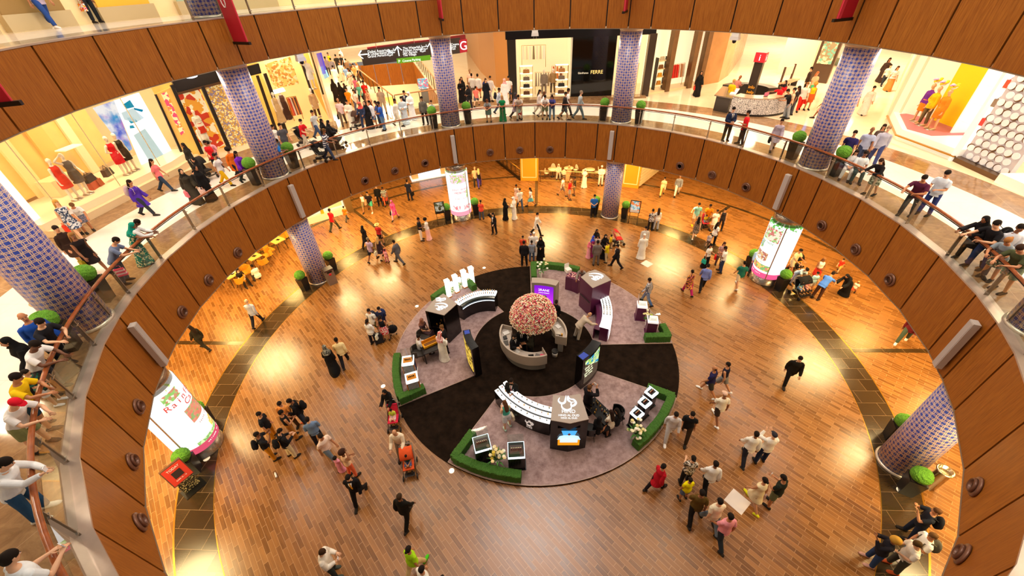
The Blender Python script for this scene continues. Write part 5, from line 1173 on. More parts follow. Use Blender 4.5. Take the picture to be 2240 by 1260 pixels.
# ------------------------------------------------------------------ pushchairs
def pushchair(hx, hy, face, c, lb, kid=None, twin=False, z=0, hood=True):
    p = at(hx, hy, z + .5); t = thing('pushchair', lb, 'pushchair', (p.x, p.y, z + .001), -rad(face)); W = .46 if not twin else .78; mt = cloth('#' + c); m_ = M('#8a8680', .35, .7)
    m = MB()
    for sx in (-1, 1):
        m.tube([(sx * W / 2, -.42, 1.02), (sx * W / 2, -.2, .62), (sx * W / 2, .36, .12)], .013, 8); m.tube([(sx * W / 2, -.3, .12), (sx * W / 2, -.05, .45)], .012, 8)
    m.tube([(-W / 2, -.42, 1.02), (0, -.45, 1.03), (W / 2, -.42, 1.02)], .016, 8); m.tube([(-W / 2, .0, .4), (W / 2, .0, .4)], .01, 6); fr_ = m.build('frame', m_, t)
    for sx in (-1, 1):
        for y in (-.3, .36):
            w_ = MB().lathe([(.05, -.018), (.098, -.018), (.1, 0), (.098, .018), (.05, .018)], 16); w_.v = [(v[2] + sx * (W / 2 + .02), y + v[0], .1 + v[1]) for v in w_.v]; w_.build('wheel', DARK, fr_)
    MB().strip([(-W / 2 + .03, -.16), (-W / 2 + .03, .26)], [(W / 2 - .03, -.16), (W / 2 - .03, .26)], .42, .47).build('seat', mt, t)
    b = MB(); b.add([V3(sx * (W / 2 - .03), y, zz) for sx, y, zz in ((-1, -.14, .46), (1, -.14, .46), (1, -.3, .92), (-1, -.3, .92), (-1, -.18, .46), (1, -.18, .46), (1, -.34, .92), (-1, -.34, .92))], [(0, 1, 2, 3), (7, 6, 5, 4), (0, 3, 7, 4), (1, 5, 6, 2), (3, 2, 6, 7)]); b.build('backrest', mt, t)
    if hood:
        h = MB(); n = 8
        h.add([V3(sx * W / 2, -.3 + .36 * sin(pi / 2 * i / n) * 1.0, .78 + .3 * cos(pi / 2 * i / n) - (.0 if i else 0)) for i in range(n + 1) for sx in (-1, 1)], [(2 * i, 2 * i + 1, 2 * i + 3, 2 * i + 2) for i in range(n)], 0, True); o = h.build('hood', mt, t); s_ = o.modifiers.new('s', 'SOLIDIFY'); s_.thickness = .012
    MB().box((0, .3, .2), (W * .8, .16, .02)).build('footrest', DARK, t); MB().box((0, -.12, .22), (W * .8, .3, .14)).build('basket', DARK, t)
    if kid:
        for i, kc in enumerate(kid):
            off = 0 if len(kid) == 1 else (-.19, .19)[i]; q = place(t, (off, -.06, 0)); k = person(q.x, q.y, z + .255, face, 'g', 'sit', .95, 'shirt ' + kc[0], 'shorts ' + kc[1], 'short ' + (kc[3] if len(kc) > 3 else '1c130e'), kc[2])
    return t
pushchair(860, 912, 170, 'd82848', 'red pushchair pushed by the woman in black', [('c8d848', 'f0c8d0', 'baby in a lime top sitting in the red pushchair')], hood=False)
pushchair(893, 1012, 165, 'e2582a', 'orange hooded pushchair pushed by the man in the cream sweater', [('3a5a3a', '4a5a8a', 'sleeping child in the orange hooded pushchair')])
pushchair(842, 434, 165, 'c83a2a', 'small red pushchair in the far aisle', [('e08a8a', 'd86a4a', 'child in the small red pushchair in the far aisle')], hood=False)
pushchair(1352, 520, 80, 'e03030', 'red and pink pushchair beside the family with the grey suit')
pushchair(1543, 484, 185, 'c83040', 'red and blue pushchair pushed by the man in orange', [('e8c828', '5a7ab0', 'child in yellow sitting in the pushchair pushed by the man in orange')], hood=False)
pushchair(1746, 578, 165, '1c1a1c', 'black pushchair near the lit drum, pushed by the man in cream', [('e0a020', '3a3a3a', 'child in yellow in the black pushchair')])
pushchair(1757, 630, 165, '181618', 'black twin pushchair with two children on the dark floor band', [('e8a0a8', 'd89090', 'child in pink in the twin pushchair'), ('7ab0c8', '6a8ab0', 'child in blue in the twin pushchair')], True)
def trolley(px, py, c, lb, ball=False):
    p = at(px, py, .35); t = thing('suitcase', lb, 'suitcase', (p.x, p.y, .001), .4); m = cloth('#' + c)
    MB().box((0, 0, .32), (.36, .24, .54), 0, 0, .94).build('body', m, t) if not ball else MB().ball((0, 0, .36), (.26, .17, .26), 18, 12).build('body', m, t)
    MB().tube([(-.12, -.1, .55), (-.12, -.14, .95), (.12, -.14, .95), (.12, -.1, .55)], .011, 6).build('handle', STEEL, t)
    for sx in (-1, 1): MB().ball((sx * .14, -.08, .04), .04, 10, 6).build('wheel', BLACK, t)
trolley(858, 720, '16161a', 'round black cabin bag beside the woman in the red floral skirt', True); trolley(829, 738, '2a2a30', 'small dark suitcase behind the pale shopping bag')
# ================================================================== fittings on the parapets
GRILLE = M('#5b3b2c', .35, .4, name='bronze_nozzle')
def nozzle(a):
    p = pol(a, R * cos(rad(4.33)) - .012, 4.9); t = thing('air_nozzle', '', 'air nozzle', p, -rad(a), 'round air nozzles on the timber parapet')
    def L(prof, nm, mt):
        m = MB().lathe(prof, 24); m.v = [(v[0], -v[2], v[1]) for v in m.v]; m.f = [f[::-1] for f in m.f]; return m.build(nm, mt, t)
    L([(.25, 0), (.25, .03), (.2, .06), (.17, .05)], 'flange', M('#7a5442', .3, .3)); L([(.18, .05), (.175, .095), (.145, .12), (.115, .09), (.11, .03)], 'nozzle_ring', M('#6a4636', .3, .3)); L([(0, .022), (.112, .022), (.112, .034), (0, .034)], 'throat', BLACK)
    return t
NOZ = [(-138.3, 'round bronze air nozzle lowest on the timber parapet beside the man in uniform'), (-129.9, 'round bronze air nozzle below the man in the white shirt with a phone'), (-121.3, 'round bronze air nozzle below the man in the red cap'), (-102.3, 'round bronze air nozzle just above the long grey speaker near the blue column'), (-93.8, 'round bronze air nozzle between two others, above the orange plank floor'), (-85.1, 'round bronze air nozzle above the cafe tables'),
       (-48.8, 'round bronze air nozzle above the woman in mint and white, first of three'), (-40.2, 'round bronze air nozzle in the middle of three before the white drum'), (-31.5, 'round bronze air nozzle above the white lit kiosk'), (-12.6, 'round bronze air nozzle first past the tall white drum'), (-4, 'round bronze air nozzle second past the tall white drum, above the orange pillar'), (4.7, 'round bronze air nozzle above the cafe seating'),
       (40.9, 'round bronze air nozzle first past the plain parapet panel with a dark smudge'), (49.4, 'round bronze air nozzle middle of three above the far walkers'), (58.2, 'round bronze air nozzle next to the long speaker above the green drum'), (77.3, 'round bronze air nozzle just past the green lit drum'), (85.8, 'round bronze air nozzle above the toddler in red'), (94.6, 'round bronze air nozzle below the couple in black at the railing'),
       (130.8, 'round bronze air nozzle above the group by the tall silver bin'), (139.1, 'round bronze air nozzle at the bottom corner above the curly haired woman')]
NP = None
for a, lb in NOZ:
    if NP is None: NP = nozzle(a); NP['label'] = lb
    else: copy_thing(NP, pol(a, R * cos(rad(4.33)) - .012, 4.9), -rad(a), lb)
SP = None
for a, lb in ((-112.3, 'long grey line speaker fixed below the blue column and the man in black'), (-67.5, 'long grey line speaker beneath the column by the gold shopfront'), (-22.9, 'long grey line speaker above the tall white lit drum'), (21.8, 'long grey line speaker above the ground floor column at the cafe'), (66.7, 'long grey line speaker above the green lit drum'), (111.6, 'long grey line speaker below the people in grey at the railing')):
    p = pol(a, R - .16, 5.45)
    if SP is None:
        SP = thing('line_speaker', lb, 'speaker', p, -rad(a), 'long line speakers on the timber parapet')
        MB().box((0, 0, 0), (.24, .17, 1.82)).build('cabinet', M('#c9c2bd', .4), SP); MB().box((0, -.088, 0), (.2, .01, 1.76)).build('grille', M('#b5adaa', .6), SP)
        for z in (-.72, .72): MB().box((0, .105, z), (.1, .07, .06)).build('bracket', STEEL, SP)
    else: copy_thing(SP, p, -rad(a), lb)
RED = M('#b5122a', .5, name='red_banner'); BN = None
for a, lb in ((-111, 'dark banner bracket end at the picture edge on the upper parapet'), (-67.6, 'red hanging banner with a white U shaped emblem beside the upper mosaic column'), (-22.4, 'red banner seen edge-on at the top above the wayfinding sign'), (22.3, 'red banner seen edge-on at the top above the black shopfront'), (67.2, 'red banner on a black bracket above the right hand mosaic column'.replace('right hand ', 'far '))):
    p = pol(a, RU - .02, 12.66)
    t = thing('banner', lb, 'banner', p, -rad(a), 'banners on brackets along the upper parapet')
    MB().box((0, -.52, 0), (.1, .98, .1)).build('bracket', BLACK, t); MB().box((0, -.46, 1.6), (.035, .8, 3.1)).build('cloth', RED, t); MB().box((.035, -.78, 1.6), (.03, .16, 3.1)).build('fold', M('#d2344a', .5), t)
    MB().box((0, -.1, 2.2), (.05, .16, .05)).build('stay', BLACK, t)
    if a == -67.6:
        MB().tube([(-.022, -.28, 1.9), (-.022, -.28, 1.35), (-.022, -.34, 1.22), (-.022, -.42, 1.22), (-.022, -.48, 1.35), (-.022, -.48, 1.9)], .022, 6).build('emblem', WHITE, t)
for a, lb in ((-55.6, 'white dome camera unit under the upper parapet near the ivory window'), (.6, 'white dome camera unit hanging in front of the black shop sign'), (46.8, 'white dome camera unit hanging above the corridor with the information desk')):
    p = pol(a, RU + .02, ZUB); t = thing('security_camera', lb, 'camera', p, -rad(a))
    MB().box((0, 0, -.07), (.34, .2, .14)).build('mount', WHITE, t); MB().box((0, -.02, -.2), (.42, .24, .16), 0, 0, .9).build('housing', M('#e8e2dc', .35), t); MB().ball((0, -.03, -.32), (.1, .1, .11), 14, 10).build('dome', M('#1a1a1c', .1), t)
# ---- ball topiaries in black tapered pots, either side of each column
PL = None
def planter(a, r, z, lb, big=1.):
    global PL
    p = pol(a, r, z + .001)
    if PL is None:
        PL = thing('topiary_planter', lb, 'planter', p, -rad(a), 'clipped ball topiaries in black pots')
        pt_ = MB().box((0, 0, .42), (.36, .36, .84), 0, 0, 1.32).build('pot', M('#1c1815', .3), PL); MB().box((0, 0, .845), (.4, .4, .02)).build('soil', M('#2a1c10', .9), pt_)
        m = MB().ball((0, 0, 1.07), (.29, .29, .27), 26, 18, 0, .035, False); m.build('foliage', LEAF, PL)
    else: copy_thing(PL, p, -rad(a), lb)
for a, s in ((-67.1, 'the ground column by the steel litter bin'), (-22.4, 'the tall white lit drum'), (22.9, 'the ground floor column at the cafe'), (67.8, 'the green lit drum with food pictures'), (-112.3, 'the lit drum with the bowl picture'), (112.9, 'the ground column by the tall silver bin')):
    for d in (-1, 1): planter(a + d * 4.35, 14.3, 0, 'ball topiary, %s side of %s' % ({-1: 'far' if a > 30 else 'near' if a < -30 else 'kiosk', 1: 'near' if a > 30 else 'far' if a < -30 else 'other'}[d] if abs(a) > 30 else ('shop' if d < 0 else 'stroller'), s))
for a, s in ((-112.1, 'the column by the man in the black shirt'), (-67.1, 'the column at the gold shopfront'), (-22.1, 'the column by the wayfinding sign'), (22.9, 'the column beside the black shopfront'), (67.9, 'the column by the mustard shop window')):
    for d in (-1, 1): planter(a + d * 4.5, 14.25, ZM, 'ball topiary behind the railing, %s %s' % ('just before' if d < 0 else 'just after', s))
# ---- lit advertising drums
def drum_mat(seed, tiles, top, band):
    t = NT('lit_advert'); co = t.n('ShaderNodeTexCoord').outputs['Object']; s = t.n('ShaderNodeSeparateXYZ', i_0=co)
    u = t.math('MULTIPLY', t.math('ARCTAN2', s.outputs[0], t.math('MULTIPLY', s.outputs[1], -1.)), 180 / pi); z = s.outputs[2]
    v = t.n('ShaderNodeTexVoronoi', i_Vector=co, i_Scale=11.); hs = t.n('ShaderNodeSeparateColor', i_0=v.outputs['Color'])
    nz = t.n('ShaderNodeTexNoise', i_Vector=co, i_Scale=7., i_Detail=5.).outputs['Fac']
    c = t.mix(0., lin('#fffdf8'), lin('#fffdf8'))
    def box(u0, u1, z0, z1):
        a = t.math('MULTIPLY', t.math('GREATER_THAN', u, u0), t.math('LESS_THAN', u, u1)); b = t.math('MULTIPLY', t.math('GREATER_THAN', z, z0), t.math('LESS_THAN', z, z1)); return t.math('MULTIPLY', a, b)
    for (u0, u1, z0, z1, ca, cb, cc) in tiles:
        p = t.mix(t.math('GREATER_THAN', hs.outputs[0], .5), lin(ca), lin(cb)); p = t.mix(t.math('GREATER_THAN', hs.outputs[1], .66), p, lin(cc)); p = t.mix(t.math('MULTIPLY', nz, .35), p, lin('#fff4d8'))
        c = t.mix(box(u0, u1, z0, z1), c, p)
    g = t.math('GREATER_THAN', t.math('MULTIPLY_ADD', nz, 1.1, z), top[0]); c = t.mix(g, c, t.mix(nz, lin(top[1]), lin(top[2])))
    c = t.mix(t.math('LESS_THAN', z, .82), c, lin(band))
    e = t.n('ShaderNodeEmission', i_Color=c, i_Strength=1.2); t.t.links.new(e.outputs[0], t.out.inputs[0]); return t.m
def drum(a, lb, mt, words, ar):
    c = pol(a, 14.25); t = thing('advertising_drum', lb, 'advertising drum', (c.x, c.y, 0), -rad(a))
    MB().lathe([(.74, .002), (.74, .06), (.72, .08), (.72, .5)], 48).build('base', M('#a99f93', .25, .9), t)
    lp = MB().lathe([(.765, .5), (.765, 3.75)], 64).build('lit_panel', mt, t); MB().lathe([(.72, 3.75), (.72, ZMB - .02)], 48).build('top_collar', M('#a99f93', .25, .9), t)
    m = MB()
    for q in (rad(40), rad(-95), rad(160)): m.box((.765 * sin(q), -.765 * cos(q), 2.1), (.05, .03, 3.25), q)
    m.build('seam_strip', STEEL, t)
    for z, size, col, w_ in words:
        n = len(w_); 
        for i, ch in enumerate(w_):
            if ch == ' ': continue
            q = rad((i - (n - 1) / 2) * size * 46); text(ch, size, M(col, .5, 0, .8), lp, (.772 * sin(q + ar), -.772 * cos(q + ar), z), (cos(q + ar), sin(q + ar), 0), (0, 0, 1), .002)
    return t
drum(-22.4, 'tall round lit drum, mostly white with a butterfly heart and red swirls', drum_mat(1, [(-50, 42, 3.0, 3.62, '#f4b8c8', '#a8c84a', '#e8e0f0'), (-55, -12, .95, 1.3, '#e8506a', '#fff6f2', '#f4a8b0'), (8, 52, .95, 1.3, '#fff6f2', '#e8506a', '#f4a8b0'), (30, 44, 1.8, 2.5, '#9ac83a', '#fffdf0', '#c8dc8a')], (4.35, '#b8dc30', '#d8ec80'), '#f0a0b0'), [(2.55, .2, '#c85a6a', 'your dream'), (2.3, .2, '#c85a6a', 'WEDDING'), (1.85, .14, '#d88a98', '4:00 - 6:00')], 0)
drum(67.8, 'tall round lit drum with green top and pictures of food beside twin pushchairs', drum_mat(2, [(-40, 34, 2.75, 3.5, '#e8e0c0', '#c83a3a', '#7ac050'), (-60, -20, 2.15, 2.6, '#5a9ad0', '#f4e8d8', '#7ab040'), (-42, 16, 1.5, 2.02, '#d8a050', '#e8e0d0', '#b03a20'), (-60, 40, .95, 1.3, '#e8c030', '#e05030', '#5aa838')], (4.2, '#2c9a3c', '#8ad060'), '#f05a8a'), [(2.62, .13, '#4a8a4a', 'FRESH TASTE'), (.72, .12, '#ffffff', 'food court'), (1.42, .09, '#6a8a5a', 'every day')], rad(-12))
drum(-112.3, 'tall round lit drum with a salad bowl picture and red lettering', drum_mat(3, [(-34, 40, 1.85, 2.55, '#c87a2a', '#7a9a3a', '#e05a38'), (0, 52, .95, 1.42, '#f2e020', '#f8f4e0', '#e8a830'), (-55, -10, 3.2, 3.6, '#7ac040', '#c86a3a', '#f4e8d0'), (-60, 60, .82, .98, '#8ac840', '#cfe8a0', '#5aa830')], (4.4, '#a8d838', '#e0f0a0'), '#d8506a'), [(3.05, .34, '#c23a30', 'Rainforest'), (2.75, .34, '#c23a30', 'Cafe'), (1.68, .12, '#a05a3a', 'taste the wild'), (.7, .11, '#ffffff', 'welcome to the family')], rad(14))
# ---- bins, stands
p = at(719, 616); t = thing('litter_bin', 'square steel litter bin with a red emblem beside the ground floor column', 'bin', (p.x + .3, p.y - .12, .001), rad(45))
MB().box((0, 0, .48), (.5, .42, .96)).build('body', M('#8f837a', .35, .6), t); MB().box((0, .0, 1.02), (.52, .44, .12)).build('lid', M('#4a3a36', .4), t); MB().lathe([(0, 0), (.08, 0), (.08, .01), (0, .01)], 16).build('emblem', M('#d8262c', .5), t).matrix_local = Matrix.Translation((.0, -.214, .74)) @ Matrix.Rotation(pi / 2, 4, 'X')
MB().box((0, -.215, .9), (.3, .012, .1)).build('slot', BLACK, t)
p = at(2030, 1062); t = thing('ashtray_bin', 'tall silver tube bin with an open ring top behind the topiary', 'bin', (p.x, p.y, .001))
MB().lathe([(.2, 0), (.2, .95), (.24, .97), (.25, 1.02), (.19, 1.03), (.17, .9)], 28).build('body', M('#d8c8a8', .2, .9), t); MB().lathe([(0, .88), (.17, .88)], 20).build('tray', DARK, t)
q = at(97, 690, ZM + .7); t = thing('ashtray_bin', 'silver ring topped bin behind the topiary and the man in the black shirt', 'bin', (q.x - .55, q.y + .5, ZM + .001))
MB().lathe([(.2, 0), (.2, .75), (.24, .77), (.25, .82), (.19, .83), (.17, .7)], 28).build('body', M('#d8c8b8', .2, .9), t); MB().lathe([(0, .68), (.17, .68)], 20).build('tray', DARK, t)
def easel(px, py, rz, lb, pic, stand=BLACK, h=1.6):
    p = at(px, py); t = thing('sign_stand', lb, 'sign', (p.x, p.y, .001), rz)
    for sx in (-1, 1): MB().tube([(sx * .3, 0, .0), (sx * .28, .04, h * .95)], .018, 6).build('leg', stand, t); MB().box((sx * .3, 0, .012), (.05, .42, .02)).build('foot', stand, t)
    for z in (.3, .5): MB().box((0, .01, z), (.58, .02, .025)).build('crossbar', stand, t)
    MB().box((0, .02, h * .78), (.72, .05, .92)).build('frame', stand, t); MB().box((0, -.008, h * .79), (.62, .012, .8)).build('picture', pic, t); return t
def pic_mat(ca, cb, cc, sc=5.):
    t = NT('printed_picture'); co = t.n('ShaderNodeTexCoord').outputs['Object']; n_ = t.n('ShaderNodeTexNoise', i_Vector=co, i_Scale=sc, i_Detail=3.).outputs['Fac']
    v = t.n('ShaderNodeSeparateColor', i_0=t.n('ShaderNodeTexVoronoi', i_Vector=co, i_Scale=sc * 1.5).outputs['Color']).outputs[0]
    c = t.mix(t.math('GREATER_THAN', n_, .53), lin(ca), lin(cb)); c = t.mix(t.math('GREATER_THAN', v, .7), c, lin(cc)); t.bsdf(c, .4, **{'Emission Color': c, 'Emission Strength': .35}); return t.m
t = easel(967, 488, rad(15), 'black easel with a dark framed picture beside the topiary at the white drum', pic_mat('#9aa8a4', '#b8c0b8', '#4a5238')); MB().ball((0, -.02, 1.2), (.1, .015, .16), 12, 8).build('picture', M('#4a4a28', .6), t); MB().box((0, -.02, .9), (.6, .012, .16)).build('caption_panel', BLACK, t)
t = easel(1384, 487, rad(-18), 'black easel with a colourful beach picture near the cafe column', pic_mat('#cfe4ea', '#7ab8d0', '#e88a4a')); MB().box((0, -.02, .92), (.6, .012, .18)).build('caption_panel', WHITE, t)
p = at(424, 1068); t = thing('sign_stand', 'dark sign stand with a red printed head and perforated base, at the dark floor band', 'sign', (p.x, p.y, .001), rad(62))
MB().box((0, 0, .012), (.7, .5, .02)).build('base_plate', BLACK, t); MB().box((0, .06, .42), (.52, .06, .8)).build('perforated_panel', pic_mat('#2a2416', '#c8a860', '#3a301c', 20.), t)
k = MB().box((0, 0, 0), (.66, .2, .74)).build('sign_head', M('#5a3a26', .5), t); k.location = (0, 0, 1.15); k.rotation_euler = (rad(-28), 0, 0)
k2 = MB().box((0, -.106, 0), (.6, .012, .68)).build('red_panel', M('#b8301c', .45, 0, .15), k); MB().box((0, -.115, -.02), (.28, .012, .26)).build('picture', M('#2a1a18', .5), k); text('TODAY', .11, WHITE, k, (0, -.116, .22), (1, 0, 0), (0, 0, 1)); text('CAFE 10 - 12', .06, WHITE, k, (0, -.116, -.22), (1, 0, 0), (0, 0, 1))
for px, py, a in ((452, 1003, -1), (1970, 1073, 1)): p = at(px, py); tag(MB().lathe([(0, 0), (.12, 0), (.12, .014), (.09, .02), (0, .022)], 18).build('floor_uplight', M('#f6e4c0', .4, 0, .6), None, (p.x, p.y, .001)), 'small round floor uplight at the foot of the topiary ' + ('near the dark sign stand' if a < 0 else 'by the tall silver bin'), 'floor light')

# ================================================================== ground floor shops seen under the parapet
AMB = M('#e0941e', .45, 0, .12, name='orange_paint'); WARM = glow('#ffd48a', 1.2)
wg = structure('wall_ground', 'shop walls round the ground floor')
def seg_wall(pts, z0, z1, mt, parent, nm='wall_panel', th=.12):
    for a, b in zip(pts, pts[1:]):
        d = (Vector(b) - Vector(a)).normalized(); n_ = Vector((-d.y, d.x)) * th
        MB().prism([a, b, (b[0] + n_.x, b[1] + n_.y), (a[0] + n_.x, a[1] + n_.y)], z0, z1).build(nm, mt, parent)
seg_wall([tuple(pol(a, 27.)[:2]) for a in range(-36, 46, 6)], 0, ZMB, M('#d9a860', .7, 0, 0, .2, 1.), wg)
seg_wall([tuple(pol(a, 24.)[:2]) for a in range(-125, -36, 8)], 0, ZMB, M('#dba64e', .7, 0, 0, .2, 1.), wg); seg_wall([tuple(pol(a, 25.)[:2]) for a in range(46, 128, 8)], 0, ZMB, M('#d09a50', .7, 0, 0, .2, 1.), wg)
# cafe
def post(x0, y0, x1, y1, d, lb):
    t = thing('shopfront_pillar', lb, 'pillar'); v = Vector((x1 - x0, y1 - y0)).normalized(); n_ = Vector((-v.y, v.x)) * d
    poly = [(x0, y0), (x1, y1), (x1 + n_.x, y1 + n_.y), (x0 + n_.x, y0 + n_.y)]; MB().prism(poly, .002, ZMB - .02).build('body', AMB, t)
    w_ = math.hypot(x1 - x0, y1 - y0); m = MB(); e = -Vector((-v.y, v.x)) * .012
    for u0, u1, z0, z1 in ((.12, .18, .3, 3.9), (w_ - .18, w_ - .12, .3, 3.9), (.12, w_ - .12, .3, .36), (.12, w_ - .12, 3.84, 3.9)):
        a, b = Vector((x0, y0)) + v * u0 + e, Vector((x0, y0)) + v * u1 + e; m.prism([tuple(a), tuple(b), tuple(b - e * 1.01), tuple(a - e * 1.01)], z0, z1)
    m.build('frame_moulding', M('#f6e2b0', .5), t)
post(-1.2, 19.55, .3, 19.45, .9, 'wide orange panelled pillar at the cafe corner beside the sloping railing'); post(7.2, 18.0, 8.5, 17.55, .9, 'orange panelled pillar at the far end of the cafe by the sloping wall')
t = thing('cafe_railing', 'pale rail fence along the front of the orange cafe', 'railing'); P_ = [(.5, 19.3), (2.2, 19.1), (3.9, 18.85), (5.6, 18.5), (6.6, 18.25)]
MB().tube([(x, y, .98) for x, y in P_], .035, 8).build('top_rail', M('#e8c888', .4), t)
for x, y in P_: MB().tube([(x, y, .0), (x, y, .96)], .02, 6).build('post', DARK, t)
MB().tube([(x, y, .12) for x, y in P_], .025, 6).build('bottom_rail', M('#c8983a', .4), t)
for a, b in zip(P_, P_[1:]): MB().quad((*a, .16), (*b, .16), (*b, .92), (*a, .92)).build('glass_pane', RAILGLASS, t)
t = thing('cafe_railing', 'dark metal railing with square panels running back from the orange corner pillar', 'railing'); A_, B_ = Vector((-1.25, 19.6, 0)), Vector((-3.75, 24.3, 0))
MB().tube([A_ + V3(0, 0, 1.05), B_ + V3(0, 0, 1.05)], .03, 6).build('top_rail', GOLD, t); MB().box(((A_ + B_) / 2 + V3(0, 0, .1)), (.12, 5.3, .2), math.atan2(-(B_ - A_).x, (B_ - A_).y)).build('kerb', DARK, t)
for i in range(7):
    q = A_.lerp(B_, i / 6); MB().tube([q, q + V3(0, 0, 1.04)], .02, 6).build('post', DARK, t)
    if i < 6:
        e = A_.lerp(B_, (i + 1) / 6); x0, x1 = q.lerp(e, .18), q.lerp(e, .82); MB().tube([x0 + V3(0, 0, .35), x1 + V3(0, 0, .35), x1 + V3(0, 0, .88), x0 + V3(0, 0, .88)], .014, 5, closed=True).build('square_panel', DARK, t)
def cafe_table(x, y, lb, r=.42, mt=None, z=0):
    t = thing('cafe_table', lb, 'table', (x, y, z + .001)); MB().lathe([(0, .72), (r, .72), (r, .75), (0, .75)], 24).build('table_top', mt or M('#f4e4c0', .4), t); MB().lathe([(.2, 0), (.03, .03), (.03, .72)], 14).build('pedestal', DARK, t)
def cafe_chair(x, y, rz, lb, z=0, group='white cafe chairs'):
    t = thing('chair', lb, 'chair', (x, y, z + .001), rz, group); MB().lathe([(0, .43), (.21, .43), (.21, .46), (0, .46)], 18).build('seat', M('#f2e6c8', .5), t)
    b = MB().tube([(.2 * cos(a), .2 * sin(a) * .3 - .17, .46 + .42 * sin(a)) for a in [pi * k / 10 for k in range(11)]], .02, 6); b.add([(.18 * cos(pi * k / 8), -.17 + .05 * sin(pi * k / 8), .5 + .36 * sin(pi * k / 8)) for k in range(9)], [tuple(range(9))]); b.build('backrest', M('#f2e6c8', .5), t)
    for sx in (-1, 1):
        for sy in (-1, 1): MB().tube([(sx * .15, sy * .15, .43), (sx * .19, sy * .19, 0)], .012, 5).build('leg', DARK, t)
for i, (x, y) in enumerate(((1.6, 20.3), (3.0, 20.4), (4.8, 20.0), (6.1, 19.6))): cafe_table(x, y, ('round white cafe table next to the orange corner pillar', 'round white cafe table second from the orange corner pillar', 'round white cafe table before the woman in white', 'round white cafe table beside the waiter')[i])
for i, (x, y, rz) in enumerate(((1.05, 20.1, -1.4), (2.2, 20.2, 1.5), (1.65, 21.0, 3.0), (2.6, 19.8, -.4), (3.6, 20.7, 2.2), (4.3, 19.7, -1.1), (5.4, 20.2, 1.6), (6.6, 19.9, 1.5))): cafe_chair(x, y, rz, 'round backed white chair, ' + ('beside the orange corner pillar', 'between the first two cafe tables', 'behind the first cafe table', 'in front of the second cafe table', 'behind the second cafe table', 'in front of the third cafe table', 'past the third cafe table', 'by the last cafe table')[i])
ck = thing('cafe_counter', 'long wooden cafe counter with colourful produce behind the tables', 'counter'); MB().prism([(-.6, 22.2), (7.6, 20.9), (7.7, 21.7), (-.5, 23.0)], .002, 1.1).build('body', M('#8a5a24', .5, 0, 0, .3), ck)
mg = MB(); rnd = random.Random(3)
for k in range(220):
    u = rnd.random(); x = -.4 + 7.9 * u; y = 22.5 - 1.25 * u + rnd.uniform(-.2, .3); mg.ball((x, y, 1.13 + rnd.uniform(0, .14)), rnd.uniform(.05, .1), 7, 5, rnd.randrange(5))
tag(mg.build('produce', [M(c, .6) for c in ('#c83a2a', '#e8b83a', '#5a9a3a', '#e07a2a', '#f0e0b0')]), 'heaped fruit and jars on the cafe counter', 'produce', None, 'stuff')
for i, x in enumerate((.2, 2.0, 3.8, 5.6, 7.0)):
    y = 23.8 - .16 * x; t = thing('shelf_unit', 'timber cafe shelf with jars, ' + ('first from the orange corner pillar', 'second from the corner pillar', 'third from the corner pillar', 'fourth from the corner pillar', 'last before the mosaic column')[i], 'shelf', (x, y, .001), -.16)
    MB().box((0, .2, 1.3), (1.5, .06, 2.6)).build('back_panel', M(('#7a4a1c', '#a86a2a', '#c85a2a', '#8a5a2a', '#9a4a20')[i], .6), t)
    for z in (.9, 1.5, 2.1): MB().box((0, 0, z), (1.5, .36, .04)).build('shelf', M('#b87a3a', .5), t)
    mm = MB()
    for k in range(36): mm.box((rnd.uniform(-.68, .68), rnd.uniform(-.1, .1), (.9, 1.5, 2.1)[k % 3] + .14), (.09, .09, rnd.uniform(.12, .24)), 0, k % 4)
    tag(mm.build('jars', [M(c, .5) for c in ('#e8c87a', '#d8502a', '#8ab04a', '#f4ead0')], t), kind='stuff')
# slatted sloping wall past the cafe, white lit kiosk, candy shop front
t = thing('slatted_screen', 'cream slatted screen wall past the end orange pillar', 'screen'); a, b = Vector((8.6, 17.7)), Vector((10.9, 20.8))
for k in range(14): q = a.lerp(b, .5); MB().box((q.x, q.y, .25 + k * .27), (3.9, .08, .2), math.atan2((b - a).y, (b - a).x)).build('slat', M('#f0dcb0', .5), t)
t = thing('lit_kiosk', 'white lit sales kiosk glowing on the far side of the aisle', 'kiosk', (-9.6, 21.0, .001), rad(24))
MB().box((0, 0, .06), (3.4, 1.3, .12)).build('base', M('#f4f0f8', .4, 0, .6), t); MB().box((0, 0, .6), (2.0, .9, .96)).build('lit_showcase', glow('#eef2ff', 1.8), t)
for sx in (-1, 1): MB().box((sx * 1.3, 0, .6), (.56, .9, .96)).build('end_cabinet', M('#d8b88a', .5), t)
MB().box((0, -.46, .9), (1.9, .02, .2)).build('picture_strip', pic_mat('#3a6a8a', '#e8f0f8', '#7ac0d8', 9.), t); MB().box((0, -.0, 1.1), (3.3, 1.0, .05)).build('counter_top', M('#f8f4f0', .3), t)
t = thing('shopfront', 'bright white shop front with a blue and pink poster and a yellow post', 'shop'); a, b = Vector((-17.3, 12.2)), Vector((-14.5, 14.3)); ang = math.atan2((b - a).y, (b - a).x); q = (a + b) / 2
MB().box((q.x, q.y, .25), (3.5, .3, .5), ang).build('plinth', M('#f4e6c8', .4), t); q2 = q + Vector((-.7, .9)); MB().box((q2.x, q2.y, 2.1), (3.7, .06, 4.1), ang).build('lit_back_wall', glow('#ffe9b8', 1.25), t)
d = (b - a).normalized(); k = a + d * .55; MB().box((k.x - .2, k.y + .25, 1.35), (1.5, .04, 1.3), ang).build('poster', pic_mat('#2a62c0', '#3a7ad0', '#e83a7a', 3.), t)
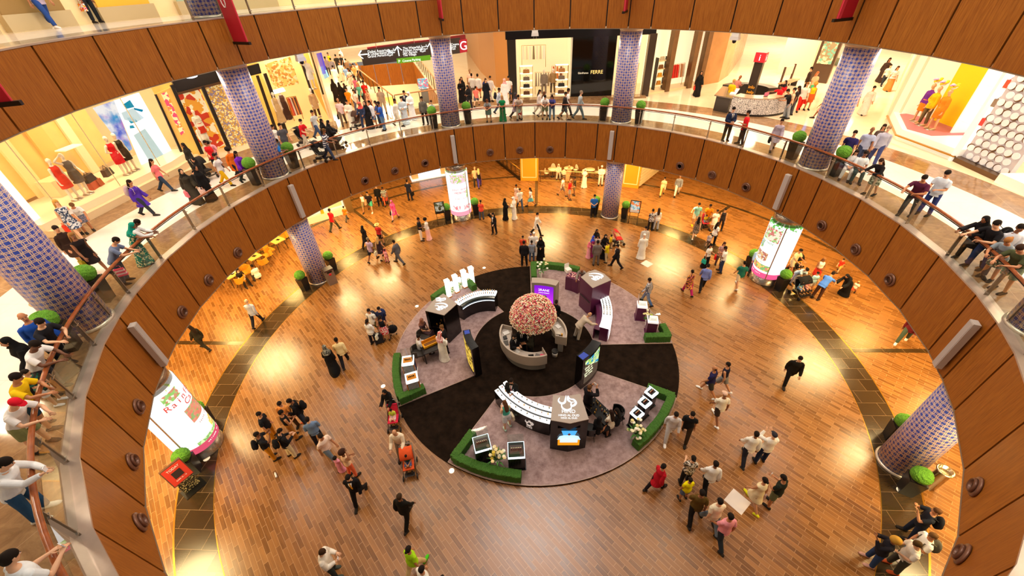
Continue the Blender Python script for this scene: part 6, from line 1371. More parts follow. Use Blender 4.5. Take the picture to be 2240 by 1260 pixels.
k = a + d * 1.55; MB().box((k.x, k.y, 2.1), (.22, .22, 4.2), ang).build('post', M('#e8a818', .5), t); MB().box((b.x, b.y, 2.1), (.5, .5, 4.2), ang).build('end_pier', M('#7a5a2a', .5), t)
k = a + d * 2.6; MB().box((k.x - .3, k.y + .4, .85), (1.0, .5, .5), ang).build('display_table', M('#e8d8b0', .5), t)
# yellow cafe seating under the near parapet
YCH = M('#d8921e', .55, 0, 0, .1); YTB = M('#e3b860', .4)
def bistro(x, y, rz, lb, chairs):
    t = thing('bistro_table', lb, 'table', (x, y, .001), rz); MB().box((0, 0, .73), (1.25, .75, .04)).build('table_top', YTB, t)
    for sx in (-1, 1):
        for sy in (-1, 1): MB().tube([(sx * .5, sy * .28, .71), (sx * .55, sy * .32, 0)], .02, 6).build('leg', DARK, t)
    for nm, dx_, dy_, w_ in (('menu_holder', .25, .05, .14),): q = place(t, (dx_, dy_, .751)); tag(MB().box((0, 0, .004), (.24, .17, .008)).build('menu', BLACK, None, q, rz + .3), 'dark menu lying on the ' + lb.split(',')[0], 'menu')
    for (cx_, cy_, cr, l2) in chairs:
        q = place(t, (cx_, cy_, 0)); shell_chair(q.x, q.y, rz + cr, l2, YCH, .001, 'mustard moulded cafe chairs')
bistro(-17.55, 9.05, rad(-28), 'pale wooden bistro table half hidden by the mosaic column', [(-.35, -.78, 0, 'mustard chair, aisle side of the table behind the mosaic column'), (.35, -.78, 0, 'mustard chair touching the mosaic column, aisle side of its table'), (-.35, .78, pi, 'mustard chair on the parapet side of the table at the column')])
bistro(-18.1, 7.1, rad(-28), 'pale wooden bistro table with a dark tablet, middle of the row', [(-.35, -.8, 0, 'mustard chair with open arms, aisle side of the middle bistro table'), (.35, -.8, 0, 'mustard chair on the aisle side of the middle table next to the open one'), (.9, .1, pi / 2, 'mustard chair at the head of the middle bistro table'), (.3, .8, pi, 'mustard chair on the wall side of the middle bistro table')])
bistro(-18.4, 5.2, rad(-28), 'pale wooden bistro table crowded with dishes, far from the column', [(-.4, -.8, 0, 'mustard chair with a paper on its seat at the crowded table'), (.9, .05, pi / 2, 'mustard chair holding a diner at the crowded bistro table'), (.3, .8, pi, 'mustard chair on the wall side of the crowded table')])
for i in range(7): q = V3(-18.4 + random.uniform(-.4, .4), 5.2 + random.uniform(-.3, .3), .752); tag(MB().lathe([(.05, 0), (.1, .02), (.09, .024), (0, .012)], 14).build('plate', WHITE, None, q), 'white plate on the crowded bistro table', 'plate', 'plates on the crowded bistro table')
crowd('''
552,583|300|f sit 1.66|shirtl f0e4cc|trousers 4a4038|short|diner in white at the crowded bistro table under the parapet
520,592|120|f sit 1.6|shirt 2a2018|trousers 2a2018|long|diner in black at the crowded bistro table under the parapet
1222,363|180|f sit 1.62|shirtl f0e2cc|trousers e8dcc8|scarf e8c8b0|woman in a pale head scarf at the second cafe table
1245,366|200|f sit 1.6|gown d8a070|-|scarf e0b080|woman in tan seated by the second cafe table
1280,372|185|f carry 1.64|gown f4ecdc|-|scarf f4ecdc|woman in flowing white standing at the third cafe table
1317,365|185|m front 1.76|shirtl f4ecdc|trousers f0e6d4|skullcap f4ece0|waiter in cream at the cafe beside the mosaic column
''', 0)
wig = at(1383, 372, .9)
t = thing('wall_display', 'white ribbed wall display with a dancer shaped cut-out behind the column', 'display', (7.1, 20.2, .001), rad(-20)); MB().box((0, 0, 1.7), (1.7, .1, 3.2)).build('panel', M('#f4e8d4', .5, 0, .2), t)
for k in range(12): MB().box((0, -.07, .4 + k * .24), (1.6, .05, .08)).build('rib', M('#d8b88a', .5), t)
# ================================================================== shops and people on the middle level
def hitp(px, py, A, B):
    d = FWD + RIGHT * ((px - PPX) / F) - UP * ((py - PPY) / F); n = Vector((-(B[1] - A[1]), B[0] - A[0])); t = ((A[0] - CAM.x) * n.x + (A[1] - CAM.y) * n.y) / (d.x * n.x + d.y * n.y); return CAM + d * t
def sheet(name, pl, pix, mt, parent=None, th=.05, out=0.):
    """A flat board standing in the vertical plane pl (two floor points), with real thickness."""
    A, B = pl; n = Vector((-(B[1] - A[1]), B[0] - A[0], 0)).normalized()
    if n.dot(Vector((A[0], A[1], 0))) < 0: n = -n          # n points away from the well
    P = [hitp(x, y, A, B) - n * out for x, y in pix]; k = len(P); Q = [p + n * th for p in P]; m = MB()
    m.add(P + Q, [tuple(range(k)), tuple(range(2 * k - 1, k - 1, -1))] + [(i, k + i, k + (i + 1) % k, (i + 1) % k) for i in range(k)]); return m.build(name, mt, parent)
ws = structure('wall_shops', 'back walls of the shops and corridors on the middle level'); WCREAM = M('#efd2a0', .6, 0, .12, .08, .7); WGOLD = M('#e8b85c', .5, 0, .25, .15, 1.5)  # wall colours carry a faint glow in place of shop lighting
zc = lambda a, r: tuple(pol(a, r)[:2])
seg_wall([zc(a, 24.5) for a in range(-160, -62, 8)], ZM, ZUB, WCREAM, ws); seg_wall([zc(-64, 24.5), zc(-52, 23), (-14.6, 15.6)], ZM, ZUB, WGOLD, ws)
seg_wall([(-13.3, 13.75), (-24, 34), (-30, 47)], ZM, ZUB, WCREAM, ws); seg_wall([(-34, 47), (-10, 56), (0, 56)], ZM, ZUB, M('#f0d8ac', .6, 0, .8), ws)  # end wall glows by itself so the corridor end looks lit
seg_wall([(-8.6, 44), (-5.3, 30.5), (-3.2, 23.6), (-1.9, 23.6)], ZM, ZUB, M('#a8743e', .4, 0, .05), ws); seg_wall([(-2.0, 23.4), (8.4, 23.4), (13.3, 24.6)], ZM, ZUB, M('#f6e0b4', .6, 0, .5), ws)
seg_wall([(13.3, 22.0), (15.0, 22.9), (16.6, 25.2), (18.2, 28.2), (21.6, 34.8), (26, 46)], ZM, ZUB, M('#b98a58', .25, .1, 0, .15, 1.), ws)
seg_wall([(24, 52), (40, 46), (48, 36)], ZM, ZUB, M('#f3dfb8', .6, 0, 1.), ws); seg_wall([(36, 30), (30, 24), (21.0, 12.2), (21.2, 11.6)], ZM, ZUB, M('#f0d3b4', .55, 0, .1), ws)  # far wall given its own glow to brighten the corridor end
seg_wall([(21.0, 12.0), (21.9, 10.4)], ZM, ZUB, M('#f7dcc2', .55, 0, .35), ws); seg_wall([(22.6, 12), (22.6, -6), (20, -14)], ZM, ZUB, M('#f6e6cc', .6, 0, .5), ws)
def mannequin(px, py, pl, z, face, lb, top, bottom, sex='f', H=1.78, pose='stand', col='#f6ead8'):
    p = hitp(px, py, *pl); t = thing('mannequin', lb, 'mannequin', (p.x, p.y, z + .03), -rad(face)); t.scale = (H / 1.75,) * 3; mt = M(col, .35, name='mannequin_white')
    b = link('body', proto('body', pose, sex, '', .0115), t); setmat(b, (mt, mt, mt, mt))
    for s_ in (top, bottom):
        if s_ != '-': kd, c = s_.split(' '); o = link({'gown': 'dress', 'longskirt': 'skirt'}.get(kd, kd), proto('garment', pose, sex, kd, .0115), t); setmat(o, (tone(c),))
    MB().lathe([(.2, -.03), (.2, -.012), (0, -.01)], 20).build('stand_plate', STEEL, t); return t
# ---- cream shop with a long plinth, two lit posters
t = thing('shop_window', 'cream shop window with a long stepped plinth and beige panels', 'shop')
pz = [(-19.15, -.4), (-19.0, 1.9), (-18.7, 6.2), (-18.95, 8.1), (-21.9, 8.3), (-22.2, -.4)]
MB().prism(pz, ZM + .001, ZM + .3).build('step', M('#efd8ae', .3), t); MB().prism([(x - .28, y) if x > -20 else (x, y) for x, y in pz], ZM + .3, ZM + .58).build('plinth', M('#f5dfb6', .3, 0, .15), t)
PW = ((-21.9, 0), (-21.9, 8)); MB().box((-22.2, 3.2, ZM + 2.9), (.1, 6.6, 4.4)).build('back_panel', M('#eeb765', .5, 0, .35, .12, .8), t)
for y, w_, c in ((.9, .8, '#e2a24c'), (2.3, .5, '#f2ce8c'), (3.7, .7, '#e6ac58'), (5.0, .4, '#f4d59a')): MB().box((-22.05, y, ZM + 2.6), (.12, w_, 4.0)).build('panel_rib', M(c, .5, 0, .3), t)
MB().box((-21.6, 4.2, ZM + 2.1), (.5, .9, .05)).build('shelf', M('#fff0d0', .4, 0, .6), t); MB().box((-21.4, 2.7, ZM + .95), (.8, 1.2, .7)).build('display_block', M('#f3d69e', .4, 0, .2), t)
for x, y in ((-19.5, .6), (-19.2, 3.2), (-19.1, 5.6)): MB().box((x, y, ZM + 2.95), (.025, .025, 4.7)).build('glass_joint', M('#d8c8a0', .2), t)
MB().prism([(-19.45, -.3), (-19.05, 6.0), (-19.07, 6.0), (-19.47, -.3)], ZM + .58, ZUB - .02).build('window_glass', glass((.98, .97, .93), .8), t)
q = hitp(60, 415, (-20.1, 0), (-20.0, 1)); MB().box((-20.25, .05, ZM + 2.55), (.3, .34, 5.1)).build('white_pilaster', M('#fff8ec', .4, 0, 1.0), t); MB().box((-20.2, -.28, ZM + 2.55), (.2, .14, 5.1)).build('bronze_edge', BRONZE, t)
PP = ((-20.3, 0), (-20.3, 8))
def poster_mat():
    t_ = NT('lit_poster'); co = t_.n('ShaderNodeTexCoord').outputs['Object']; nz = t_.n('ShaderNodeTexNoise', i_Vector=co, i_Scale=1.3, i_Detail=4.)
    s = t_.n('ShaderNodeSeparateColor', i_0=nz.outputs['Color']); z = t_.n('ShaderNodeSeparateXYZ', i_0=co).outputs[2]
    c = t_.mix(t_.math('MULTIPLY_ADD', s.outputs[0], 5., -2.2, clamp=True), lin('#f8f6fb'), lin('#5a6ad8')); c = t_.mix(t_.math('MULTIPLY_ADD', s.outputs[1], 5., -2.6, clamp=True), c, lin('#c87ad0')); c = t_.mix(t_.math('MULTIPLY_ADD', s.outputs[2], 6., -3.3, clamp=True), c, lin('#2a9ad8'))
    e = t_.n('ShaderNodeEmission', i_Color=c, i_Strength=1.0); t_.t.links.new(e.outputs[0], t_.out.inputs[0]); return t_.m
t = thing('lit_poster', 'tall narrow lit poster in violet and blue, behind the red topped mannequin', 'poster'); sheet('picture_panel', PP, [(206, 236), (250, 221), (290, 326), (279, 333)], poster_mat(), t, .08)
t = thing('lit_poster', 'tall white lit poster with teal shapes and a pale skirt, in the cream shop window', 'poster'); sheet('picture_panel', PP, [(251, 220), (304, 203), (386, 347), (312, 361)], glow('#ffffff', 1.35), t, .08)
for pts, c, s_ in (([(268, 229), (283, 219), (293, 234), (276, 238)], '#1a9cc0', .9), ([(276, 258), (290, 255), (300, 266), (286, 270)], '#2aa6c4', .9), ([(283, 275), (290, 274), (294, 280), (284, 281)], '#38a8c8', .9), ([(265, 247), (290, 237), (314, 258), (296, 268), (272, 262)], '#d8e8ea', 1.), ([(292, 296), (316, 282), (358, 340), (326, 352)], '#cfe2e0', 1.), ([(338, 355), (367, 341), (369, 346), (342, 358)], '#3a84c0', .9), ([(292, 236), (312, 240), (310, 245), (293, 240)], '#1a8cb0', .9)):
    sheet('picture_shape', PP, pts, glow(c, s_), t, .02, .03)
for px, py, lb, tp, bt, po in ((121, 372, 'white mannequin in a coral red dress at the near end of the cream window', 'vest d8402c', 'skirt d8452e', 'stand'), (149, 361, 'white mannequin in a grey patterned dress with one arm raised', 'vest 6a6058', 'skirt 6a6058', 'armup'), (246, 327, 'white mannequin in a bright red top before the violet poster', 'vest d81c24', 'skirt d0202a', 'side'), (262, 318, 'white mannequin in a dark dress behind the red topped one', 'vest 3a3024', 'skirt 3a3024', 'stand')):
    mannequin(px, py + 2, ((-20.1, 0), (-20.0, 8)), ZM + .58, 95, lb, tp, bt, 'f', 1.85, po)
for px, py, c, lb, w_ in ((192, 388, '#2c2019', 'dark brown handbag with a pale motif on the window blocks', .55), (205, 402, '#b8502a', 'orange brown handbag on the cream window plinth', .6), (233, 375, '#4a4034', 'flat grey clutch beside the mannequins in the cream window', .5), (228, 417, '#a8502a', 'pair of tan shoes on the cream window plinth', .3)):
    p = hitp(px, py, (-20.3, 0), (-20.3, 8)); z = max(p.z - .2, ZM + .585); t = thing('handbag', lb, 'bag', (p.x, p.y, z), .2); MB().box((0, 0, .16), (.22, w_, .32), 0, 0, .85).build('body', M(c, .5), t); MB().tube([(0, -.12, .31), (0, 0, .5), (0, .12, .31)], .014, 6).build('handle', M(c, .5), t)
t = thing('shop_window', 'pale shop window with striped clothing folded on the wall, behind the big mosaic column', 'shop'); MB().box((-21.4, -3.4, ZM + 2.2), (.15, 5.6, 4.4)).build('back_panel', M('#f4d6a2', .5, 0, .45), t); MB().box((-20.6, -3.4, ZM + .3), (1.4, 5.6, .6)).build('plinth', M('#f3dab0', .4), t)
MB().box((-21.28, -1.2, ZM + 2.3), (.1, .8, 1.5)).build('striped_top', cloth('#f2e2cc', 'stripe', '#c8a890'), t)
# ---- gold shopfront with dark frames
F2 = ((-19.3, 7.95), (-17.1, 10.5)); t = thing('shopfront', 'gold shopfront with dark frames under a black lit sign, beside the mosaic column', 'shop')
sheet('sign_fascia', F2, [(372, 170), (470, 120), (490, 178), (389, 205)], M('#17130f', .3), t, .3); sheet('gold_wall', F2, [(338, 207), (375, 190), (442, 337), (404, 352)], WGOLD, t, .06)
for px in ((372, 187, 379, 185, 446, 336, 438, 337), (439, 190, 446, 188, 507, 327, 499, 328), (338, 207, 342, 206, 408, 350, 403, 352)): sheet('dark_frame', F2, [px[0:2], px[2:4], px[4:6], px[6:8]], DARK, t, .2, .06)
sheet('frame_rail', F2, [(386, 203), (490, 176), (491, 181), (388, 208)], BRONZE, t, .2, .05)
sheet('window_scene', F2, [(392, 207), (440, 194), (499, 326), (448, 337)], pic_mat('#e8a030', '#fff0c0', '#c83a1c', 2.2), t, .05, -.5); sheet('gold_curtain', F2, [(447, 191), (486, 182), (548, 320), (506, 328)], pic_mat('#c89a40', '#8a7a90', '#f0dc9a', 9.), t, .05, -.4); sheet('showcase', F2, [(352, 205), (364, 200), (404, 290), (396, 296)], pic_mat('#f4e0b0', '#e88a3a', '#d84a70', 4.), t, .05, .02)
for px, py in ((415, 165), (450, 152)): p = hitp(px, py, *F2); MB().ball((p.x + .25, p.y - .25, p.z), (.3, .3, .09), 14, 8).build('sign_letter', glow('#f4f8ff', 3.), t)
for px, py, lb, tp in ((424, 234, 'pale mannequin torso in white and red at the upper gold window', 'shirt f4ead0'), (433, 262, 'pale mannequin in a cream coat in the gold window', 'tunic f6ecd4')): mannequin(px, py + 16, F2, hitp(px, py + 16, *F2).z - 1.55, 110, lb, tp, 'skirt c83a20' if 'torso' in lb else 'longskirt f4e6c4')
# ---- ivory window with gowns, books and a white figure
F3 = ((-17.6, 10.6), (-13.6, 14.3)); t = thing('shopfront', 'ivory shop window with gowns, hats and a gold plaster panel, facing the corridor crowd', 'shop')
sheet('back_panel', F3, [(570, 142), (652, 118), (737, 278), (640, 306)], M('#f4d488', .5, 0, .55, .1, 1.), t, .05, -.9); sheet('plinth', F3, [(626, 290), (730, 262), (736, 278), (641, 306)], M('#f2dcae', .4), t, .8, .35)
for px in ((560, 166, 566, 165, 616, 310, 609, 311), (576, 162, 583, 160, 634, 300, 626, 302), (652, 120, 659, 118, 690, 212, 684, 214), (678, 112, 684, 111, 712, 205, 706, 207)): sheet('dark_frame', F3, [px[0:2], px[2:4], px[4:6], px[6:8]], M('#2c2216', .35), t, .12, .02)
sheet('sign_fascia', F3, [(532, 148), (566, 139), (572, 160), (540, 168)], DARK, t, .2, .02); sheet('butterfly_panel', F3, [(584, 142), (640, 126), (660, 186), (606, 196)], pic_mat('#f0c060', '#f6dca0', '#c88a38', 6.), t, .05, -.5)
sheet('lamp_canopy', F3, [(597, 200), (622, 193), (626, 200), (600, 207)], glow('#fff6e0', 2.), t, .25, -.1)
mannequin(606, 234, F3, ZM + .75, 120, 'headless mannequin in a long pale strapless gown in the ivory window', 'vest c8a878', 'longskirt c8a878'); mannequin(620, 226, ((-17.9, 10.9), (-13.9, 14.6)), ZM + .75, 125, 'mannequin in a long dark gown behind the pale gown', 'vest 6a4a3a', 'longskirt 5a4034')
mannequin(686, 190, F3, ZM + 2.3, 130, 'white winged mannequin mounted high at the corner of the ivory window', 'tunic f6f2ea', '-', pose='armup'); mannequin(681, 206, F3, ZM + .6, 130, 'pale mannequin in brown at the corner of the ivory window', 'tunic c8a070', 'trousers 5a3a24')
rk = thing('clothes_rail', 'rail of orange and brown clothes behind the gowns', 'clothes rail'); a, b = hitp(626, 214, *F3), hitp(650, 220, *F3); b.z = a.z; MB().tube([a, b], .02, 6).build('rail', GOLD, rk); MB().tube([(a.x, a.y, ZM + .7), a], .02, 6).build('post', GOLD, rk); MB().tube([(b.x, b.y, ZM + .7), b], .02, 6).build('post', GOLD, rk)
for i in range(7): q = a.lerp(b, (i + .5) / 7); MB().box((q.x, q.y, q.z - .55), (.09, .42, 1.0), .75, 0, .6).build('hanging_garment', M(('#d86a28', '#c8402a', '#e8d8c0', '#8a4a2a', '#e89040', '#5a3a2a', '#b8602a')[i], .8), rk)
# ---- corridor crowd side: banner, ramp opening
t = thing('hanging_poster', 'blue and violet poster at the mouth of the crowded corridor', 'poster'); PQ = ((-13.5, 14.1), (-20, 26.4)); sheet('picture_panel', PQ, [(694, 117), (703, 115), (716, 160), (708, 163)], M('#5a4ac8', .5, 0, .6), t); sheet('picture_panel', PQ, [(703, 146), (710, 143), (720, 168), (712, 172)], M('#8acbe0', .5, 0, .6), t)
wr = structure('wall_ramp', 'timber walls of the ramp opening')
def wood_wall(p0, p1, n):
    for i in range(n):
        a, b = p0.lerp(p1, i / n + .004), p0.lerp(p1, (i + 1) / n - .004); d = (b - a).normalized(); m_ = Vector((-d.y, d.x, 0)) * .06
        MB().prism([(a.x, a.y), (b.x, b.y), (b.x + m_.x, b.y + m_.y), (a.x + m_.x, a.y + m_.y)], 1.2, ZM - .05).build('panel', VENEER, wr)
wood_wall(pol(-20.2, 20.2), pol(-20.2, 40), 14); wood_wall(pol(-30.3, 42), pol(-20.2, 40), 5)
t = thing('ramp_cover', 'bright yellow slanted panel inside the ramp opening', 'panel'); a, b = pol(-29.3, 24), pol(-29.3, 31); MB().add([a + V3(0, 0, 4.6), b + V3(0, 0, 5.3), b + V3(1.4, .7, 5.3), a + V3(1.4, .7, 4.6), a + V3(0, 0, 4.5), b + V3(0, 0, 5.2), b + V3(1.4, .7, 5.2), a + V3(1.4, .7, 4.5)], [(0, 1, 2, 3), (7, 6, 5, 4), (0, 4, 5, 1), (1, 5, 6, 2), (2, 6, 7, 3), (3, 7, 4, 0)]).build('panel', M('#e8a80e', .5, 0, .2), t)
def straight_rail(lb, pts, n):
    t = thing('glass_railing', lb, 'railing'); P = [Vector(p) for p in pts]
    MB().tube([p + V3(0, 0, ZM + 1.02) for p in P], .045, 8).build('handrail', M('#c98f5a', .3), t)
    for a, b in zip(P, P[1:]):
        k = max(1, int((b - a).length / 1.6))
        for i in range(k):
            p, q = a.lerp(b, i / k), a.lerp(b, (i + 1) / k); MB().box((p.x, p.y, ZM + .5), (.05, .05, 1.0)).build('post', BRONZE, t)
            MB().quad((p.x, p.y, ZM + .06), (q.x, q.y, ZM + .06), (q.x, q.y, ZM + .9), (p.x, p.y, ZM + .9)).build('glass_pane', RAILGLASS, t)
    return t
straight_rail('glass railing with pale timber rail between the corridor crowd and the ramp opening', [pol(-30.6, 20.0), pol(-30.6, 43)], 1)
straight_rail('glass railing along the front and far side of the ramp opening, beside the mosaic column', [pol(-30.2, 20.05), pol(-25, 20.05), pol(-19.9, 20.05), pol(-19.9, 40)], 1)
t = thing('wayfinding_sign', 'long dark overhead direction sign with white arrows, a green strip and a red G block', 'sign'); SA, SB = pol(-34.8, 20.2), pol(-13.9, 20.2); pl_ = (tuple(SA[:2]), tuple(SB[:2]))
sheet('red_frame', pl_, [(803, 104), (1018, 76), (1020, 92), (806, 116)], M('#8e1c26', .4), t, .3, -.02); sheet('sign_board', pl_, [(787, 110), (1006, 82), (1008, 116), (795, 144)], M('#3d332d', .35, 0, .1), t, .16, .02)
sheet('green_strip', pl_, [(867, 128), (941, 120), (942, 131), (869, 139)], M('#5aa012', .5, 0, .35), t, .16, .04); sheet('level_block', pl_, [(1004, 88), (1021, 85), (1022, 113), (1006, 116)], M('#b01c30', .4, 0, .3), t, .2, .04)
sx_ = (SB - SA).normalized(); WL = M('#e9f2f6', .4, 0, 1.1)
def sgn(px, py, s_, w_, al='LEFT'): text(w_, s_, WL, t, hitp(px, py, *pl_) - V3(-sx_.y, sx_.x, 0) * .07, sx_, (0, 0, 1), .006, 'lettering', al)
for i, w_ in enumerate(('Dubai Aquarium', '& Underwater Zoo', 'Grand Atrium')): sgn(804, 113.5 + i * 5.2, .22, w_)
for i, w_ in enumerate(('The Waterfall', 'Fashion Avenue', 'Star Atrium', 'The Village')): sgn(881, 106 + i * 5., .21, w_)
for i, w_ in enumerate(('Cinema', 'Souk', 'Taxi')): sgn(986, 97.5 + i * 4.8, .19, w_)
for x0, y0 in ((846, 110), (918, 101.5)):
    for i in range(3): sgn(x0, y0 + i * 5, .2, ''.join(chr(c) for c in ((0xFEDD, 0xFEEE, 0xFEB4, 0xFEDF, 0xFE8D), (0xFEE5, 0xFE8E, 0xFEE3, 0xFEEE, 0xFEB3), (0xFE94, 0xFEE7, 0xFEEE, 0xFEEB, 0xFE8D))[i]))
sgn(880, 133.5, .2, 'Cinema Parking'); sgn(871, 134.5, .26, 'P'); text('G', .78, WL, t, hitp(1013, 100.5, *pl_) - V3(-sx_.y, sx_.x, 0) * .1, sx_, (0, 0, 1), .006)
def arrow(px, py, up):
    o = hitp(px, py, *pl_) - V3(-sx_.y, sx_.x, 0) * .07; x, y = (Vector((0, 0, 1)), -sx_) if up else (-sx_, Vector((0, 0, 1)))
    m = MB().tube([o - x * .28, o + x * .28], .035, 6); m.tube([o + x * .05 + y * .24, o + x * .3, o + x * .05 - y * .24], .035, 6); m.build('arrow', WL, t)
arrow(794, 119, False); arrow(871, 112, True); arrow(942, 104, True)
for u in (.15, .5, .85): q = SA.lerp(SB, u); MB().tube([(q.x, q.y, ZUB - .01), (q.x, q.y, 10.6)], .02, 6).build('hanger', STEEL, t)
# ---- black boutique
t = thing('shopfront', 'black glossy boutique front with an open lit window full of clothes and bags', 'shop')
MB().box((3.25, 19.25, ZM + 4.55), (10.4, .3, 1.1)).build('sign_fascia', BLK, t); MB().box((-1.55, 19.3, ZM + 2.0), (.6, .5, 4.0)).build('black_pier', M('#2a241c', .25), t)
MB().box((4.3, 19.3, ZM + 2.05), (3.05, .3, 4.0)).build('black_glass_panel', M('#0c0a09', .06), t); MB().box((8.3, 19.3, ZM + 2.0), (.5, .5, 4.1)).build('black_pier', M('#3a2c20', .25), t)
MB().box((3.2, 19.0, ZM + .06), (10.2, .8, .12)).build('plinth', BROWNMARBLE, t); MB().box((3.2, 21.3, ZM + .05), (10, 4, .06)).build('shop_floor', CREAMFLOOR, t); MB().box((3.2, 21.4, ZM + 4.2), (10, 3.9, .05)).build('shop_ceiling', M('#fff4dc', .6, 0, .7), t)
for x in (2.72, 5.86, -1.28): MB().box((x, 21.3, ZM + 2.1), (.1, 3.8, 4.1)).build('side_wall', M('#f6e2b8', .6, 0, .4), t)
text('FERRE', .36, M('#f4e4c0', .4, 0, .9), t, (2.0, 19.09, ZM + 4.62), (1, 0, 0), (0, 0, 1), .01); text('FERRE', .34, M('#f2c878', .4, 0, .9), t, (4.6, 19.14, ZM + 1.75), (1, 0, 0), (0, 0, 1), .01); text('Gianfranco', .17, M('#e8dcc0', .4, 0, .7), t, (3.62, 19.14, ZM + 1.72), (1, 0, 0), (0, 0, 1), .01)
def shelf_stack(x, y, lb, n=4, w_=.95):
    t_ = thing('display_shelf', lb, 'shelf', (x, y, ZM + .082)); 
    for sx in (-1, 1):
        for sy in (-.2, .2): MB().box((sx * w_ / 2, sy, 1.05), (.03, .03, 2.1)).build('upright', GOLD, t_)
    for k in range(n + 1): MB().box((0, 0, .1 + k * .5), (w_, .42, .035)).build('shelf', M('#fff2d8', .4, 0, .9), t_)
    for k in range(n):
        b = thing('handbag', ('brown', 'black', 'grey', 'tan')[k % 4] + ' handbag on the ' + ('lowest', 'second', 'third', 'top')[k] + ' shelf of the ' + lb.split(',')[0], 'bag', (x, y, ZM + .082 + .118 + k * .5 + .001)); MB().box((0, 0, .12), (.5, .16, .24), 0, 0, .9).build('body', M(('#5a3418', '#1a1512', '#6a5a4c', '#a8703a')[k % 4], .5), b); MB().tube([(-.12, 0, .23), (0, 0, .34), (.12, 0, .23)], .012, 6).build('handle', M('#3a2414', .5), b)
shelf_stack(-.55, 19.9, 'bag shelves by the black pier'); shelf_stack(2.1, 19.9, 'bag shelves by the black glass panel'); shelf_stack(7.2, 19.9, 'bag shelves past the mosaic column')
def rack(x, y, z, w_, cols, lb, rz=0.):
    t_ = thing('clothes_rail', lb, 'clothes rail', (x, y, z), rz); MB().tube([(-w_ / 2, 0, 0), (-w_ / 2, 0, 1.55), (w_ / 2, 0, 1.55), (w_ / 2, 0, 0)], .018, 6).build('rail', GOLD, t_)
    for i in range(len(cols)): MB().box((-w_ / 2 + w_ * (i + .5) / len(cols), 0, 1.05), (w_ / len(cols) * .7, .34, .9), 0, 0, .55).build('hanging_garment', M(cols[i], .8), t_)
rack(.75, 20.4, ZM + .082, 1.3, ['#8a7a60', '#c8b89a', '#6a4a2a', '#b89a70', '#5a4a40', '#a88a60', '#e8dcc4'], 'rail of beige and brown jackets in the middle of the boutique window'); rack(.0, 22.6, ZM + 1.6, 1.9, ['#fff8e8', '#f4e8d0', '#fffaf0', '#8a7a60', '#fff4e0', '#e8d8b8', '#fffaf0'], 'high rail of white shirts on the back wall of the boutique'); rack(1.9, 22.7, ZM + .082, .9, ['#c85a20', '#d87a3a', '#8a5028'], 'rail of orange coats near the boutique back wall')
mannequin(1.2 * 0 + 1190, 150, ((-2, 20), (8, 20)), ZM + .09, 180, 'headless mannequin in a grey suit in the black boutique window', 'jacket 8a7a6a', 'trousers 8a7a6a', 'm'); mannequin(1210, 150, ((-2, 20.3), (8, 20.3)), ZM + .09, 180, 'mannequin in a tan coat beside the grey suited one', 'jacket a8855a', 'trousers 5a4a3a', 'm')
# windows between bronze piers beyond the boutique
BRP = M('#6e5236', .3, .4, 0, .2, 2.)
for i, (x, y) in enumerate(((10.15, 20.5), (12.1, 21.4), (13.0, 21.7))): p_ = thing('shop_pier', 'tall bronze pier ' + ('between the red dressed mannequin and the clothes rail', 'between the red clothes rail and the bag window', 'at the start of the curved bronze wall')[i], 'pier', (x, y, ZM + .001), rad(26)); MB().box((0, 0, 2.55), (.42, .42, 5.1)).build('body', BRP, p_)
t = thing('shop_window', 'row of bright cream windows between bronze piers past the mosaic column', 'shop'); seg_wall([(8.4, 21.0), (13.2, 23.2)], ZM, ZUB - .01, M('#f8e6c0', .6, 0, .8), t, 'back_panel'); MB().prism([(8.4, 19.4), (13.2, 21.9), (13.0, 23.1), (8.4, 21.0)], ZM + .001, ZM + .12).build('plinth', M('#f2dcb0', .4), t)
mannequin(1416, 158, ((8.4, 19.9), (13.2, 22.3)), ZM + .13, 200, 'mannequin in a cream jacket and red trousers past the mosaic column', 'jacket f0e4cc', 'trousers d83020', 'f'); rack(11.2, 21.7, ZM + .125, 1.2, ['#e02a20', '#d8402a', '#e83020', '#f4e4cc', '#c88a60', '#f0d8c0'], 'rail of red dresses in the bright window between bronze piers', rad(26))
bs = thing('display_shelf', 'open bag shelf in the bright window beside the red trousered mannequin', 'shelf', (9.6, 20.75, ZM + .125), rad(26))
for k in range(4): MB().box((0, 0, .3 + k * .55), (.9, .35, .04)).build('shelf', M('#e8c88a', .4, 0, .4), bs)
for sx in (-1, 1): MB().box((sx * .45, 0, 1.1), (.03, .35, 2.2)).build('upright', DARK, bs)
for k in range(4): q = place(bs, (0, 0, .325 + k * .55)); tag(MB().box((0, 0, .13), (.36, .16, .26), 0, 0, .8).build('handbag', M(('#c8862a', '#e0a020', '#8a5a2a', '#d8c8a8')[k], .5), None, q, rad(26)), ('tan', 'yellow', 'brown', 'cream')[k] + ' bag on the open shelf in the bright window', 'bag')
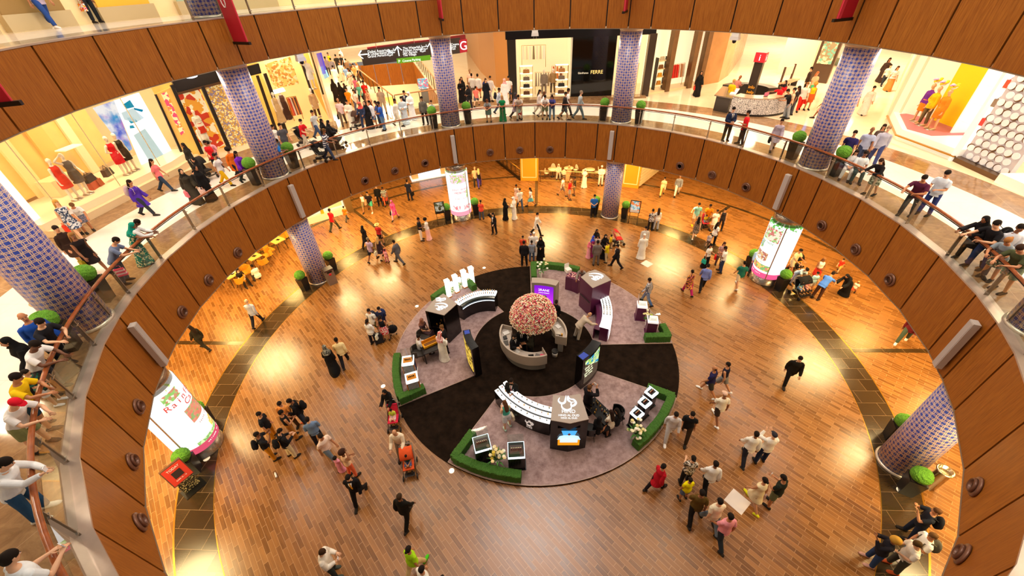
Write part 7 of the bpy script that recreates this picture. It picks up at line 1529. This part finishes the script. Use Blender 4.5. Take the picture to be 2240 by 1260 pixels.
# ---- information desk
t = thing('information_desk', 'round dark information desk with a silver perforated front and pale top', 'desk'); ar = arc3((12.6, 14.2), (13.9, 13.35), (16.2, 14.2), 24); SILV = pic_mat('#b8aca0', '#3a342e', '#d8ccc0', 26.)
MB().strip(ar, offset_path(ar, .75), ZM + .12, ZM + 1.02).build('perforated_front', SILV, t); MB().strip(ar, offset_path(ar, .8), ZM + .001, ZM + .12).build('kick_plate', DARK, t); MB().strip(offset_path(ar, -.04), offset_path(ar, .85), ZM + 1.02, ZM + 1.08).build('counter_top', M('#b89a80', .3), t)
ar2 = arc3((16.3, 16.2), (15.2, 18.0), (13.2, 17.6), 14); MB().strip(ar2, offset_path(ar2, .6), ZM + .001, ZM + 1.0).build('rear_counter', M('#2c2520', .35), t)
t = thing('cabinet', 'dark grey cabinet with a sloping glass top at the end of the information desk', 'cabinet'); MB().prism([(11.9, 15.0), (12.55, 14.3), (13.9, 16.6), (13.2, 17.2)], ZM + .001, ZM + .9).build('body', M('#3c3530', .35), t); MB().prism([(11.75, 15.0), (12.6, 14.1), (14.0, 16.6), (13.1, 17.3)], ZM + .9, ZM + .96).build('glass_top', M('#8a7a68', .1, .3), t); MB().prism([(12.7, 15.0), (13.0, 14.8), (13.8, 16.2), (13.5, 16.4)], ZM + .961, ZM + 1.02).build('lit_map', M('#f4d8c8', .4, 0, .6), t)
t = thing('information_pylon', 'tall dark pylon with a red lit i cube on top and orange lettering', 'sign', (14.3, 15.6, ZM + .001), rad(-42)); MB().box((0, 0, 1.35), (.5, .32, 2.7)).build('shaft', M('#352c26', .3), t); MB().box((0, 0, 2.97), (.62, .44, .54)).build('red_cube', M('#d8202c', .4, 0, .5), t)
for x, y, dx_, dy_ in ((0, -.225, 1, 0), (.315, 0, 0, 1)): text('i', .5, WL, t, (x, y, 2.95), (dx_, dy_, 0), (0, 0, 1), .006)
for z, w_ in ((1.25, 'info'), (.95, 'help')): text(w_, .26, M('#f09a18', .4, 0, .6), t, (0, -.165, z), (1, 0, 0), (0, 0, 1), .004)
p = at(1663, 192, ZM + 1.2); t = thing('monitor', 'pale computer monitor on the information desk rear counter', 'monitor', (15.0, 17.2, ZM + 1.002), rad(150)); MB().box((0, 0, .04), (.22, .16, .03)).build('stand', DARK, t); MB().box((0, .0, .28), (.5, .04, .36)).build('screen', M('#e8f0ea', .3, 0, .6), t)
t = thing('leaflet_rack', 'small pink leaflet stand on the front of the information desk', 'leaflet stand', (14.4, 13.75, ZM + 1.082), .2); MB().box((0, 0, .14), (.3, .02, .2)).build('card', M('#c86a8a', .5), t); MB().box((0, .04, .02), (.2, .12, .03)).build('foot', DARK, t)
t = thing('bench', 'dark bench with two uprights beyond the information desk', 'bench', (19.2, 20.4, ZM + .001), rad(40)); MB().box((0, 0, .45), (2.4, .5, .08)).build('seat', M('#c89a78', .5), t)
for sx in (-1, 1): MB().box((sx * .8, .25, .75), (.1, .12, 1.5)).build('upright', M('#5a4230', .5), t); MB().box((sx * 1.0, 0, .2), (.1, .4, .42)).build('leg', DARK, t)
MB().box((0, .28, 1.15), (1.4, .05, .6)).build('backrest', M('#e8cfc4', .5), t)
pw = structure('wall_pier', 'broad cream pier in the corridor'); MB().box((22.0, 25.0, ZM + 2.55), (2.4, 1.2, 5.1), rad(-48)).build('pier', M('#f2d9bc', .5, 0, .15), pw)
t = thing('advert_pylon', 'dark advertising panel with a bright blue screen above sweets pictures', 'sign', (22.2, 21.9, ZM + .001), rad(-44)); MB().box((0, 0, 2.1), (1.3, .3, 4.2)).build('frame', M('#4a3424', .4), t); MB().box((0, -.16, 3.5), (.95, .03, .85)).build('blue_screen', glow('#4aa6ff', 2.6), t); MB().ball((0, -.17, 3.5), (.26, .02, .24), 14, 8).build('screen_emblem', glow('#e8f8ff', 2.), t)
MB().box((0, -.16, 2.1), (.95, .03, 1.6)).build('picture', pic_mat('#8a7a5a', '#e8d8a0', '#6aa08a', 4.), t)
for i, (x, y, lb) in enumerate(((29, 36, 'rounded cream kiosk far along the right corridor'.replace('right ', 'lit ')), (28.5, 28.5, 'green and grey glass shopfront far beyond the blue screen'))):
    t = thing('kiosk', lb, 'kiosk', (x, y, ZM + .001), .6); MB().lathe([(1.6, 0), (1.6, 2.2), (1.4, 2.3), (0, 2.3)], 28).build('body', M(('#e8d8b0', '#8a9478')[i], .4, 0, .2), t); MB().lathe([(1.62, .6), (1.62, 1.7)], 28).build('lit_band', M(('#d8f0e0', '#c8c8b0')[i], .3, 0, .5), t)
for x, y, lb in ((16.9, 26.6, 'white menu board on the curved bronze wall'),): t = thing('wall_sign', lb, 'sign', (x - .05, y - .05, ZM + 2.6), rad(59)); MB().box((0, -.14, .45), (.8, .04, .9)).build('board', M('#f4f6f4', .4, 0, .9), t); MB().box((0, -.08, .45), (.9, .08, 1.0)).build('frame', DARK, t)
# ---- mustard window and ring-pattern facade
t = thing('shop_window', 'shop window with a mustard yellow wall, pink floor and white bag niches', 'shop'); PR = ((21.2, 0), (21.2, 9))
MB().prism([(19.35, 8.8), (21.0, 11.9), (22.4, 11.9), (22.4, 5.8), (19.75, 5.75)], ZM + .001, ZM + .5).build('plinth', M('#fbeedd', .3, 0, .35), t); MB().prism([(19.6, 8.8), (21.0, 11.4), (22.3, 11.4), (22.3, 7.7), (20.0, 7.7)], ZM + .5, ZM + .53).build('pink_floor', M('#c9747a', .5), t)
MB().prism([(19.2, 8.8), (20.95, 12.1), (20.85, 12.1), (19.1, 8.75), (19.6, 5.6), (19.7, 5.6)], ZM + .2, ZM + .26).build('gold_line', GOLD, t)
MB().box((21.9, 9.2, ZM + 2.2), (.1, 2.3, 3.4)).build('mustard_wall', M('#efc405', .55, 0, .22), t); MB().box((21.9, 6.95, ZM + 2.1), (.1, 2.2, 3.3)).build('niche_back', M('#fff6ea', .5, 0, .7), t)
MB().box((22.3, 8.0, ZM + 4.4), (.1, 5.0, 1.3)).build('upper_wall', M('#8a968c', .5, 0, .1), t); MB().box((21.6, 7.6, ZM + 3.9), (.7, 4.4, .1)).build('lit_shelf', M('#fff6ec', .4, 0, .8), t)
for z in (1.15, 2.0, 2.8): MB().box((21.5, 6.95, ZM + z), (.7, 2.0, .05)).build('niche_shelf', M('#fff4ea', .4, 0, .5), t)
for y in (5.86, 8.02): MB().box((21.5, y, ZM + 2.1), (.75, .08, 3.3)).build('niche_side', M('#fff2e4', .4, 0, .4), t)
MB().box((19.7, 5.72, ZM + 2.55), (.2, .14, 5.1)).build('white_frame', M('#f4f0ea', .3, 0, .4), t)
for z, c, lb in ((2.83, '#c84a28', 'orange red bag on the top niche shelf of the mustard window'), (2.03, '#8a7462', 'grey tote bag on the middle niche shelf of the mustard window'), (1.18, '#d83c34', 'red bag on the lowest niche shelf of the mustard window')):
    b = thing('handbag', lb, 'bag', (21.4, 6.95, ZM + z + .001)); MB().box((0, 0, .16), (.2, .5, .32), 0, 0, .8).build('body', M(c, .5), b); MB().tube([(0, -.15, .3), (0, 0, .52), (0, .15, .3)], .016, 6).build('handle', M(c, .5), b)
for i, (x, y, tp, bt, lb) in enumerate(((20.75, 9.9, 'shirtl 6a2a8a', 'skirt e07818', 'mannequin in purple and orange with a flower head piece, deepest on the pink floor'), (20.6, 9.3, 'jacket e8b010', 'trousers 6a5a3a', 'mannequin in a yellow jacket in the middle of the mustard window'), (20.55, 8.6, 'jacket d8801c', 'tunic c8761a', 'mannequin in an orange coat at the front of the pink floor'))):
    t = thing('mannequin', lb, 'mannequin', (x, y, ZM + .56), rad(90)); t.scale = (1.08,) * 3; mt = M('#d8a878', .4); b = link('body', proto('body', 'side' if i else 'stand', 'f', '', .0115), t); setmat(b, (mt,) * 4)
    for s_ in (tp, bt): kd, c = s_.split(' '); o = link({'shirtl': 'shirt'}.get(kd, kd), proto('garment', 'side' if i else 'stand', 'f', kd, .0115), t); setmat(o, (tone(c),))
    fl = MB()
    for k in range(16): a = k * 2.4; fl.ball((.11 * cos(a) * (k / 16 + .3), .11 * sin(a) * (k / 16 + .3), 1.78 + .012 * k), (.07, .07, .04), 7, 5, k % 3)
    fl.build('flower_headpiece', [M('#f4d020', .6), M('#f6f0e4', .6), M('#d8a8d8', .6)], t); MB().lathe([(.2, -.03), (.2, -.012), (0, -.01)], 16).build('stand_plate', STEEL, t)
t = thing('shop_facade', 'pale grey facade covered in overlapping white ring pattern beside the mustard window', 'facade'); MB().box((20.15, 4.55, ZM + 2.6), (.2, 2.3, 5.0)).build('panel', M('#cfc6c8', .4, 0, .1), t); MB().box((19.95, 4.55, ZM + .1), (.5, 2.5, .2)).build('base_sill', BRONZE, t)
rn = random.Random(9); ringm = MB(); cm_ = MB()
for r_ in range(15):
    for k in range(7):
        y, z = 3.6 + k * .35 + (.17 if r_ % 2 else 0), ZM + .35 + r_ * .325
        if y > 5.58: continue
        cm_.lathe([(0, 0), (.135, 0), (.135, .03), (0, .03)], 18, sm=False); cm_.v[-72:] = [(20.04 - v[2], y + v[0] * 1.15, z + v[1]) for v in cm_.v[-72:]]
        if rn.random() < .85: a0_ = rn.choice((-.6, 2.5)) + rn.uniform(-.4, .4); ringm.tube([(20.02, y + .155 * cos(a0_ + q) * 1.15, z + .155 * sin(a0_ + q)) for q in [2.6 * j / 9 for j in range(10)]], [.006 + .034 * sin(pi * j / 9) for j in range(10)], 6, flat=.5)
cm_.build('ring_pattern', M('#f6f1ee', .35, 0, .2), t); ringm.build('ring_crescent_pattern', M('#7a5a3c', .4, .3), t)  # dark brown crescents belong to the ring pattern
t = thing('shop_window', 'brilliant white lit window past the ring pattern facade', 'shop'); MB().box((20.6, 1.6, ZM + 2.5), (.1, 3.4, 5.0)).build('lit_wall', glow('#fff1d8', 1.5), t); MB().box((20.0, 1.6, ZM + .2), (.9, 3.4, .4)).build('plinth', M('#fdeed8', .3, 0, .4), t)
for z in (1.2, 2.0): MB().box((20.4, 1.6, ZM + z), (.4, 3.2, .05)).build('shelf', M('#fff8ee', .3, 0, .8), t)
# ------------------------------------------------------------------ people on the middle level
crowd('''
46,690|115|m walk 1.8|sweater 1a4aa8|trousers 8a8480|none|man in a royal blue sweater and grey trousers striding past the topiary
8,745|200|f walk 1.7|abaya 0b0a0c|-|scarf 0b0a0c|person in a long black robe at the picture edge behind the man in white
''', ZM, .0095)
crowd('''
128,692|85|m rail2 1.76|shirt 1b1b22|trousers 15151a|short|man in a black shirt gripping the timber handrail beside the topiary|skin2;r=14.32
75,752|75|m rail 1.78|shirt f1eff0|trousers 3a3a44|short|man in a white shirt with arms along the handrail, seen from behind|skin4;r=14.3
66,812|65|m rail2 1.74|shirt e8c010|shorts 22384a|short|man in a yellow and green shirt reaching over the handrail|skin1;r=14.3
48,872|80|m rail 1.74|shirt eceaea|shorts 8a9060|cap d81830|man in a red cap and white t-shirt leaning on the handrail with crossed arms|skin2;r=14.34
28,1002|62|m railphone 1.76|shirtl e9ecf4|trousers 2a5078|short|man in a white shirt and blue tie holding a white phone over the handrail|skin2;phone;r=14.36;shoes e8e8e0
20,1218|10|m phone 1.8|shirt e6ebf2|trousers 1c2438|short|uniformed man in a white shirt with dark shoulder badges checking a phone|skin2;phone
152,782|70|g front 1.2|shirt stripe:2a6a58:3a3430|shorts e8e8ee|short|small boy in a green striped shirt and white shorts at the glass|skin2;r=13.98;shoes e0e0e8
''', ZM, .0085)
crowd('''
120,497|110|f walk 1.72|shirtl 2c1a14|skirt 3a241c|short|woman in a dark brown dress walking beside another in black
155,512|110|f walk2 1.7|dress 1c1416|-|long 8a6030|woman in a short black dress with an olive bag|bag 8a7a10
120,440|115|f walk 1.74|dress print:dfe4ec:3a4a68|-|long c8964a|blonde woman in a blue and white print dress with several shopping bags|bag d83a20
160,452|120|f bend 1.6|shirt f2ece8|skirt print:8a7a90:4a5a6a|short 6a4a2a|person in white bending over a lime green bag|bag c8d818
287,520|60|m rail 1.76|shirt 6a7898|trousers 3c4c60|short|man in a grey blue shirt leaning on the rail with a pink striped bag|skin5;r=14.25;bag stripe:f0c0c8:e04a6a
290,492|65|f rail2 1.66|gown print:0f8070:1a5a50:c8c8a0|-|scarf 0c8a78|woman in a bright teal scarf and teal print dress at the rail|r=14.3
333,482|55|m rail 1.76|shirtl e8ecf0|trousers 4a5c70|short|man in a white shirt and grey jeans leaning on the rail beside the teal dress|skin4;r=14.22
282,396|80|f walk 1.7|tunic 4a2aa0|trousers 2c3038|long 241610|woman with a backpack, violet top and dark jeans|pack c0a8b0
330,350|75|f walk 1.66|shirt f07a80|trousers 2c3c54|long 2a1810|woman in a coral pink top and dark jeans passing the white poster
400,318|200|f stand 1.68|abaya 2a2826|-|scarf 22201e|woman in a dark robe before the gold shopfront
395,373|120|f walk 1.66|abaya 3a342a|-|scarf 1c1a18|woman in a grey black robe with a pink bag, walking by the pushchairs|bag e87a8a
428,368|100|f stand 1.66|abaya 141214|-|scarf 141214|woman in black with a pale pink bag beside the black pushchair|bag e8c4bc
424,352|200|f sit 1.66|abaya 121013|-|scarf 121013|woman in black sitting on the plinth of the gold shop
448,312|190|f stand 1.7|shirt d01c24|trousers 2a2a34|short|woman in a red top at the gold window
456,316|140|m bend 1.76|shirt eaa4b8|trousers 46506a|short|man in a pink shirt and jeans leaning over a pushchair
468,338|90|f walk 1.66|shirt e8e2e0|trousers e8b40a|short|woman in a grey white top and bright yellow trousers
497,325|110|f walk 1.66|tunic e8741c|leggings 20242c|curly|woman in an orange top and dark leggings
515,333|110|f walk2 1.66|shirtl 7a2ac0|trousers 28404a|long 1c1210|woman with long black hair in a purple top
524,280|190|m stand 1.78|shirtl f2ece4|shorts 2a2a30|short|man in a white shirt and dark shorts beside the mosaic column|R=16.4
595,275|100|f walk 1.66|shirtl f0eae4|trousers 4a5a70|long|woman in white and jeans walking past the mosaic column
611,272|120|m walk 1.8|shirt 4a4a52|trousers 3a3a40|short|man in a charcoal t-shirt before the ivory window
628,312|60|m phone 1.78|shirt 1a7ad8|trousers 1c1a1e|short|man in a bright blue shirt on the phone at the railing|r=14.3
657,263|100|m push 1.76|shirt d01a22|trousers c8bca8|short|man in a red shirt with a black pushchair
682,243|95|m walk 1.78|shirt b8bcc0|trousers 38486a|short|man in a grey t-shirt and jeans before the ivory plinth
703,262|80|f walk 1.66|abaya 141215|-|scarf 141215|woman in black beside the navy striped shirt
708,284|80|m push 1.74|shirt stripe:e8e8ee:2a3450|trousers 3a4660|short 6a4a28|man in a navy and white striped shirt pushing a black pushchair
718,266|80|f push 1.66|abaya 1a181b|-|scarf 1a181b|woman in black leaning over the double pushchair
738,217|160|m walk 1.76|shirt e8ccd0|trousers 6a5a4a|bald d8b080|man in a pale pink shirt carrying a black bag|bag 1a1a1c
757,222|190|m front 1.74|robe f3eadc|-|short|man in a cream robe standing by the brown pushchair
785,226|180|m push 1.76|shirtl 2a3450|trousers 2a3450|ghutra e05a50|man in navy with a red head covering pushing a brown pushchair
797,226|175|f stand 1.7|abaya 1a1618|-|scarf 1a1618|woman in black between the navy suit and the white blouse
807,224|190|f stand 1.7|shirtl eceaf0|shorts 6a84a8|long 1a1210|woman with long dark hair, white blouse and denim shorts
820,224|270|f front 1.66|shirt 3a4a80|trousers 2c3448|long|woman facing the man in the blue t-shirt
827,226|265|m front 1.78|shirt 2a58b8|trousers 5a7aa0|short|man in a blue t-shirt and pale jeans at the corridor mouth
829,194|170|m stand 1.8|shirt b8a088|trousers c8b090|short|man in grey beige standing by the ramp railing
726,176|330|f stand 1.66|abaya 2a2220|-|scarf 2a2220|woman in a long dark robe in the corridor, left of another'''.replace(', left of another', ' next to the ivory wall') + '''
740,182|330|f walk 1.66|abaya 201a19|-|scarf 201a19|second woman in a long dark robe in the corridor
751,184|200|f walk 1.6|abaya 2a2421|-|scarf 2a2421|woman in dark robe beside the orange shirt
756,193|190|m walk 1.76|shirt e8941a|trousers d8a868|short|man in an orange t-shirt and tan shorts in the corridor crowd
772,197|185|f walk 1.66|shirt f4e4e2|trousers 5a5a70|long|woman in a white t-shirt with a pink print in the crowd
781,182|190|f walk 1.68|shirt 58b0a0|trousers 2a2a2c|long c89a5a|woman in a mint green top and black trousers
793,178|185|m walk 1.76|shirt d8201c|trousers 5a3a34|short|man in a red t-shirt in the corridor crowd
800,195|190|f walk 1.66|dress print:e8b890:b86a5a|-|long 8a5a2a|woman in a peach patterned dress near the ramp railing
773,168|190|f walk 1.66|shirt e07aa8|trousers 6a5a6a|long|woman in a pink top in the middle of the corridor
727,144|340|m walk 1.8|robe efe6d8|-|short|man in a white robe walking away up the corridor
710,125|335|m walk 1.78|shirtl 9a8a98|trousers 3a3a48|short|man in a mauve grey shirt far up the corridor
722,128|335|m walk2 1.78|shirtl 8a8494|trousers 46464e|short|man in grey beside the mauve grey shirt
741,136|185|m walk 1.78|shirt f0e4dc|trousers c8b090|short|man in a white t-shirt and khaki trousers coming down the corridor
752,144|190|m walk 1.76|shirt 6a88b8|trousers c8c0b0|short|man in a sky blue t-shirt coming down the corridor
761,152|185|f front 1.66|shirt f0d8d0|trousers e8d8d0|long|woman holding a large white shopping bag in the corridor|bag f6f0ec
771,141|190|m walk 1.76|shirt c88a50|trousers 4a3a34|short|man in a tan shirt near the ramp railing
778,137|190|f walk 1.66|vest e8d8c8|trousers 2a2628|long d8a058|blonde woman in a pale vest near the ramp railing
743,120|190|f walk 1.66|shirt 2a2a2e|trousers 2a2a2e|short|woman in dark clothes far up the corridor
716,116|190|f walk 1.66|shirt e0c020|trousers 2a2624|short|person in a yellow top at the far end of the corridor
755,130|190|m walk 1.76|shirtl 8a6a52|trousers 4a4a50|short|man in a brown jacket far up the corridor
742,108|190|m walk 1.8|robe e8eaf0|-|ghutra f0f0f4|man in a pale robe at the top of the corridor
733,120|340|m walk 1.78|shirt 3a3430|trousers 2a2a2c|short|man in black at the top of the corridor
863,218|100|m walk 1.76|shirtl f0e8dc|trousers e0d4bc|short|man in cream clothes walking behind the railing by the ramp
877,215|170|m front 1.76|robe cfdbe6|-|short|man in a pale blue robe talking at the ramp front
883,202|190|m front 1.78|jacket 22283c|trousers 2a2a34|short|man in a navy jacket between two robed men|tie
893,205|200|m front 1.8|robe f6f6f8|-|ghutra f6f4f2|man in a brilliant white robe and head cloth at the ramp front
922,215|180|m stand 1.76|shirtl 6a665e|trousers 24211e|short|person in grey and black by the drinks stand at the column
935,216|190|f carry 1.62|shirtl b8c4c8|trousers 2a8070|short 4a2a18|woman in pale grey and teal green trousers at the railing|r=14.6
1009,172|170|f stand 1.66|abaya 151214|-|scarf 151214|woman in black at the back of the waiting crowd
1006,176|180|f front 1.66|abaya 141113|-|long 3a2416|woman in a long black dress near the red G block
1022,190|200|f phone 1.66|shirtl 1c1a1d|trousers 2a2428|scarf 1c1a1d|woman in black beside the coral backpack
1040,190|10|m walk 1.4|shirt e8786a|shorts 5a5a66|short|child in a coral shirt and grey shorts
1031,164|350|m stand 1.8|shirt f0e8e2|trousers 6a5a50|short|man in a white t-shirt in the waiting crowd
1044,163|355|m walk 1.84|shirtl ece4e0|shorts e05a28|short|tall man in a white shirt and orange shorts
1027,155|180|m stand 1.78|shirt e8b8a8|trousers 8a6a5a|short 8a6a4a|man in a pale pink shirt at the back of the waiting crowd
1062,173|150|f walk 1.68|abaya 1a1c24|-|long 4a3020|woman in black with a blue backpack|pack 2a3a88
1072,168|140|m walk 1.78|shirtl f0e4e2|trousers e0cfc8|short|man in a pale pink shirt and light trousers
1066,222|180|f rail 1.64|shirt 8a8e90|skirt 6a8a84|long 6a3a20|woman in a grey top and green skirt leaning on the railing|r=14.15
1092,194|100|m walk 1.76|shirtl c8d0e0|trousers 3a4660|short|man in a pale blue shirt with a dark backpack|pack 2a2a30
1103,176|185|m stand 1.76|robe f2ecea|-|ghutra check:f4d0d4:d85a6a|man in a white robe with a pink checked head cloth
1112,170|200|m stand 1.8|shirt f4ece8|shorts 3a3e50|short|man in a white t-shirt and dark shorts before the black pier
1100,220|185|f front 1.62|gown 12804a|-|long c89a58|blonde woman in a bright green dress at the railing|r=14.15
1128,205|100|f walk 1.66|tunic b8a4b8|trousers 4a3e42|scarf 3a3238|woman in a lilac coat and dark scarf
1137,237|180|g armup 1.1|shirt a8c8c4|shorts c84a40|short|small child in pale green and red shorts at the railing glass|r=14.0
1134,212|185|m rail2 1.7|shirt c8b8a8|trousers c8c0b0|short|man in beige stooping behind the small child|r=14.4
1181,198|100|f walk 1.66|shirtl e0d0c8|trousers d8c8b8|long|woman in pale clothes passing the open boutique
1191,202|95|f walk2 1.62|shirtl f0ecea|trousers e8dcd4|long 6a4024|woman in white beside the woman in pale clothes
1191,220|180|m rail 1.72|shirt f2eeec|shorts 8a9270|short|man in a white t-shirt and khaki shorts leaning on the railing|r=14.15
1206,217|185|f rail2 1.64|shirt 4a4a90|trousers 7a9ab8|long 2a1810|woman in a violet blue top and pale jeans at the railing|r=14.15
1238,203|100|m walk 1.76|shirtl 2a2426|shorts 5a6068|short|man in a dark top and grey shorts walking with another
1244,195|95|m walk2 1.78|shirt f0e6e2|trousers 3a3438|short|man in a white t-shirt beside the black glass panel
1272,200|95|m walk 1.8|sweater a8b4bc|trousers 6a7e88|short 8a7a6a|man in a grey sweater and grey jeans striding past the black glass panel
1535,158|190|f walk 1.7|abaya 1a1515|-|scarf 1a1515|woman in a black robe with a red bag by the bronze piers|bag c83a2a
1606,177|60|m stand 1.76|shirt e8c00c|trousers 8a7a6a|short c89a60|person in a yellow t-shirt reading the desk map
1620,168|70|m phone 1.76|shirt d88a80|trousers 6a5a5a|bald c87a50|person in a pink shirt with straps beside the yellow t-shirt
1587,246|175|m front 1.78|jacket 1e2a48|trousers 2c2620|short|man in a navy blazer at the railing by the information desk|tie;r=14.35
1629,249|285|m carry 1.76|shirt d81824|trousers 26222a|short|man in a red shirt with white lettering at the railing|r=14.4
1712,262|200|f walk 1.66|tunic b8a8b8|trousers c8b0a8|short|blurred woman in mauve carrying a black bag|bag 16141a
1709,188|250|f reach 1.7|shirt d8202a|trousers 2a2026|short|staff member in red stretching an arm over the information desk
1718,180|250|f stand 1.7|shirt d01c26|trousers 2a2026|scarf 241c1e|staff member in red and a dark scarf at the information desk
1724,198|290|m rail2 1.74|shirt 1c1a1e|trousers 9aa0a8|short|man in a black t-shirt leaning on the information desk
1738,196|290|m stand 1.76|shirt d8b898|trousers 5a6470|short|man in a tan t-shirt at the information desk
1748,192|290|f stand 1.68|shirt 2a2426|trousers 4a4a52|long|person in black with a white phone at the information desk|phone
1768,182|200|m walk 1.78|shirt e8ddd4|trousers d8281c|short 8a5a30|man in a white t-shirt and bright red trousers
1785,184|190|f stand 1.66|vest e8c818|skirt c85a28|curly c89040|woman in yellow with a round red bag|bag d8281c
1789,160|180|f stand 1.66|shirt f0c8a0|skirt 50c088|long c87a48|woman in a bright green skirt before the sweets pictures
1812,200|300|f walk 1.68|dress e8a090|-|long 3a2016|woman in a pale coral dress behind the mosaic column
1775,150|300|m stand 1.78|shirtl 3a2a22|trousers 2a201c|short|man in dark clothes by the blue screen pylon
1880,192|200|m walk 1.78|shirt stripe:f0e8e0:2a2428|trousers 4a5058|short|person in a black and white striped top past the mosaic column
1914,190|200|f walk 1.68|robe f4ddd0|-|short|faint figure in pale pink walking along the bright corridor
1948,128|200|f walk 1.72|abaya 3a2a24|-|long 2a1a14|woman in a long black dress far along the bright corridor
1950,142|200|f walk 1.5|shirt f0d8d0|trousers 2a3038|long|girl in a pale top and dark jeans far along the corridor
1966,146|200|f walk 1.66|shirt e8c8c8|longskirt b87838|long 3a2014|woman in a mauve top and tan skirt far along the corridor
1872,288|215|m walk 1.78|shirt 2c2460|shorts ea5a1c|short|man in a dark purple shirt and orange shorts behind the topiary
1910,281|210|m walk 1.78|shirt aab4d4|trousers 2a3450|bald c89a78|man in a pale blue shirt and dark jeans, left of the taller man'''.replace(', left of the taller man', ' beside the topiary') + '''
1946,278|215|m walk2 1.84|shirtl b4b4c8|trousers 3a4270|short 9a7a5a|tall man in a grey lilac shirt and blue jeans
1936,274|215|f walk 1.66|shirt 5a4a44|trousers 2a2430|long 2a1c14|woman half hidden behind the tall man in grey lilac
1873,335|215|f sit 1.66|shirtl e8e4e4|trousers e0dcdc|long 2a1a14|woman in white and black seated near the topiary
1893,338|200|m sit 1.7|shirt dfe8f2|trousers 3a4a4a|short|man in a pale blue t-shirt seated near the topiary
1915,352|250|f rail2 1.66|shirtl 1c181a|skirt print:5a6a58:c8d0c0|long 3a2418|woman with long wavy hair in a black top at the railing|r=14.35
2020,388|235|m rail2 1.78|shirt 5a2240|trousers 2c3038|short|man in a plum polo shirt leaning on the handrail|r=14.35
2073,378|245|m phone 1.8|shirt d4dfec|trousers 2c3a78|short|man in a pale blue t-shirt and navy jeans looking at papers
2141,478|255|f rail2 1.66|tunic 18161a|trousers 18161a|scarf 151315|woman in black with a head scarf leaning on the railing|r=14.3
2168,487|265|m rail2 1.78|shirt 16151a|trousers 263c6c|short|young man in a black t-shirt and jeans leaning close to the woman in black|r=14.3;pack 141416
2206,525|250|f rail 1.66|shirt 8a98a4|skirt print:6a7468:3c4438:b8bca8|pony a8703a|woman with a fair ponytail in grey and pale yellow on the railing|r=14.3
2233,541|262|m rail 1.76|shirt 4a5034|shorts 8a9a80|short 3a2418|man in an olive green t-shirt with folded hands on the railing|r=14.3
2236,495|200|m walk 1.78|shirtl c8ccd8|trousers 3a2a30|short|person in maroon trousers walking at the picture edge above the olive t-shirt
''', ZM)
pushchair(447, 370, 110, '24201f', 'black and grey pushchair in front of the gold shop', z=ZM); pushchair(700, 333, 95, '222022', 'black pushchair behind the railing below the navy striped shirt', z=ZM); pushchair(735, 303, 80, '1c1a1c', 'black double pushchair with dark hoods below the ivory window', z=ZM, twin=True); pushchair(778, 265, 195, '4a342c', 'brown pushchair at the mouth of the crowded corridor', z=ZM); pushchair(662, 300, 95, '1a181a', 'black pushchair with a hanging bag beside the red shirt on the middle level', z=ZM)
bb = thing('drinks_stand', 'narrow poster stand with a pale blue printed head near the mosaic column', 'sign', (at(928, 200, ZM + .8).x, at(928, 200, ZM + .8).y, ZM + .001), rad(20)); MB().box((0, 0, .5), (.5, .4, 1.0)).build('body', M('#8a8680', .4), bb); MB().box((0, 0, 1.35), (.75, .12, .7)).build('picture', pic_mat('#7ab8d8', '#e8f0f4', '#d87a9a', 6.), bb)
# ------------------------------------------------------------------ upper level seen through its railing
crowd('''
50,60,f|100|f walk 1.7|shirt 8a8a80|skirt 6a6a60|long|woman with bare legs walking behind the upper glass railing|shoes e8c8b8
120,62,f|105|m walk 1.78|shirt b8a8c0|trousers 2a4a90|short|man in blue jeans and pale shoes behind the upper railing|shoes f0e8e4
165,40,f|100|f stand 1.7|shirtl 3a2a24|skirt 3a2824|long|woman in a short dark skirt on the upper level
215,50,f|105|f stand 1.7|shirtl 2a2e3a|trousers 20242c|long|woman in dark clothes with a brightly patterned bag on the upper level|bag print:e8f0f0:d83a5a:f0a020
330,20,f|110|m stand 1.78|shirtl 3a3630|trousers 2e2a24|short|man in dark clothes near the upper mosaic column
535,15,f|160|m walk 1.78|shirt 3a3a40|trousers 2c2e34|short|man in dark trousers right of the red banner on the upper level'''.replace('right of', 'beside') + '''
552,2,f|170|f stand 1.7|shirtl 4a4a50|trousers 6a6a70|short|woman in grey past the red banner on the upper level
''', ZU)
wu = structure('wall_upper_shops', 'shop fronts on the upper level'); seg_wall([zc(a, 18.5) for a in range(-95, 20, 9)], ZU, ZU + 4.5, M('#f0d49c', .6, 0, .3, .1, 1.), wu)
for i, a in enumerate((-88, -80, -70, -60, -52)): o = thing('shopfront', ('amber lit window at the far end of the upper level', 'dark framed window behind the dark skirt on the upper level', 'gold window beyond the patterned bag on the upper level', 'green glass front near the upper mosaic column', 'pale window past the red banner on the upper level')[i], 'shop'); p = pol(a, 18.2); MB().box((p.x, p.y, ZU + 1.6), (2.0, .1, 3.0), -rad(a)).build('lit_panel', M(('#e8b050', '#8a6a3a', '#e0a030', '#9aa88a', '#f4e8d0')[i], .4, 0, .5), o); MB().box((p.x, p.y, ZU + .25), (2.2, .3, .5), -rad(a)).build('plinth', M('#c8b48c', .3), o)

bpy.data.scenes.remove(WORK)
